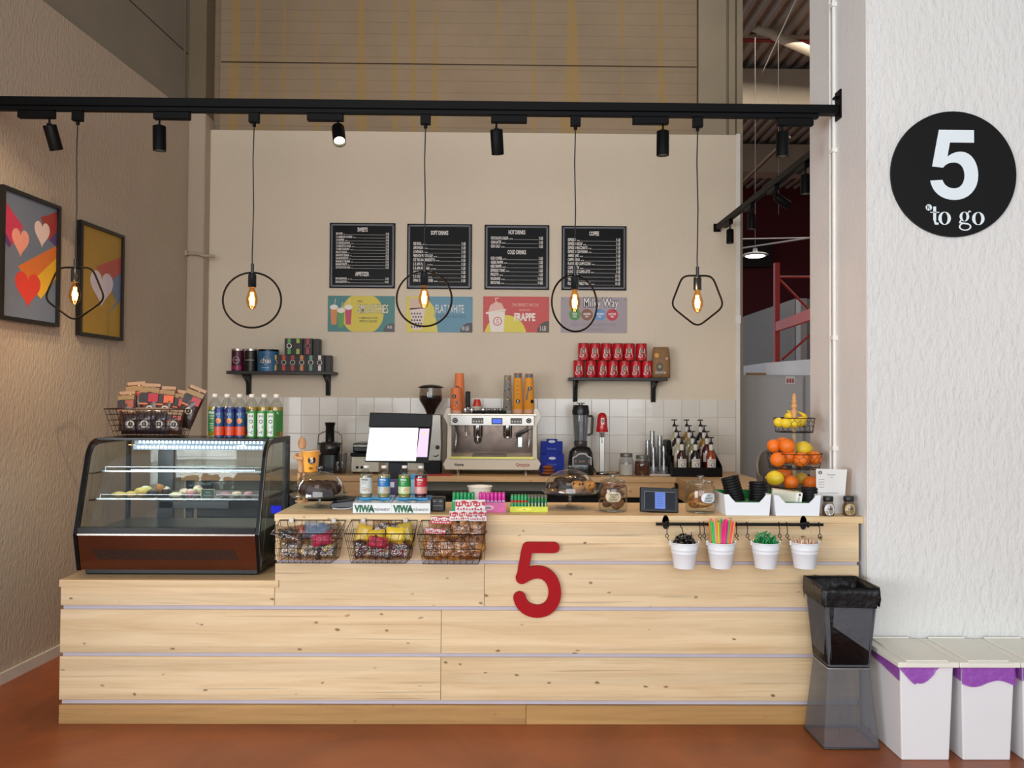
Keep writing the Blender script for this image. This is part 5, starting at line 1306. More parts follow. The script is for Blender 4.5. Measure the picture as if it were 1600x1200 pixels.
# =================================================================== DISPLAY CASE
YD = 4.31
XDL = W(114, 838, YD).x; XDR = W(404, 836, YD).x
zb_ = W(404, 836, YD).z-ZL; zt_ = W(300, 684.5, 4.56).z-ZL; z0_ = W(265, 891.5, 4.36).z-ZL
case = thing('display_case', 'glass pastry display case with a copper front on the low counter', 'display case', ((XDL+XDR)/2, YD, ZL))
hw = (XDR-XDL)/2
prof = [(.045, z0_), (0, zb_), (.100, zt_-.13)] + bez((.100, zt_-.13), (.118, zt_-.05), (.15, zt_), (.26, zt_), 6) + [(.62, zt_), (.62, z0_)]
def inset(pf, d):
    out = []; n = len(pf)
    for i in range(n):
        a = Vector(pf[i-1]); b = Vector(pf[i]); c_ = Vector(pf[(i+1) % n])
        d0 = (b-a).normalized(); d1 = (c_-b).normalized(); n0 = Vector((d0.y, -d0.x)); n1 = Vector((d1.y, -d1.x)); nn = (n0+n1).normalized(); k = d/max(.3, nn.dot(n0)); out.append(tuple(b+nn*k))
    return out
inn = inset(prof, .030)
def band(mb, x0, x1, A, B, m=0):
    n = len(A)
    for i in range(n):
        a, b, c_, d = A[i], A[(i+1) % n], B[(i+1) % n], B[i]
        mb.hexa([(x0, a[0], a[1]), (x0, b[0], b[1]), (x0, c_[0], c_[1]), (x0, d[0], d[1])], [(x1, a[0], a[1]), (x1, b[0], b[1]), (x1, c_[0], c_[1]), (x1, d[0], d[1])], m)
    return mb
CBK = mat('#09090a', .25, spec=.3)
for s, nm in ((-1, 'l'), (1, 'r')):
    xa, xb = (-hw, -hw+.018) if s < 0 else (hw-.018, hw)
    f = band(MB(), xa, xb, prof, inn)
    f.build('side_frame', CBK, case)
    e = MB(); xe_ = -hw-.0012 if s < 0 else hw+.0012
    o2 = inset(prof, .004); o3 = inset(prof, .009)
    e.add([(xe_-.001, *p) for p in prof[:9]]+[(xe_-.001, *p) for p in o2[:9]], [(i, i+1, i+10, i+9) for i in range(8)])
    band(e, xe_-.0008, xe_+.0008, prof[:9]+prof[8:9], o2[:9]+o2[8:9])
    e.build('edge_trim', mat('#8f8d8a', .25, .9), case)
    MB().prismx(inset(prof, .028), (xa+xb)/2-.002, (xa+xb)/2+.002).build('side_glass', glass('#f4f8f5', .01, .3), case)
# front glass, follows the curve
gp = [p for p in prof[1:9]]; gp = [(gp[0][0]+.006, gp[0][1]+.035)] + gp[1:]
gi = [(a+.005, b-.003) for a, b in gp]
mb = MB(); k = len(gp)
vs = [(x, a, b) for x in (-hw+.018, hw-.018) for a, b in gp]
mb.add(vs, [(i, i+1, k+i+1, k+i) for i in range(k-1)], 0, True)
vs = [(x, a, b) for x in (-hw+.018, hw-.018) for a, b in gi]
mb.add(vs, [(i, k+i, k+i+1, i+1) for i in range(k-1)], 0, True)
mb.build('front_glass', glass('#fbfdfc', .03), case)
MB().box(-hw+.018, hw-.018, .22, .60, zt_-.006, zt_-.0005).build('top_glass', glass('#9aa7ad', .10), case)
MB().box(-hw+.018, hw-.018, .50, .62, zt_-.025, zt_-.006).box(-hw+.018, hw-.018, .20, .212, zt_-.012, zt_+.001).build('top_rail', CBK, case)
# copper front
sx_ = hw-.020
cop = MB(); A_, B_ = (.048, z0_+.004), (.006, zb_-.008)
cop.add([(-sx_, A_[0], A_[1]), (sx_, A_[0], A_[1]), (sx_, B_[0], B_[1]), (-sx_, B_[0], B_[1]), (-sx_, .09, A_[1]), (sx_, .09, A_[1]), (sx_, .09, B_[1]), (-sx_, .09, B_[1])], [(0, 1, 2, 3), (4, 7, 6, 5), (0, 4, 5, 1), (2, 6, 7, 3), (1, 5, 6, 2), (0, 3, 7, 4)])
cop.build('copper_panel', mat('#6e402a', .26, .8, var=.2, scale=3), case)
MB().box(-sx_, sx_, .0, .03, zb_-.006, zb_+.003).build('chrome_strip', mat('#b8b2aa', .2, .9), case)
MB().box(-sx_, sx_, .004, .05, zb_+.003, zb_+.034).build('sill', CBK, case)
vt = MB()
for i in range(54):
    x = -hw+.09+i*(2*hw-.22)/54
    for (q0, q1) in ((.30, .60),):
        def pt(xx, q): return (xx, A_[0]+(B_[0]-A_[0])*q-.0012, A_[1]+(B_[1]-A_[1])*q)
        vt.add([pt(x+.024, q0), pt(x+.031, q0), pt(x+.007, q1), pt(x, q1)], [(0, 1, 2, 3)])
tag(vt.build('vent_slits', mat('#0a0605', .6), case), kind='stuff')
MB().box(-hw+.03, hw-.02, .07, .60, .002, z0_+.02).build('base', mat('#08080a', .4), case, bevel=.006)
for x in (-hw+.06, hw-.06):
    for y in (.10, .55): MB().cyl((x, y, -.0), (x, y, .006), .02, n=12).build('foot', BLACK(), case)
MB().box(-hw+.018, hw-.018, .06, .60, z0_+.02, zb_-.012).build('well', mat('#141414', .4), case)
MB().box(-hw+.018, hw-.018, .06, .60, zb_-.012, zb_+.002).build('deck', mat('#6f6a62', .3, .6), case)
MB().box(-hw+.16, hw-.16, .10, .13, zb_+.0025, zb_+.018).build('air_grille', mat('#141210', .5), case)
# rear posts and door frames
zz1 = zt_-.02
for x in (-hw+.235, ): MB().box(x-.045, x+.045, .585, .605, zb_, zz1).build('door_stile', mat('#15181a', .3), case)
MB().box(hw-.035, hw-.018, .585, .605, zb_, zz1).build('door_stile', mat('#15181a', .3), case)
MB().box(-hw+.20, hw-.35, .585, .605, zb_+.06, zb_+.10).build('door_rail', mat('#15181a', .3), case)
MB().box(-hw+.018, hw-.018, .606, .610, zb_, zz1).build('rear_glass', glass('#f2f5f3', .03), case)
# shelves
def cl(px, py, Y): v = W(px, py, Y); return v.z-ZL
SZ = [cl(280, 736, 4.50), cl(280, 779, 4.45)]
for i, (z, ya) in enumerate(zip(SZ, (.19, .135))):
    s = MB().box(-hw+.05, hw-.03, ya, .56, z-.005, z).build('glass_shelf', glass('#cfe0da', .08), case)
    e = MB().box(-hw+.05, hw-.03, ya-.004, ya, z-.006, z+.002).box(-hw+.07, hw-.03, ya-.001, ya+.002, z+.020, z+.023)
    e.box(-hw+.07, -hw+.073, ya-.001, ya+.002, z, z+.021).build('shelf_rim', mat('#9aa0a2', .2, .8), s)
    for x in (-hw+.03, hw-.03): MB().box(x-.012, x+.012, .12, .58, z-.012, z-.006).build('shelf_bracket', CBK, case)
# led strips
led = MB(); hsg = MB()
x0l = W(222, 690, 4.55).x-case.location.x; x1l = W(411, 690, 4.55).x-case.location.x
for r, (z, y) in enumerate(((cl(300, 691, 4.52), .215), (cl(300, 699, 4.50), .200))):
    for i in range(33):
        x = x0l+(x1l-x0l)*i/32; led.box(x-.0045, x+.0045, y-.003, y, z-.006, z+.006)
    hsg.box(x0l-.03, x1l+.02, y, y+.012, z-.014, z+.013)
hsg.build('led_housing', mat('#7d8c99', .3, .4), case)
tag(led.build('led_and_reflection_row', lamp_mat('#dff0ff', 7.0), case), kind='stuff')
led = MB(); z = SZ[0]-.004
for i in range(60): x = x0l-.03+(x1l-x0l-.0)*i/59; led.box(x-.003, x+.003, .184, .187, z+.0075, z+.0125)
tag(led.build('led_and_reflection_row', lamp_mat('#cfe4ff', 2.2), case), kind='stuff')  # reflection of the LED strip in the shelf, made as glowing dots
for (yy, zz_, e_) in ((.25, zt_-.03, 5.5),):
    l = bpy.data.lights.new('case_led', 'AREA'); l.shape = 'RECTANGLE'; l.size = .85; l.size_y = .05; l.energy = e_; l.color = (.82, .92, 1)
    o = bpy.data.objects.new('case_led', l); COL.objects.link(o); o.location = case.location + Vector((0.02, yy, zz_))
# pastries on the lower shelf
YEL = mat('#d9b25c', .6, bump=.5, bscale=60); CHOC = mat('#2a1610', .4, bump=.5, bscale=60); BRO = mat('#a86428', .5, bump=.4, bscale=60); CRM = mat('#e0c9a4', .55, bump=.4, bscale=50); PNK = mat('#c9848a', .5, bump=.5, bscale=50)
def slump(px, y, rx, ry, rz, m, name, lab, cat='pastry', jit=.22, extra=None, rot=0, zup=0, shelf=1):
    Y = YD+y; v = W(px, 765, Y)
    t = thing(name, lab, cat, (v.x, Y, ZL+SZ[shelf]+.0012+zup), rot, 'pastries in the display case')
    MB().ell((0, 0, rz), (rx, ry, rz), 0, 14, 8, jit, px).build('dough', m, t)
    if extra: MB().ell((0, 0, rz*1.35), (rx*.82, ry*.8, rz*.75), 0, 12, 6, .3, px+1).build('topping', extra, t)
    return t
pas = [(187, .20, .040, .03, .014, YEL, 'long yellow pastry at the left end of the glass shelf', None, 0),
 (205, .19, .030, .03, .016, YEL, 'yellow pastry, second from the left on the glass shelf', None, .3), (220, .22, .036, .03, .024, YEL, 'plump yellow pastry beside the dark eclairs', None, .2),
 (228, .30, .036, .03, .024, YEL, 'tall yellow pastry behind the others', CRM, .5), (239, .18, .030, .03, .022, CHOC, 'dark chocolate pastry in front, left', None, .1),
 (250, .26, .026, .028, .032, BRO, 'brown glazed pastry between the chocolate ones', None, 0), (260, .22, .024, .03, .026, CHOC, 'dark chocolate pastry with a cream cap', CRM, 0),
 (275, .18, .034, .03, .014, CRM, 'flat cream pastry in the middle of the shelf', None, .2), (288, .25, .026, .03, .020, CRM, 'cream pastry with pink topping, left of the pink pair', PNK, 0),
 (298, .19, .026, .03, .022, PNK, 'pink topped pastry in front, right of the cream one', CRM, 0), (309, .26, .028, .03, .028, CRM, 'cream pastry with a raised top behind the price tag', PNK, .3),
 (320, .20, .024, .03, .016, CRM, 'small cream pastry left of the price tag', None, 0), (352, .24, .030, .03, .012, PNK, 'flat pink pastry right of the price tag', None, 0), (370, .24, .028, .03, .014, CRM, 'pale pastry, second right of the price tag', PNK, 0), (388, .24, .026, .03, .014, PNK, 'pink pastry at the right end of the glass shelf', None, 0)]
for p in pas: slump(p[0], p[1], p[2], p[3], p[4], p[5], 'pastry', p[6], extra=p[7], rot=p[8])
v = W(325, 776, YD+.125)
t = thing('price_tag', 'small dark green chalk price tag on the pastry shelf', 'price tag', (v.x, YD+.130, v.z-.003))
tw = 10.5*4.43/F; th = 15*4.43/F
t.location.z = ZL+SZ[1]-.012+0
t.location.y = YD+.126
MB().box(-tw, tw, -.004, 0, .014, .014+th).build('board', mat('#14342a', .5), t)
l = MB()
for a, b, c_, d in ((-tw, tw, .014+th-.002, .014+th), (-tw, tw, .014, .016), (-tw, -tw+.002, .014, .014+th), (tw-.002, tw, .014, .014+th)): l.box(a, b, -.0055, -.0041, c_, d)
l.build('border', mat('#c9bd94', .5), t)
l = MB()
for i, s_ in enumerate(('MINI', 'PASTRY')): l.txt(s_, 0, .014+th*(.66-.33*i), .013, -.0048)
l.build('lettering', mat('#8fae9f', .5), t)

# =================================================================== THINGS ON THE DISPLAY CASE
ZD = ZL+zt_+.0015
def wire_basket(t, rb, rf, bb, bf, nx, nz, ny=5, r=.0013, rr=.0028, name='wire_body', m=None):
    """rb, rf: back/front rim (x0, x1, y, z); bb, bf: back/front bottom"""
    m = m or mat('#2b1a10', .35, .6)
    w = MB(); L4 = lambda a, b, s: tuple(a[i]+(b[i]-a[i])*s for i in range(3))
    RB = ((rb[0], rb[2], rb[3]), (rb[1], rb[2], rb[3])); RF = ((rf[0], rf[2], rf[3]), (rf[1], rf[2], rf[3]))
    BB = ((bb[0], bb[2], bb[3]), (bb[1], bb[2], bb[3])); BF = ((bf[0], bf[2], bf[3]), (bf[1], bf[2], bf[3]))
    rim = MB().tube([RB[0], RB[1], RF[1], RF[0]], rr, 6, closed=True); rim.build('rim', m, t)
    w.wire([BB[0], BB[1], BF[1], BF[0]], rr*.7, closed=True)
    for i in range(nx+1):
        s = i/nx; w.wire([L4(RF[0], RF[1], s), L4(BF[0], BF[1], s), L4(BB[0], BB[1], s), L4(RB[0], RB[1], s)], r)
    for i in range(1, ny):
        s = i/ny
        w.wire([L4(RB[0], RF[0], s), L4(BB[0], BF[0], s), L4(BB[1], BF[1], s), L4(RB[1], RF[1], s)], r)
    for i in range(1, nz):
        s = i/nz
        w.wire([L4(RB[0], BB[0], s), L4(RB[1], BB[1], s), L4(RF[1], BF[1], s), L4(RF[0], BF[0], s)], r, closed=True)
    w.build(name, m, t)
def pillow(mb, w, h, t, seed=0, m=0, nx=9, nz=11, crimp=.08, wob=.35):
    rr = random.Random(seed); ox = rr.uniform(0, 50)
    for side in (-1, 1):
        vs = []
        for j in range(nz+1):
            for i in range(nx+1):
                a = 2*i/nx-1; b = 2*j/nz-1
                q = (1-a**4)*max(0, 1-abs(b)**3.0)
                q = max(0, q)**.55
                n_ = noise.noise(Vector((a*1.8+ox, b*1.8, side*3)))
                x = a*w/2*(1-.05*(1-abs(b))) ; vs.append((x, side*(t/2*q*(1+wob*n_)+.0006) + .004*noise.noise(Vector((a*3+ox, b*3, 9))), (b+1)*h/2))
        fs = [(j*(nx+1)+i, j*(nx+1)+i+1, (j+1)*(nx+1)+i+1, (j+1)*(nx+1)+i) for j in range(nz) for i in range(nx)]
        if side > 0: fs = [f[::-1] for f in fs]
        mb.add(vs, fs, m, True)
    return mb
def snack_bag(loc, w, h, th, body, lab, seed, rx=0, ry=0, rz=0, label=None, header=None, fill=None, group='snack bags', cat='snack bag', name='snack_bag'):
    t = thing(name, lab, cat, loc, group=group); t.rotation_euler = (rx, ry, rz)
    pillow(MB(), w, h, th, seed).build('bag_body', body, t)
    if header:
        hd = MB(); c0, c1, hh = header
        hd.box(-w/2-.001, w/2+.001, -.0035, .0035, h-.004, h+hh, 0)
        r_ = random.Random(seed)
        hd.prism([(-w/2, h+hh*.42)] + [(-w/2+w*i/10, h+hh*(.42+.12*math.sin(i*2.1+seed))) for i in range(1, 10)] + [(w/2, h+hh*.42), (w/2, h+hh*.86)] + [(w/2-w*i/10, h+hh*(.84+.10*math.sin(i*1.7+seed))) for i in range(1, 10)] + [(-w/2, h+hh*.86)], -.0042, -.0036, 1)
        for i in range(9):
            x_ = -w*.44+w*.88*i/9; hd.box(x_, x_+w*.05, -.0049, -.0043, h+hh*.50, h+hh*(.62+.14*r_.random()), 0); hd.box(x_, x_+w*.06, -.0044, -.0036, h+hh*.06, h+hh*(.16+.12*r_.random()), 1)
        hd.build('header_card', [mat(c0, .5), mat(c1, .5)], t)
    if label: label(t, w, h, th)
    if fill: fill(t, w, h, th)
    return t
# basket of brown bags
Yk = 4.68; c = U(231, 684, Yk)
xb = W(231, 684, Yk).x + .03
bk = thing('wire_basket', 'wire basket of brown snack bags on top of the display case', 'basket', (xb, Yk, ZD+.003))
wire_basket(bk, (-.22, .21, .115, c.z(641)), (-.225, .215, -.11, c.z(642)), (-.17, .165, .08, 0), (-.175, .17, -.09, 0), 14, 5)
BAGS = [(-.155, .02, .03, .10, .21, -.05, '#4a2a1c'), (-.115, .06, .06, .115, .235, -.08, '#5a3424'), (-.05, .045, .05, .12, .235, .03, '#4a2619'), (.035, .05, .06, .12, .21, .04, '#5a2f1c'), (.10, .06, .05, .10, .20, .15, '#55301f'), (.15, .02, .055, .11, .225, .38, '#3f2a22'),
        (-.10, -.055, .012, .11, .13, -.04, '#33201b'), (-.025, -.06, .012, .115, .135, 0, '#2f1f22'), (.055, -.06, .012, .115, .135, .03, '#2d2024'), (.13, -.05, .012, .10, .13, .08, '#4a2a1c')]
BL = ['brown snack bag at the far left of the top basket', 'tall brown snack bag, back left in the top basket', 'tall brown bag with a red label, centre left of the top basket', 'brown bag with an orange label, centre of the top basket', 'small brown bag, centre right of the top basket', 'tilted brown bag with a red label, right end of the top basket',
      'dark bag low in front, leftmost in the top basket', 'dark bag low in front, middle left in the top basket', 'dark bag low in front, middle right in the top basket', 'dark bag low in front, rightmost in the top basket']
LC = ['#a8543a', '#c94f35', '#b5182c', '#e0602a', '#c0452f', '#b5303a', '#5a3a30', '#3a2a3a', '#403a48', '#b53a20']
for i, (x, y, z, w, h, ry, col) in enumerate(BAGS):
    def lb(t, w, h, th, i=i):
        l = MB(); yy = -th/2-.003
        l.box(-w*.44, w*.44, -.004, .004, h-.006, h+.012, 0)
        if i < 6 or i == 9:
            l.face([(-w*.46, h*.82), (w*.46, h*.82), (w*.46, h*.94), (-w*.46, h*.94)], yy*.75, 1)
            l.face([(-w*.46, h*.58), (-w*.05, h*.58), (-w*.05, h*.80), (-w*.46, h*.80)], yy*.95, 2)
            l.face([(-w*.02, h*.60), (w*.44, h*.60), (w*.44, h*.80), (-w*.02, h*.80)], yy*.95, 3)
            l.face([(-w*.40, h*.53), (-w*.02, h*.53), (-w*.02, h*.57), (-w*.40, h*.57)], yy, 4)
        if i not in (0, 1, 4):
            l.disc(w*.08, h*.42, .021, yy*1.03-.001, 5, 18); l.disc(w*.08, h*.42, .0135, yy*1.03-.0016, 2, 16); l.txt('5', w*.08, h*.42, .018, yy*1.03-.0022, m=5)
        l.build('label', [mat('#b08a6a', .5), mat('#9a7a4c', .5), mat('#2b2326', .5), mat(LC[i], .45), mat('#d9703a', .5), mat('#d9cdb8', .5)], t)
    snack_bag((xb+x, Yk+y, ZD+.004+z), w, h, .045, mat(col, .3, coat=.5, var=.4, scale=30, bump=.4), BL[i], i+3, ry=ry, rx=-.10 if i < 6 else -.04, label=lb, group='brown snack bags in the top basket')
# bottles and cans
def drink_bottle(loc, liquid, labc, lab, r=.036, H=.243, txt='VIWA', group='vitamin drinks on the display case', txtc='#e8ebe4', cap='#e0dcd2', lower=None):
    t = thing('drink_bottle', lab, 'bottle', loc, group=group); k = H/.243
    MB().lathe([(0, .001), (r*.9, .001), (r*.98, .008), (r*.98, H*.70), (0, H*.70)], n=20).build('liquid', mat(liquid, .15, var=.03, trans=.25), t)
    MB().lathe([(0, 0), (r*.93, 0), (r, .008), (r, H*.66), (r*.92, H*.76), (r*.55, H*.86), (r*.38, H*.90), (r*.38, H*.93)], n=22).build('bottle_body', glass('#f2f4f0', .08), t)
    MB().lathe([(r*.44, H*.92), (r*.46, H*.925), (r*.46, H*.99), (r*.42, H), (0, H)], n=18).build('cap', mat(cap, .4), t)
    l = MB().cpatch(0, 0, r+.001, -1.5, 1.5, H*.12, H*.62, 0, 14)
    if lower: l.cpatch(0, 0, r+.0015, -1.5, 1.5, H*.12, H*.34, 2, 14); l.cdisc(0, 0, r+.002, .012, H*.22, r*.35, 3, 12)
    l.txt(txt, -.004, H*.56, .020*k, m=1, cyl=(0, 0, r+.002), bold=.04)
    l.txt('vitamin', -.006, H*.49, .013*k, m=1, cyl=(0, 0, r+.002)); l.txt('drink', -.008, H*.43, .013*k, m=1, cyl=(0, 0, r+.002))
    for j in range(3): l.cpatch(0, 0, r+.002, -.5, .1, H*(.30-.05*j), H*(.30-.05*j)+.002, 1, 4)
    l.build('label', [mat(labc, .4), mat(txtc, .5), mat(lower or labc, .4), mat('#d9a06a', .4)], t)
    return t
for i, (px, lq, lc, w) in enumerate(((335.5, '#b5a832', '#2f7a38', 'green label, leftmost'), (354.5, '#8f1420', '#8a1522', 'dark red drink, second from the left'), (374, '#a89a72', '#8f8f94', 'grey label, third from the left'), (393, '#b3a02c', '#256a8f', 'blue label, third from the right'), (412.5, '#b3a02c', '#cfe0b8', 'pale green label, second from the right'), (431.5, '#b09a28', '#2c8a34', 'green label, rightmost'))):
    drink_bottle((W(px, 680, 4.76).x, 4.76, ZD), lq, lc, 'bottle on the display case, %s' % w, txtc='#3a3a3a' if i == 4 else '#e8ebe4')
def drink_can(px, Y, r, H, body, lab, fn, group):
    t = thing('drink_can', lab, 'can', (W(px, 680, Y).x, Y, ZD), group=group)
    MB().lathe([(0, .001), (r*.82, 0), (r, .010), (r, H-.012), (r*.86, H), (r*.86, H), (r*.80, H-.003), (0, H-.003)], n=24).build('can_body', body, t)
    MB().lathe([(r*.86, H-.002), (r*.88, H), (r*.84, H+.0015), (r*.8, H-.001)], n=20).build('rim', CHROME(), t)
    l = MB(); ms = fn(l, r, H); l.build('label', ms, t); return t
def orange_can(l, r, H):
    R = r+.0008
    l.cpatch(0, 0, R, -1.5, 1.5, .012, H*.36, 0, 12).cpatch(0, 0, R, -1.5, 1.5, H*.84, H*.93, 1, 12)
    l.cdisc(0, 0, R+.0005, .002, H*.55, r*.55, 2, 14); l.cdisc(0, 0, R+.001, -.004, H*.53, r*.30, 0, 12); l.cdisc(0, 0, R+.0008, .0, H*.76, r*.50, 3, 12, r*.3)
    l.txt('ORANGE', 0, H*.28, .010, m=3, cyl=(0, 0, R+.001)); return [mat('#dd4a1c', .3), mat('#1c2370', .3), mat('#e59a3a', .3), mat('#7d93a8', .3)]
for i, px in enumerate((342.8, 359.7, 375.6)): drink_can(px, 4.63, .0275, .170, mat('#35507a', .25, .3), 'blue and orange drink can on the display case, %s' % ('left', 'middle', 'right')[i], orange_can, 'orange drink cans')
def aloe(l, r, H):
    R = r+.0008
    l.cpatch(0, 0, R, -.95, .55, .008, H-.014, 0, 10); 
    for j, ch in enumerate('ALOE'): l.txt(ch, -.0, H*(.20+.20*j), .030, m=1, cyl=(0, 0, R+.001), rot=PI/2, bold=.01)
    l.cpatch(0, 0, R+.0006, -.85, -.7, H*.12, H*.28, 2, 3); return [mat('#d5dccf', .35), mat('#1c2a20', .4), mat('#b5443a', .4)]
for i, px in enumerate((394, 409.4, 424.4)): drink_can(px, 4.63, .0268, .150, mat('#3f8f3a', .3), 'green and white can reading ALOE on the display case, %s' % ('left', 'middle', 'right')[i], aloe, 'aloe drink cans')

# =================================================================== ON THE FRONT COUNTER
def fc(px, Y): return (W(px, 790, Y).x, Y, ZC+.0008)
G_ = glass('#f1f4f2', .07)
def cake_stand(px, Y, pyb, plate_py, dome_py, knob_py, rp, label):
    c = U(px, pyb, Y); zp = W(px, plate_py, Y).z-ZC; zd = W(px, dome_py, Y).z-ZC; zk = W(px, knob_py, Y).z-ZC
    t = thing('cake_stand', label, 'cake stand', fc(px, Y), group='glass cake stands')
    MB().lathe([(0, .001), (.082, .001), (.083, .004), (.03, .010), (.011, .022), (.010, zp*.45), (.014, zp*.62), (.010, zp*.8), (.022, zp-.006), (rp*.96, zp-.004), (rp, zp+.004), (rp, zp+.008), (rp*.96, zp+.002), (0, zp+.002)], n=40).build('stand', G_, t)
    d = t
    MB().lathe([(rp*.90, zp+.004), (rp*.89, zp+.02), (rp*.84, zp+(zd-zp)*.45), (rp*.68, zp+(zd-zp)*.74), (rp*.42, zp+(zd-zp)*.92), (rp*.15, zd), (0, zd)], n=40).build('dome', glass('#f4f6f5', .09), t)
    MB().lathe([(.008, zd-.001), (.010, zd+(zk-zd)*.3), (.019, zd+(zk-zd)*.55), (.017, zd+(zk-zd)*.9), (0, zk)], n=20).build('knob', glass('#dfe4e2', .16), t)
    return t, zp
s_, zp = cake_stand(498.5, 4.55, 790, 774, 737, 728, .158, 'glass domed cake stand with a dark cake behind the left basket')
DC = mat('#3a1d12', .5, bump=.8, bscale=45, var=.3, scale=30)
b = MB(); n, k = 32, 12; R, r = .078, .042; vs = []
for i in range(n):
    for j in range(k):
        a = 2*PI*i/n; f = 2*PI*j/k; q = 1+.07*math.cos(a*10)
        vs.append(((R+r*q*math.cos(f))*math.cos(a), (R+r*q*math.cos(f))*math.sin(a), .036+.036*q*math.sin(f)))
b.add(vs, [(i*k+j, i*k+(j+1) % k, ((i+1) % n)*k+(j+1) % k, ((i+1) % n)*k+j)[::-1] for i in range(n) for j in range(k)], 0, True)
o = tag(b.build('bundt_cake', DC), 'dark brown ring cake under the left glass dome', 'cake'); o.location = (s_.location.x, 4.55, ZC+zp+.004)
o = tag(MB().lathe([(0, 0), (.04, 0), (.036, .03), (.03, .055), (0, .062)], n=20).build('cake_slice', mat('#2e160d', .5, bump=.8, bscale=60)), 'dark chunk of cake in the centre under the left glass dome', 'cake'); o.location = (s_.location.x, 4.55, ZC+zp+.004)
s_, zp = cake_stand(890.5, 4.55, 790, 768.5, 734, 726.5, .155, 'glass domed cake stand with muffins in the middle of the counter')
def muffin(x, y, r, h, mt, lab, rot=0, dots=True, z=0):
    t = thing('muffin', lab, 'muffin', (s_.location.x+x, 4.55+y, ZC+zp+.004+z), rot, 'muffins under the right dome')
    MB().lathe([(0, 0), (r*.66, 0), (r*.86, h*.5)], n=20).build('case', mat('#8a5a2c', .6), t)
    MB().ell((0, 0, h*.62), (r, r, h*.45), 0, 18, 8, .1, x*50).build('top', mt, t)
    if dots:
        d = MB(); rr = random.Random(int(x*1000))
        for i in range(7): a = rr.uniform(-PI, 0); d.ell((r*.85*math.cos(a), r*.85*math.sin(a), h*(.6+.25*rr.random())), (.006, .006, .006), 0, 6, 4)
        tag(d.build('chocolate_chips', mat('#2a140c', .4), t), kind='stuff')
MG = mat('#c98a3c', .5, bump=.4, bscale=50); MD = mat('#25120c', .45, bump=.8, bscale=60)
muffin(.035, -.07, .042, .060, MG, 'golden chip muffin in the centre under the right dome'); muffin(.095, -.045, .042, .058, MG, 'golden chip muffin at the right under the right dome')
muffin(-.03, -.075, .042, .050, MD, 'dark chocolate muffin in front under the right dome', dots=False); muffin(-.095, -.03, .040, .05, MD, 'dark chocolate muffin at the left under the right dome', dots=False)
muffin(-.045, .02, .046, .072, MD, 'tall dark muffin behind at the left under the right dome', dots=False); muffin(.05, .03, .046, .078, MD, 'tall dark muffin behind at the right under the right dome', dots=False); muffin(-.0, .095, .042, .06, MD, 'dark chocolate muffin at the very back under the right dome', dots=False)

# wooden mannequin hugging a cup
WM = mat('#cf9a6c', .5, var=.08)
Y = 4.76; c = U(472, 786, Y)
t = thing('mannequin', 'jointed wooden mannequin hugging an orange cup behind the left dome', 'figurine', fc(471, Y))
MB().cyl((0, 0, 0), (0, 0, .012), .035, n=24).build('base', WM, t)
MB().lathe([(0, .0), (.018, .004), (.024, .03), (.022, .045), (.013, .062), (.010, .066), (0, .067)][::1], (0, 0, c.z(704)), n=18).build('head', WM, t)
MB().lathe([(.018, 0), (.022, .02), (.018, .035), (.028, .06), (.032, .09), (.018, .108), (.009, .112), (.009, .125)], (0, 0, c.z(740)), n=18).build('torso', WM, t)
MB().tube([(-.028, 0, c.z(712)), (-.030, -.04, c.z(716)), (-.005, -.075, c.z(717)), (.03, -.095, c.z(717))], .010, 8).build('arm', WM, t)
MB().tube([(.028, 0, c.z(712)), (.034, .01, c.z(716)), (.06, .02, c.z(719))], .010, 8).build('arm', WM, t)
for s in (-1, 1): MB().tube([(s*.014, 0, c.z(741)), (s*.016, -.004, c.z(762)), (s*.015, 0, .014)], .011, 8, r1=.008).build('leg', WM, t)
def paper_cup(name, lab, loc, r0, r1, H, m, rimc, fn=None, cat='cup'):
    t = thing(name, lab, cat, loc)
    MB().lathe([(0, .001), (r0, 0), (r1, H), (r1, H), (r1*.96, H-.002), (r0*.95, .006), (0, .006)], n=28).build('cup_body', m, t)
    MB().lathe([(r1*.99, H-.003), (r1*1.04, H-.001), (r1*1.03, H+.003), (r1*.97, H+.002)], n=28).build('rim', mat(rimc, .5), t)
    if fn: l = MB(); ms = fn(l, r0, r1, H); l.build('print', ms, t)
    return t
def cp5(l, r0, r1, H):
    rm = (r0+r1)/2*1.04+.0012
    l.cdisc(0, 0, rm, .016, H*.58, .0225, 0, 18); l.txt('5', .016, H*.60, .034, m=1, cyl=(0, 0, rm+.001), bold=.03); l.txt('to go', .016, H*.46, .010, m=1, cyl=(0, 0, rm+.001))
    l.cdisc(0, 0, rm-.0015, .010, H*.20, .012, 2, 12, .006); return [INK, WHT, mat('#8a4a12', .4)]
v = W(486, 737, 4.70)
paper_cup('paper_cup', 'orange cup with a black 5 badge held by the wooden mannequin', (v.x, 4.69, v.z), .036, .048, .118, mat('#f2a238', .5, var=.03, spec=.3), '#e8c9a0', cp5)

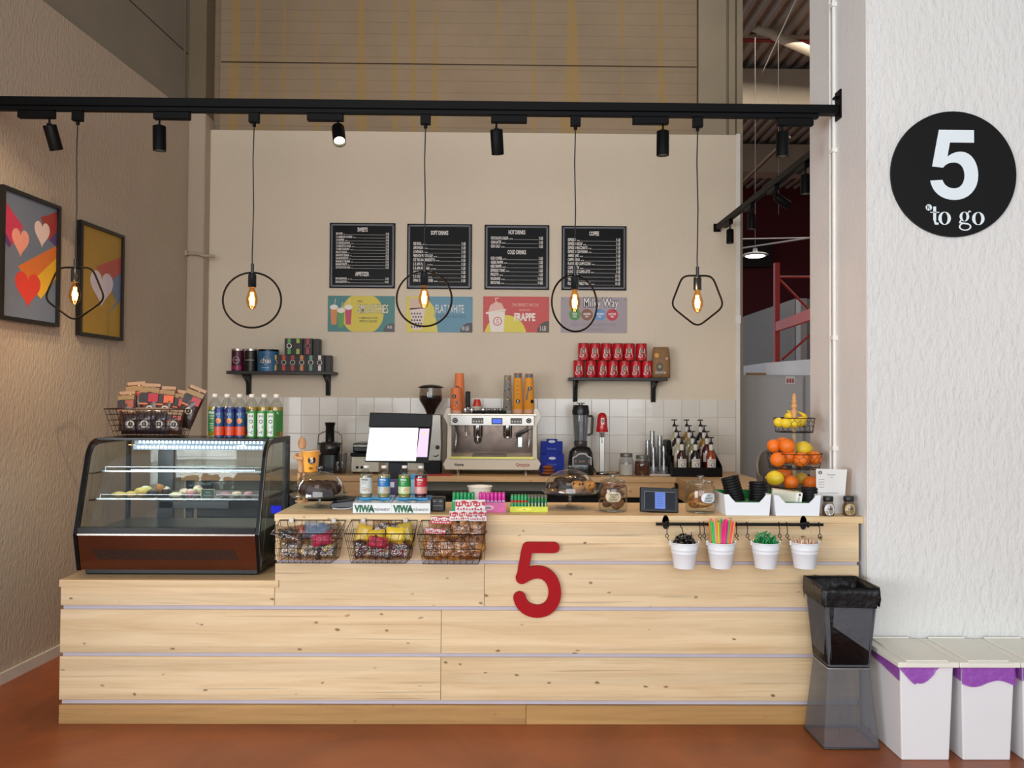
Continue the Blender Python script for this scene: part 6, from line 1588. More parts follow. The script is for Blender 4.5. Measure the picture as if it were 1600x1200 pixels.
# drink trays
TRW = 60.5; Ytr = 4.30
def tray(px, lab):
    c = U(px, 799, Ytr); w = TRW/2*c.u-.001; h0 = c.z(783.3); hb_ = h0+.018
    t = thing('bottle_tray', lab, 'tray', fc(px, Ytr), group='printed bottle trays')
    MB().hexa([(-w, 0, 0), (w, 0, 0), (w*.93, .21, 0), (-w*.93, .21, 0)], [(-w, 0, h0), (w, 0, h0), (w*.93, .21, hb_), (-w*.93, .21, hb_)]).build('carton', [mat('#dfe3e2', .5)], t)
    p = MB(); 
    def tp(x, y): return (x*(1-.07*y/.21), y, h0+(hb_-h0)*y/.21+.0008)
    pts = [tp(-w+2*w*i/12, .055+.012*math.sin(i*1.3)) for i in range(13)]
    p.add(pts+[tp(w, .205), tp(-w, .205)], [tuple(range(15))], 0)
    pts = [tp(-w+2*w*i/12, .10+.012*math.sin(i*1.1+1)) for i in range(13)]
    p.add([(a, b, z+.0006) for a, b, z in pts+[tp(w, .205), tp(-w, .205)]], [tuple(range(15))], 1)
    rr = random.Random(px)
    for i in range(26):
        x = rr.uniform(-w*.95, w*.95); y = rr.uniform(.004, .05); a = rr.uniform(.003, .009)
        p.add([(q[0], q[1], q[2]+.0007) for q in (tp(x-a, y), tp(x, y-.006), tp(x+a, y+.002), tp(x, y+.008))], [(0, 1, 2, 3)], 0 if i % 2 else 2)
    p.add([(.03*math.cos(2*PI*i/20), .085+.016*math.sin(2*PI*i/20), h0+(hb_-h0)*.4+.004) for i in range(20)], [tuple(range(20))], 3)
    p.txt('VIWA', -w*.93, h0*.45, .048, -.001, sx=.80, al='l', m=4, bold=.06).txt('vitaminwater', w*.94, h0*.42, .030, -.001, sx=.74, al='r', m=5)
    p.build('print', [mat('#2f93c4', .4), mat('#1c78ae', .4), mat('#7fb8d4', .4), mat('#12312f', .4), mat('#14603c', .4), mat('#4a4a50', .4)], t)
    return t, h0, hb_
for px, lab in ((581.5, 'blue and white bottle tray reading VIWA vitaminwater, left one'), (642, 'blue and white bottle tray reading VIWA vitaminwater, right one')):
    t, h0, hb_ = tray(px, lab)
for px, lq, lc, w, lo, tc in ((572, '#a9a07c', '#c9cfc8', 'white', '#c9cfc8', '#3a3f3a'), (600, '#b3a45c', '#1f6fae', 'blue', '#a8b0a8', '#e8ebe4'), (632, '#a8a23c', '#1f8a3a', 'green', '#c2cf9a', '#e8ebe4'), (657.5, '#5a0f1a', '#b81c2a', 'red', '#c98a8a', '#e8ebe4')):
    Yb_ = 4.42; zt2 = h0+(hb_-h0)*(.12/.21)
    k = drink_bottle((W(px, 770, Yb_).x, Yb_, ZC+.0008+hb_+.001), lq, lc, 'vitamin drink bottle with a %s label standing on the printed trays' % w, r=.0325, H=.166, group='bottles on the printed trays', lower=lo, txtc=tc)
    if w == 'red': pass
# raise the tray top under the bottles: flat insert
for px, lab in ((581.5, 'left'), (642, 'right')):
    c = U(px, 799, Ytr); w = TRW/2*c.u-.012
    tr = [o for o in bpy.data.objects if o.name.startswith('bottle_tray') and abs(o.location.x-fc(px, Ytr)[0]) < .01][0]
    MB().box(-w*.9, w*.9, .085, .155, h0-.002, hb_-.0005).build('insert', mat('#2b86b8', .4), tr)

# card terminal, black box, paper bowl
t = thing('card_terminal', 'black card payment terminal lying between the left dome and the trays', 'card terminal', fc(537, 4.52))
MB().hexa([(-.065, -.05, .002), (.075, -.05, .002), (.075, .07, .002), (-.05, .07, .002)], [(-.06, -.045, .03), (.07, -.045, .045), (.07, .065, .06), (-.045, .065, .045)]).build('body', mat('#0d0e12', .3), t, bevel=.004)
MB().hexa([(-.03, -.03, .036), (.055, -.03, .044), (.055, .02, .052), (-.03, .02, .045)], [(-.03, -.03, .040), (.055, -.03, .048), (.055, .02, .056), (-.03, .02, .049)]).build('keypad', mat('#23252c', .4), t)
tag(MB().tube([(fc(520, 4.44)[0], 4.44, ZC+.006), (fc(532, 4.42)[0], 4.42, ZC+.005), (fc(545, 4.40)[0], 4.42, ZC+.008), (fc(550, 4.40)[0], 4.46, ZC+.012)], .0035, 6).build('white_cable', mat('#cfd0d4', .4)), 'white cable lying in front of the card terminal', 'cable')
t = thing('payment_reader', 'small black boxy device right of the printed bottle trays', 'device', fc(685, 4.40))
MB().box(-.036, .036, -.03, .05, 0, .074).build('body', mat('#0c0c0e', .35), t, bevel=.006)
d = MB().box(-.026, -.012, -.0315, -.0302, .052, .057).box(.006, .022, -.0315, -.0302, .052, .057).box(-.026, .022, -.0315, -.0302, .030, .033); d.build('marks', mat('#8f8a7a', .4), t)
t = thing('paper_bowl', 'white paper bowl standing at the back of the counter behind the mints', 'bowl', fc(749.5, 4.74))
MB().lathe([(0, .001), (.050, 0), (.068, .098), (.068, .098), (.065, .096), (.048, .006), (0, .006)], n=32).build('bowl_body', mat('#dfdcd2', .5), t)
MB().lathe([(.067, .092), (.072, .094), (.072, .100), (.066, .100)], n=32).build('rim', mat('#e6e3da', .4), t)

# mint rolls
def roll(mats_, lab, loc, r, H, group, cap=None, name='mint_roll', cat='mints', first=[{}]):
    key = (mats_, r, H, name)
    if key not in first[0]:
        t = thing(name, lab, cat, loc, group=group)
        MB().lathe([(0, 0), (r, 0), (r, H*.92), (r*.7, H), (0, H)], n=12).build('wrapper', mat(mats_[0], .25, coat=.4), t)
        MB().cpatch(0, 0, r+.0006, -.8, .8, H*.12, H*.55, 0, 5).cpatch(0, 0, r+.0009, -.4, .3, H*.2, H*.5, 1, 4).build('label', [mat(mats_[1], .4), mat(mats_[2], .4)], t)
        if cap: MB().lathe([(r*1.03, H*cap[1]), (r*1.05, H*cap[1]), (r*1.05, H*cap[2]), (0, H*cap[2])][1:], n=12).build('cap', mat(cap[0], .35), t)
        first[0][key] = t; return t
    return dup(first[0][key], loc, lab, group=group)
def pack(px0, px1, Yf_, nx, ny, gap, cols, word, h, base_h, boxcol, r, lift=.012, boxx=None, boxname='green mint display box', alt=None):
    x0 = fc(px0, Yf_)[0]; x1 = fc(px1, Yf_)[0]; cx = (x0+x1)/2
    t = thing('display_box', boxname, 'display box', (cx, Yf_, ZC+.0008), group='sweet display boxes')
    w = (x1-x0)/2; d = gap*ny+.008
    MB().box(-w, w, 0, d, 0, lift-.002).box(-w, w, 0, .003, lift-.002, base_h).box(-w, w, d-.003, d, lift-.002, base_h).box(-w, -w+.002, .003, d-.003, lift-.002, base_h).box(w-.002, w, .003, d-.003, lift-.002, base_h).build('carton', mat(boxcol, .4, var=.15, scale=40), t)
    l = MB().disc(-w*.25, base_h*.5, w*.38, -.0008, 0, 20, base_h*.28); l.txt('mint' if 'mint' in boxname else 'gum', -w*.25, base_h*.5, base_h*.34, -.0014, sx=.9, m=1, bold=.03); l.build('print', [mat('#cfe6da' if alt is None else alt[0], .4), mat('#20306a' if alt is None else alt[1], .4)], t)
    for j in range(ny):
        for i in range(nx):
            cc_ = cols[(0 if i < nx*.42 else 1) % len(cols)] if len(cols) > 1 else cols[0]
            x = x0+r+.003+(x1-x0-2*r-.006)*i/(nx-1); y = Yf_+.006+r+gap*j
            lab = '%s, %s from the left in the %s' % (word, ORD[i], ('front row', 'second row', 'third row')[j] if j < ny-1 or ny == 1 else 'back row')
            roll(cc_[:3], lab, (x, y, ZC+lift), r, h-lift, word+'s in their box', cap=cc_[3] if len(cc_) > 3 else None, name='mint_roll' if 'mint' in word else 'gum_tube', cat='mints' if 'mint' in word else 'gum')
pack(705.5, 742, 4.345, 6, 2, .024, [('#1c8f50', '#cfe8dc', '#2a3f8a')], 'green mint roll', .104, .055, '#2b9a5c', .0095, boxname='green mint display box on the front counter')
pack(747, 790, 4.345, 7, 2, .024, [('#d4289a', '#dccbe6', '#3a2a8a')], 'pink mint roll', .104, .052, '#e06aa8', .0092, boxname='pink mint display box on the front counter', alt=('#f0c9dc', '#7a2a6a'))
pack(797, 856, 4.36, 11, 3, .024, [('#1f9a5a', '#168a50', '#25b070', ('#c92a20', .42, .66)), ('#2a7a3a', '#224f8a', '#b3c22a', ('#6a6458', .84, 1.0))], 'slim gum tube', .088, .030, '#c9cc3a', .0078, boxname='yellow tray of slim gum tubes left of the muffin dome', alt=('#e8e05a', '#5a8a2a'))

# cookie jars
def cookie_jar(px, wpx, top, bot, Y, lab, labcol, fillz, fcol, n, words, lx, mixd=False):
    c = U(px, bot, Y); r = wpx/2*c.u; H = c.z(top)
    t = thing('cookie_jar', lab, 'jar', fc(px, Y), group='glass cookie jars')
    MB().lathe([(0, .001), (r*.93, .001), (r, .012), (r, H*.60), (r*.95, H*.68), (r*.80, H*.74), (r*.80, H*.78)], n=36).build('jar_body', glass('#f1f4f2', .06), t)
    MB().lathe([(r*.82, H*.785), (r*.86, H*.79), (r*.86, H*.815), (r*.5, H*.86), (r*.16, H*.88), (r*.12, H*.90), (r*.26, H*.94), (r*.22, H*.99), (0, H)], n=32).build('lid', glass('#e3e8e6', .14), t)
    a0 = lx-.42; 
    l = MB(); R = r+.0012
    pts = []
    for i in range(24):
        a = 2*PI*i/24; q = 1/((abs(math.cos(a))**5+abs(math.sin(a))**5)**.2)*(1+.06*math.cos(4*a)); x = lx*r+.040*q*math.cos(a); z = H*.42+.026*q*math.sin(a); pts.append((R*math.sin(x/R), -R*math.cos(x/R), z))
    l.add(pts, [tuple(range(24))], 0)
    for i, s in enumerate(words): l.txt(s, lx*r, H*.42+.014-.014*i, .0135, m=1, cyl=(0, 0, R+.0008))
    l.build('label', [mat(labcol, .5), mat('#3a3a3a', .5)], t)
    rr = random.Random(px)
    for i in range(n):
        a = i*2.4; q = r*(.34+.10*rr.random()); z = .008+fillz*H*i/n
        cr = r*.50
        mb = MB(); mb.T = Matrix.Translation((0, 0, .0)) @ Euler((rr.uniform(-.9, .2), rr.uniform(-.5, .5), 0)).to_matrix().to_4x4(); mb.ell((0, 0, 0), (cr, cr, .010), 0, 14, 5, .1, i)
        o = tag(mb.build('cookie', mat(fcol[i % len(fcol)], .65, bump=.8, bscale=60, var=.2, scale=50)), '%s cookie in the %s, %s up from the bottom' % (('round' if not mixd else 'golden'), ('jar left of the tablet' if not mixd else 'jar right of the tablet'), ORD[i]), 'cookie', 'cookies in the jars')
        o.location = (t.location.x+q*math.cos(a), Y+q*math.sin(a), ZC+.03+z)
    return t
cookie_jar(957.5, 44.5, 739, 797, 4.43, 'glass jar of brown cookies with a cream label, left of the tablet', '#cfbd9a', .56, ['#8a5a3c', '#7a4a30', '#9a6a48'], 16, ['chocolate', 'chip', 'cookies'], -.10)
cookie_jar(1094.5, 46, 741, 799, 4.40, 'glass jar of golden cookies with a white label, right of the tablet', '#e3e6ea', .30, ['#b9803c', '#a86a2c', '#c9924a'], 11, ['oat', 'caramel', 'cookies'], .35, True)
# tablet
v = fc(1030, 4.36); t = thing('tablet', 'black tablet on a stand showing a blue page between the cookie jars', 'tablet', v, -0.06)
T = Matrix.Rotation(-.30, 4, 'X') @ Matrix.Rotation(.03, 4, 'Y')
c = U(1030, 799, 4.36); tw = 30*c.u; th = .135
b = MB(); b.T = T; b.box(-tw, tw, 0, .014, .004, th); b.build('frame', mat('#0c0e14', .35), t, bevel=.004)
b = MB(); b.T = T; b.box(-tw+.024, tw-.018, -.0012, -.0002, .018, th-.02, 0); b.box(-tw+.024, tw-.018, -.0018, -.0012, th-.024, th-.0225, 1); b.box(-tw+.024, -tw+.0255, -.0018, -.0012, .020, th-.022, 1); b.build('screen', [mat('#15181f', .15), mat('#8f98a6', .3)], t)
b = MB(); b.T = T; b.box(-.022, .032, -.0025, -.0019, .022, th-.026, 0)
for i in range(6): b.box(-.014, .024-.004*(i % 3), -.0032, -.0026, th-.038-.012*i, th-.0365-.012*i, 1)
b.build('page', [lamp_mat('#4a66b0', .5), mat('#26365f', .4)], t)
MB().hexa([(-.05, .02, 0), (.05, .02, 0), (.05, .10, 0), (-.05, .10, 0)], [(-.05, .03, .05), (.05, .03, .05), (.04, .045, .08), (-.04, .045, .08)]).build('stand', BLACK(), t)

# white bins with lids and napkins
def caddy(px0, px1, Y, pyb, pyt, lab, green):
    c = U((px0+px1)/2, pyb, Y); w = (px1-px0)/2*c.u; H = c.z(pyt); D = .22
    t = thing('plastic_basket', lab, 'basket', fc((px0+px1)/2, Y), group='white counter baskets')
    wb2 = w*.92; m = mat('#e8ebee', .35, var=.02)
    dip = [(-w, H), (-w*.80, H), (-w*.66, H*.80), (-w*.5, H*.62), (w*.5, H*.62), (w*.66, H*.80), (w*.80, H), (w, H)]
    poly = [(-wb2, .0)] + dip + [(wb2, .0)]
    b = MB().prism(poly, 0, .004)
    b.box(-wb2, wb2, .004, D-.004, 0, .004).build('front', m, t, bevel=.0)
    MB().prism([(-wb2, 0), (-w, H), (w, H), (wb2, 0)], D-.004, D).build('back', m if not green else mat('#1c7a3a', .4), t)
    for s in (-1, 1): MB().hexa([(s*wb2, .004, 0), (s*(wb2-.004), .004, 0), (s*(wb2-.004), D-.004, 0), (s*wb2, D-.004, 0)], [(s*w, .004, H), (s*(w-.004), .004, H), (s*(w-.004), D-.004, H), (s*w, D-.004, H)]).build('side', m, t)
    MB().tube([(-w, D, H), (w, D, H)], .003, 6).build('rim', m if not green else mat('#1c7a3a', .4), t)
    if green:
        MB().box(-w*.88, w*.88, .012, D-.008, .005, H*.60).build('liner', mat('#1f6e3a', .5), t)
    return t
t1 = caddy(1131, 1205, 4.24+.03, 803, 770, 'white plastic basket of black cup lids with a green back, left one', True)
t2 = caddy(1209, 1283, 4.24+.03, 804, 772, 'white plastic basket of napkins and black lids, right one', True)
BLM = mat('#0c0c0e', .4, spec=.3)
def lids(px, Y, z0, n, tilt, lab, r=.046):
    x = W(px, 770, Y).x; T0 = Matrix.Translation((x, Y, ZC+z0)) @ Euler(tilt).to_matrix().to_4x4()
    for i in range(n):
        b = MB(); b.T = T0 @ Matrix.Translation((0, 0, .0145*i))
        b.lathe([(r*.97, 0), (r*1.03, .001), (r*1.03, .006), (r, .008), (r*.96, .0135), (r*.96, .0135), (r*.88, .0135), (r*.86, .010), (0, .010)], n=28)
        tag(b.build('cup_cover', BLM), 'black cup lid in the %s, %s from the bottom' % (lab, ORD[i]), 'cup lid', 'black cup lids')
lids(1151, 4.40, .05, 10, (-.12, -.24, 0), 'leaning stack at the left', .047)
lids(1185, 4.39, .05, 8, (-.05, .02, 0), 'upright stack in the left basket', .049)
lids(1265.5, 4.39, .05, 6, (-.05, 0, 0), 'stack in the right basket', .045)
t = thing('napkin_pack', 'pack of pale napkins lying in the right white basket', 'napkins', (W(1225, 775, 4.40).x, 4.38, ZC+.052))
T = Euler((.0, .12, -.25)).to_matrix().to_4x4()
for i in range(14):
    b = MB(); b.T = T; b.box(-.075, .075, -.035+.0001*i, .045, .0048*i, .0048*i+.0042); b.build('napkin', mat('#ddd8c4', .8), t)
b = MB(); b.T = T; b.box(.045, .0765, -.0362, .046, -.001, .069); b.build('wrapper_band', mat('#e6e3da', .5), t)
b = MB(); b.T = T; b.txt('CAFEA', .061, .03, .012, -.037, rot=PI/2); b.disc(.063, .058, .006, -.037); b.build('print', INK, t)

# fruit stand
YFs = 4.72; c = U(1241, 786, YFs); v = fc(1241, YFs)
fs_ = thing('fruit_stand', 'three tier wire fruit stand with a turned wooden handle by the pillar', 'fruit stand', v)
WD = mat('#c9965f', .5, var=.12); WD2 = mat('#a59478', .6, var=.1)
zt3 = [c.z(672), c.z(728), c.z(783)]; rims = [c.z(650), c.z(705), c.z(756)]; rads = [.114, .153, .165]
MB().cyl((0, 0, .004), (0, 0, c.z(640)), .012, n=14).build('pole', WD2, fs_)
MB().lathe([(.014, c.z(650)), (.018, c.z(638)), (.010, c.z(636)), (.014, c.z(634)), (.020, c.z(631)), (.012, c.z(628)), (.009, c.z(627)), (.015, c.z(625)), (.015, c.z(623)), (.010, c.z(621.5)), (.013, c.z(619)), (.013, c.z(616)), (.008, c.z(615)), (.011, c.z(613)), (0, c.z(611))], n=18).build('handle', WD, fs_)
WR = mat('#241610', .35, .6)
for k in range(3):
    R = rads[k]; zb2 = zt3[k]; zr = rims[k]; Rb = R*.90
    b = MB(); n = 40
    b.tube([(R*math.cos(2*PI*i/n), R*math.sin(2*PI*i/n), zr) for i in range(n)], .0025, 6, closed=True)
    b.tube([(Rb*math.cos(2*PI*i/n), Rb*math.sin(2*PI*i/n), zb2) for i in range(n)], .0022, 6, closed=True)
    b.build('rim', WR, fs_)
    b = MB(); n = 20; hh = zr-zb2
    for row in range(3):
        for i in range(n):
            a0 = 2*PI*(i+.5*(row % 2))/n; a1 = 2*PI*(i+.5+.5*(row % 2))/n; a2 = 2*PI*(i+1+.5*(row % 2))/n
            zz0 = zb2+hh*row/3; zz1_ = zb2+hh*(row+.55)/3; zz2 = zb2+hh*(row+1)/3
            rr0 = Rb+(R-Rb)*row/3+.001; rr1 = Rb+(R-Rb)*(row+1)/3+.001
            P_ = lambda a, z, rr: (rr*math.cos(a), rr*math.sin(a), z)
            b.wire([P_(a0, zz1_, rr0), P_(a1, zz0, rr0), P_(a2, zz1_, rr0)], .0011); b.wire([P_(a0, zz1_, rr0), P_(a0, zz2, rr1)], .0011)
    for i in range(8):
        a = 2*PI*i/8; b.wire([(0.012*math.cos(a), .012*math.sin(a), zb2), (Rb*math.cos(a), Rb*math.sin(a), zb2)], .0018)
    for q in (.35, .7): b.wire([(Rb*q*math.cos(2*PI*i/20), Rb*q*math.sin(2*PI*i/20), zb2) for i in range(20)], .0012, closed=True)
    b.build('wire_basket', WR, fs_)
for a in range(3): 
    an = 2*PI*a/3+.5; MB().ell((.10*math.cos(an), .10*math.sin(an), .010), (.010, .010, .010), 0, 8, 6).build('foot', WR, fs_)
ORM = mat('#e8741a', .45, bump=.25, bscale=160, var=.08); LEM = mat('#e2c52a', .42, bump=.2, bscale=140, var=.06); YBN = mat('#e0b51e', .5, var=.1); GRP = mat('#dcb440', .45, bump=.2, bscale=140)
def fruit(kind, px, py, Y, rpx, lab):
    v = W(px, py, Y); r = rpx*Y/F
    t = thing(kind, lab, kind, (v.x, Y, v.z-r), random.uniform(0, 3), 'fruit in the tiered stand')
    if kind == 'lemon':
        MB().ell((0, 0, r), (r*1.12, r*.94, r*.94), 0, 20, 12, .05, px).ell((r*1.13, 0, r), (r*.18, r*.2, r*.2), 0, 8, 6).build('peel', LEM, t)
    else: MB().ell((0, 0, r), (r, r, r*.96), 0, 22, 13, .03, px).build('peel', GRP if kind == 'grapefruit' else ORM, t)
    MB().cyl((0, 0, r*1.93), (0, 0, r*1.97), r*.09, n=8).build('stem_end', mat('#5a6a2a', .6), t)
for i, (px, py, dy, r, lab) in enumerate(((1217, 660, -.055, 8, 'lemon at the left of the top tier'), (1228.5, 661, -.075, 8.5, 'lemon, second from the left in the top tier'), (1241, 661, -.075, 8.5, 'lemon in the middle front of the top tier'), (1250.5, 659, -.03, 8.5, 'lemon at the right of the top tier'), (1233, 652, .03, 8, 'lemon behind on the top tier'))):
    fruit('lemon', px, py, YFs+dy, r, lab)
def banana(px0, py0, px1, py1, Y, lab):
    a = W(px0, py0, Y); b_ = W(px1, py1, Y); d = b_-a
    t = thing('banana', lab, 'banana', a, group='fruit in the tiered stand')
    pts = []
    for i in range(9):
        s = i/8; pts.append((d.x*s+.02*math.sin(PI*s), 0, d.z*s+.014*math.sin(PI*s)))
    mb = MB(); R_ = [.006, .013, .016, .017, .017, .016, .015, .011, .005]; vs = []
    for k_, p in enumerate(pts):
        for j in range(6): an = 2*PI*j/6; vs.append((p[0]+R_[k_]*math.cos(an), p[1]+R_[k_]*math.sin(an), p[2]))
    mb.add(vs, [(i*6+j, i*6+(j+1) % 6, (i+1)*6+(j+1) % 6, (i+1)*6+j) for i in range(8) for j in range(6)] + [(5, 4, 3, 2, 1, 0), tuple(range(48, 54))], 0, True)
    mb.build('peel', YBN, t); MB().cyl((0, 0, -.004), (0, 0, -.014), .006, n=8).build('tip', mat('#5a4020', .6), t)
banana(1251, 664, 1236, 642, YFs+.01, 'upright banana left of the handle in the top tier') if False else None
banana(1232, 664, 1230.5, 641, YFs+.045, 'banana standing behind the handle in the top tier')
banana(1256, 664, 1246, 643, YFs+.0, 'banana leaning right of the handle in the top tier')
for px, py, dy, r, k, lab in ((1215.5, 718, -.08, 12, 'orange', 'orange at the front left of the middle tier'), (1232, 713, -.045, 12, 'orange', 'orange at the front, second from left in the middle tier'), (1252, 718, -.10, 12, 'orange', 'orange at the front, third from left in the middle tier'), (1272.5, 715.5, -.05, 11.5, 'orange', 'orange at the front right of the middle tier'),
                              (1209.5, 697, -.005, 11, 'orange', 'orange on top at the left of the middle tier'), (1230, 706-9, -.06, 12.5, 'orange', 'big orange on top in the centre of the middle tier'), (1223, 694, .05, 11.5, 'orange', 'orange behind at the back of the middle tier'), (1255, 703-2, .02, 12.5, 'lemon', 'large lemon on top at the right of the middle tier'),
                              (1211, 747, -.10, 12.5, 'lemon', 'lemon at the front left of the bottom tier'), (1236, 754, -.10, 11.5, 'orange', 'orange in front of the pole on the bottom tier'), (1225, 741, .03, 12, 'orange', 'orange behind the lemon on the bottom tier'), (1253, 748, .03, 10, 'grapefruit', 'small yellow grapefruit right of the pole on the bottom tier'), (1267, 755, -.07, 11.5, 'orange', 'orange at the right of the bottom tier')):
    fruit(k, px, py, YFs+dy, r, lab)

# menu card and small jars
t = thing('info_card', 'white printed card in a clear stand beside the pillar', 'card', fc(1299, 4.36))
c = U(1299, 803, 4.36); 
MB().prism([(c.x(1276), .0), (c.x(1318), .0), (c.x(1324), c.z(734)), (c.x(1275), c.z(733))], 0, .002).build('sheet', mat('#dedcd8', .6), t)
MB().hexa([(c.x(1317), .003, 0), (c.x(1319), .003, 0), (c.x(1324), .07, 0), (c.x(1322), .07, 0)], [(c.x(1323), .003, c.z(736)), (c.x(1325), .003, c.z(736)), (c.x(1328), .02, c.z(738)), (c.x(1326), .02, c.z(738))]).build('stand', glass('#d9d9d9', .2), t)
l = MB(); logo5(l, c.x(1281.5), c.z(739), .010, -.001, 0, 1); l.txt('Recenzie', c.x(1299), c.z(742), .011, -.001, m=0); l.txt('lunii', c.x(1299), c.z(746), .009, -.001, m=0)
for i in range(4): l.box(c.x(1279), c.x(1288), -.001, -.0003, c.z(750+4*i), c.z(749.5+4*i))
l.box(c.x(1279), c.x(1310), -.001, -.0003, c.z(771), c.z(770.5)).build('print', [mat('#4a4a4a', .5), WHT], t)
for px, w, lc, lab in ((1294, 19, '#dfe0e6', 'small spice jar with a black lid and white label by the pillar'), (1326, 20, '#c2ae7c', 'small spice jar with a black lid and beige label, rightmost by the pillar')):
    Y = 4.29 if px < 1300 else 4.30; c = U(px, 804, Y); r = w/2*c.u*.96; H = c.z(774)
    t = thing('spice_jar', lab, 'jar', fc(px, Y), group='spice jars by the pillar')
    MB().lathe([(0, .001), (r*.95, .001), (r, .006), (r*.98, H*.5), (r*.74, H*.70), (r*.70, H*.76)], n=24).build('jar_body', glass('#d8d0c2', .08), t)
    MB().lathe([(0, .003), (r*.86, .003), (r*.86, H*.45), (0, H*.47)], n=20).build('spice', mat('#8a6a45', .8), t)
    MB().lathe([(r*.82, H*.74), (r*.84, H*.75), (r*.84, H*.97), (r*.78, H), (0, H)], n=24).build('lid', mat('#141312', .4), t)
    l = MB(); R = r+.001; l.cdisc(0, 0, R, -.003, H*.34, r*.92, 0, 20, H*.30); l.txt('ZAHAR' if px < 1300 else 'MIERE', -.003, H*.36, .010, m=1, cyl=(0, 0, R+.0006)); l.build('label', [mat(lc, .5), INK], t)

# till screen
Y = 4.98; c = U(621, 800, Y)
v = W(621, 790, Y)
t = thing('till', 'black point of sale till behind the bottles, screen glowing white like a reflected window', 'till', (v.x, Y, ZC+0.0))
t.location.z = ZC-.001
T = Matrix.Translation((0, 0, 0))
t.location.z = 0
zt4 = lambda q, y=0: W(621, q, Y+y).z
rt = v.x
def X4(px): return W(px, 690, Y).x-rt
MB().hexa([(X4(570), 0, zt4(722)), (X4(669), 0, zt4(724)), (X4(669), .03, zt4(724)), (X4(570), .03, zt4(722))], [(X4(575), .06, zt4(668)), (X4(673), .06, zt4(668)), (X4(673), .09, zt4(668)), (X4(575), .09, zt4(668))]).build('screen_body', mat('#08080a', .3, spec=.2), t, bevel=.003)
MB().hexa([(X4(573.5), .055, zt4(668)), (X4(673), .055, zt4(668)), (X4(673), .10, zt4(668)), (X4(573.5), .10, zt4(668))], [(X4(574.5), .07, zt4(645)), (X4(674), .07, zt4(647)), (X4(674), .10, zt4(647)), (X4(574.5), .10, zt4(645))]).build('customer_display', mat('#08080a', .35, spec=.2), t, bevel=.004)
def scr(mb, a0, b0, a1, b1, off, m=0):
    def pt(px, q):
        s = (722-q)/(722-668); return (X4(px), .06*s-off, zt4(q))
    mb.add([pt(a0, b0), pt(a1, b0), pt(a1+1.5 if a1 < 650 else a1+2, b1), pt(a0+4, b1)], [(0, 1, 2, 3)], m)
s = MB(); scr(s, 571.5, 720, 650, 669, .002, 0); s.build('screen', lamp_mat('#f2f4f8', .95), t)  # window reflection on the screen, put in as emission
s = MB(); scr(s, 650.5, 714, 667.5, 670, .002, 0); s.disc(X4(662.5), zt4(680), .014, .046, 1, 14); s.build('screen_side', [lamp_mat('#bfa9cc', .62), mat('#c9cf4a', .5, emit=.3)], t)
MB().hexa([(X4(600), .02, ZC-.25), (X4(640), .02, ZC-.25), (X4(640), .16, ZC-.25), (X4(600), .16, ZC-.25)], [(X4(606), .05, zt4(715)), (X4(634), .05, zt4(715)), (X4(634), .09, zt4(715)), (X4(606), .09, zt4(715))]).build('stand', BLACK(), t)
tag(MB().box(rt-.22, rt+.22, Y-.03, 5.30, 0, ZC-.252).build('till_cabinet', mat('#1a1a1c', .5)), 'dark low cabinet carrying the till behind the counter', 'cabinet')
v = W(637, 735, 4.93)
t = thing('leaflet_box', 'small light blue leaflet box behind the green bottle', 'box', (W(642, 745, 4.86).x, 4.80, ZC+.001))
MB().box(-.045, .045, -.03, .0, 0, .16).build('carton', mat('#2a8ac0', .4), t); MB().box(-.036, .036, -.0315, -.0302, .05, .13).build('window', mat('#8fc0d8', .4), t)
t = thing('note_block', 'dark block with a white paper slip behind the blue label bottle', 'holder', (W(614, 745, 4.86).x, 4.80, ZC+.001))
MB().box(-.04, .04, -.03, .0, 0, .13).build('body', mat('#3a2f55', .4), t); MB().box(-.028, .02, -.0315, -.0302, .085, .115).build('slip', mat('#c9ccd8', .5), t)
tag(MB().box(W(668, 745, 6.72).x, W(706, 745, 6.72).x, 6.69, 6.76, ZB+.001, ZB+.012).build('red_folder', mat('#a8281e', .5)), 'flat red folder lying on the back worktop left of the espresso machine', 'folder')
# bar stool behind
v = W(1225, 755, 5.45)
t = thing('bar_stool', 'grey plastic bar stool behind the fruit stand', 'stool', (v.x, 5.45, 0), 0.3)
zs0, zs1 = v.z-.28, W(1212, 704, 5.45).z; GP = mat('#77716b', .45)
b = MB(); vs = []; nu, nv = 14, 8
for j in range(nv+1):
    for i in range(nu+1):
        a = PI*(1.12*i/nu-.06); s_v = j/nv; R = .17+.015*s_v
        top = zs0+.02+(zs1-zs0-.02)*(s_v)*(1-.35*abs(math.cos(a))**3)
        vs.append((R*math.cos(a), R*math.sin(a)*.85, top))
n0 = len(vs); vs2 = [(x*.93, y*.93, z) for x, y, z in vs]
b.add(vs, [(j*(nu+1)+i, j*(nu+1)+i+1, (j+1)*(nu+1)+i+1, (j+1)*(nu+1)+i) for j in range(nv) for i in range(nu)], 0, True)
b.add(vs2, [(j*(nu+1)+i, (j+1)*(nu+1)+i, (j+1)*(nu+1)+i+1, j*(nu+1)+i+1) for j in range(nv) for i in range(nu)], 0, True)
k = nv*(nu+1); b.add([vs[k+i] for i in range(nu+1)]+[vs2[k+i] for i in range(nu+1)], [(i, i+1, nu+2+i, nu+1+i) for i in range(nu)])
b.build('backrest', GP, t)
MB().lathe([(0, zs0), (.15, zs0), (.18, zs0+.02), (.17, zs0+.035), (0, zs0+.028)], n=28).build('seat', GP, t)
MB().cyl((0, 0, .03), (0, 0, zs0), .028, n=16).build('pole', CHROME(), t)
MB().lathe([(0, 0), (.20, 0), (.20, .01), (.05, .03), (0, .032)], n=32).build('base', CHROME(), t)
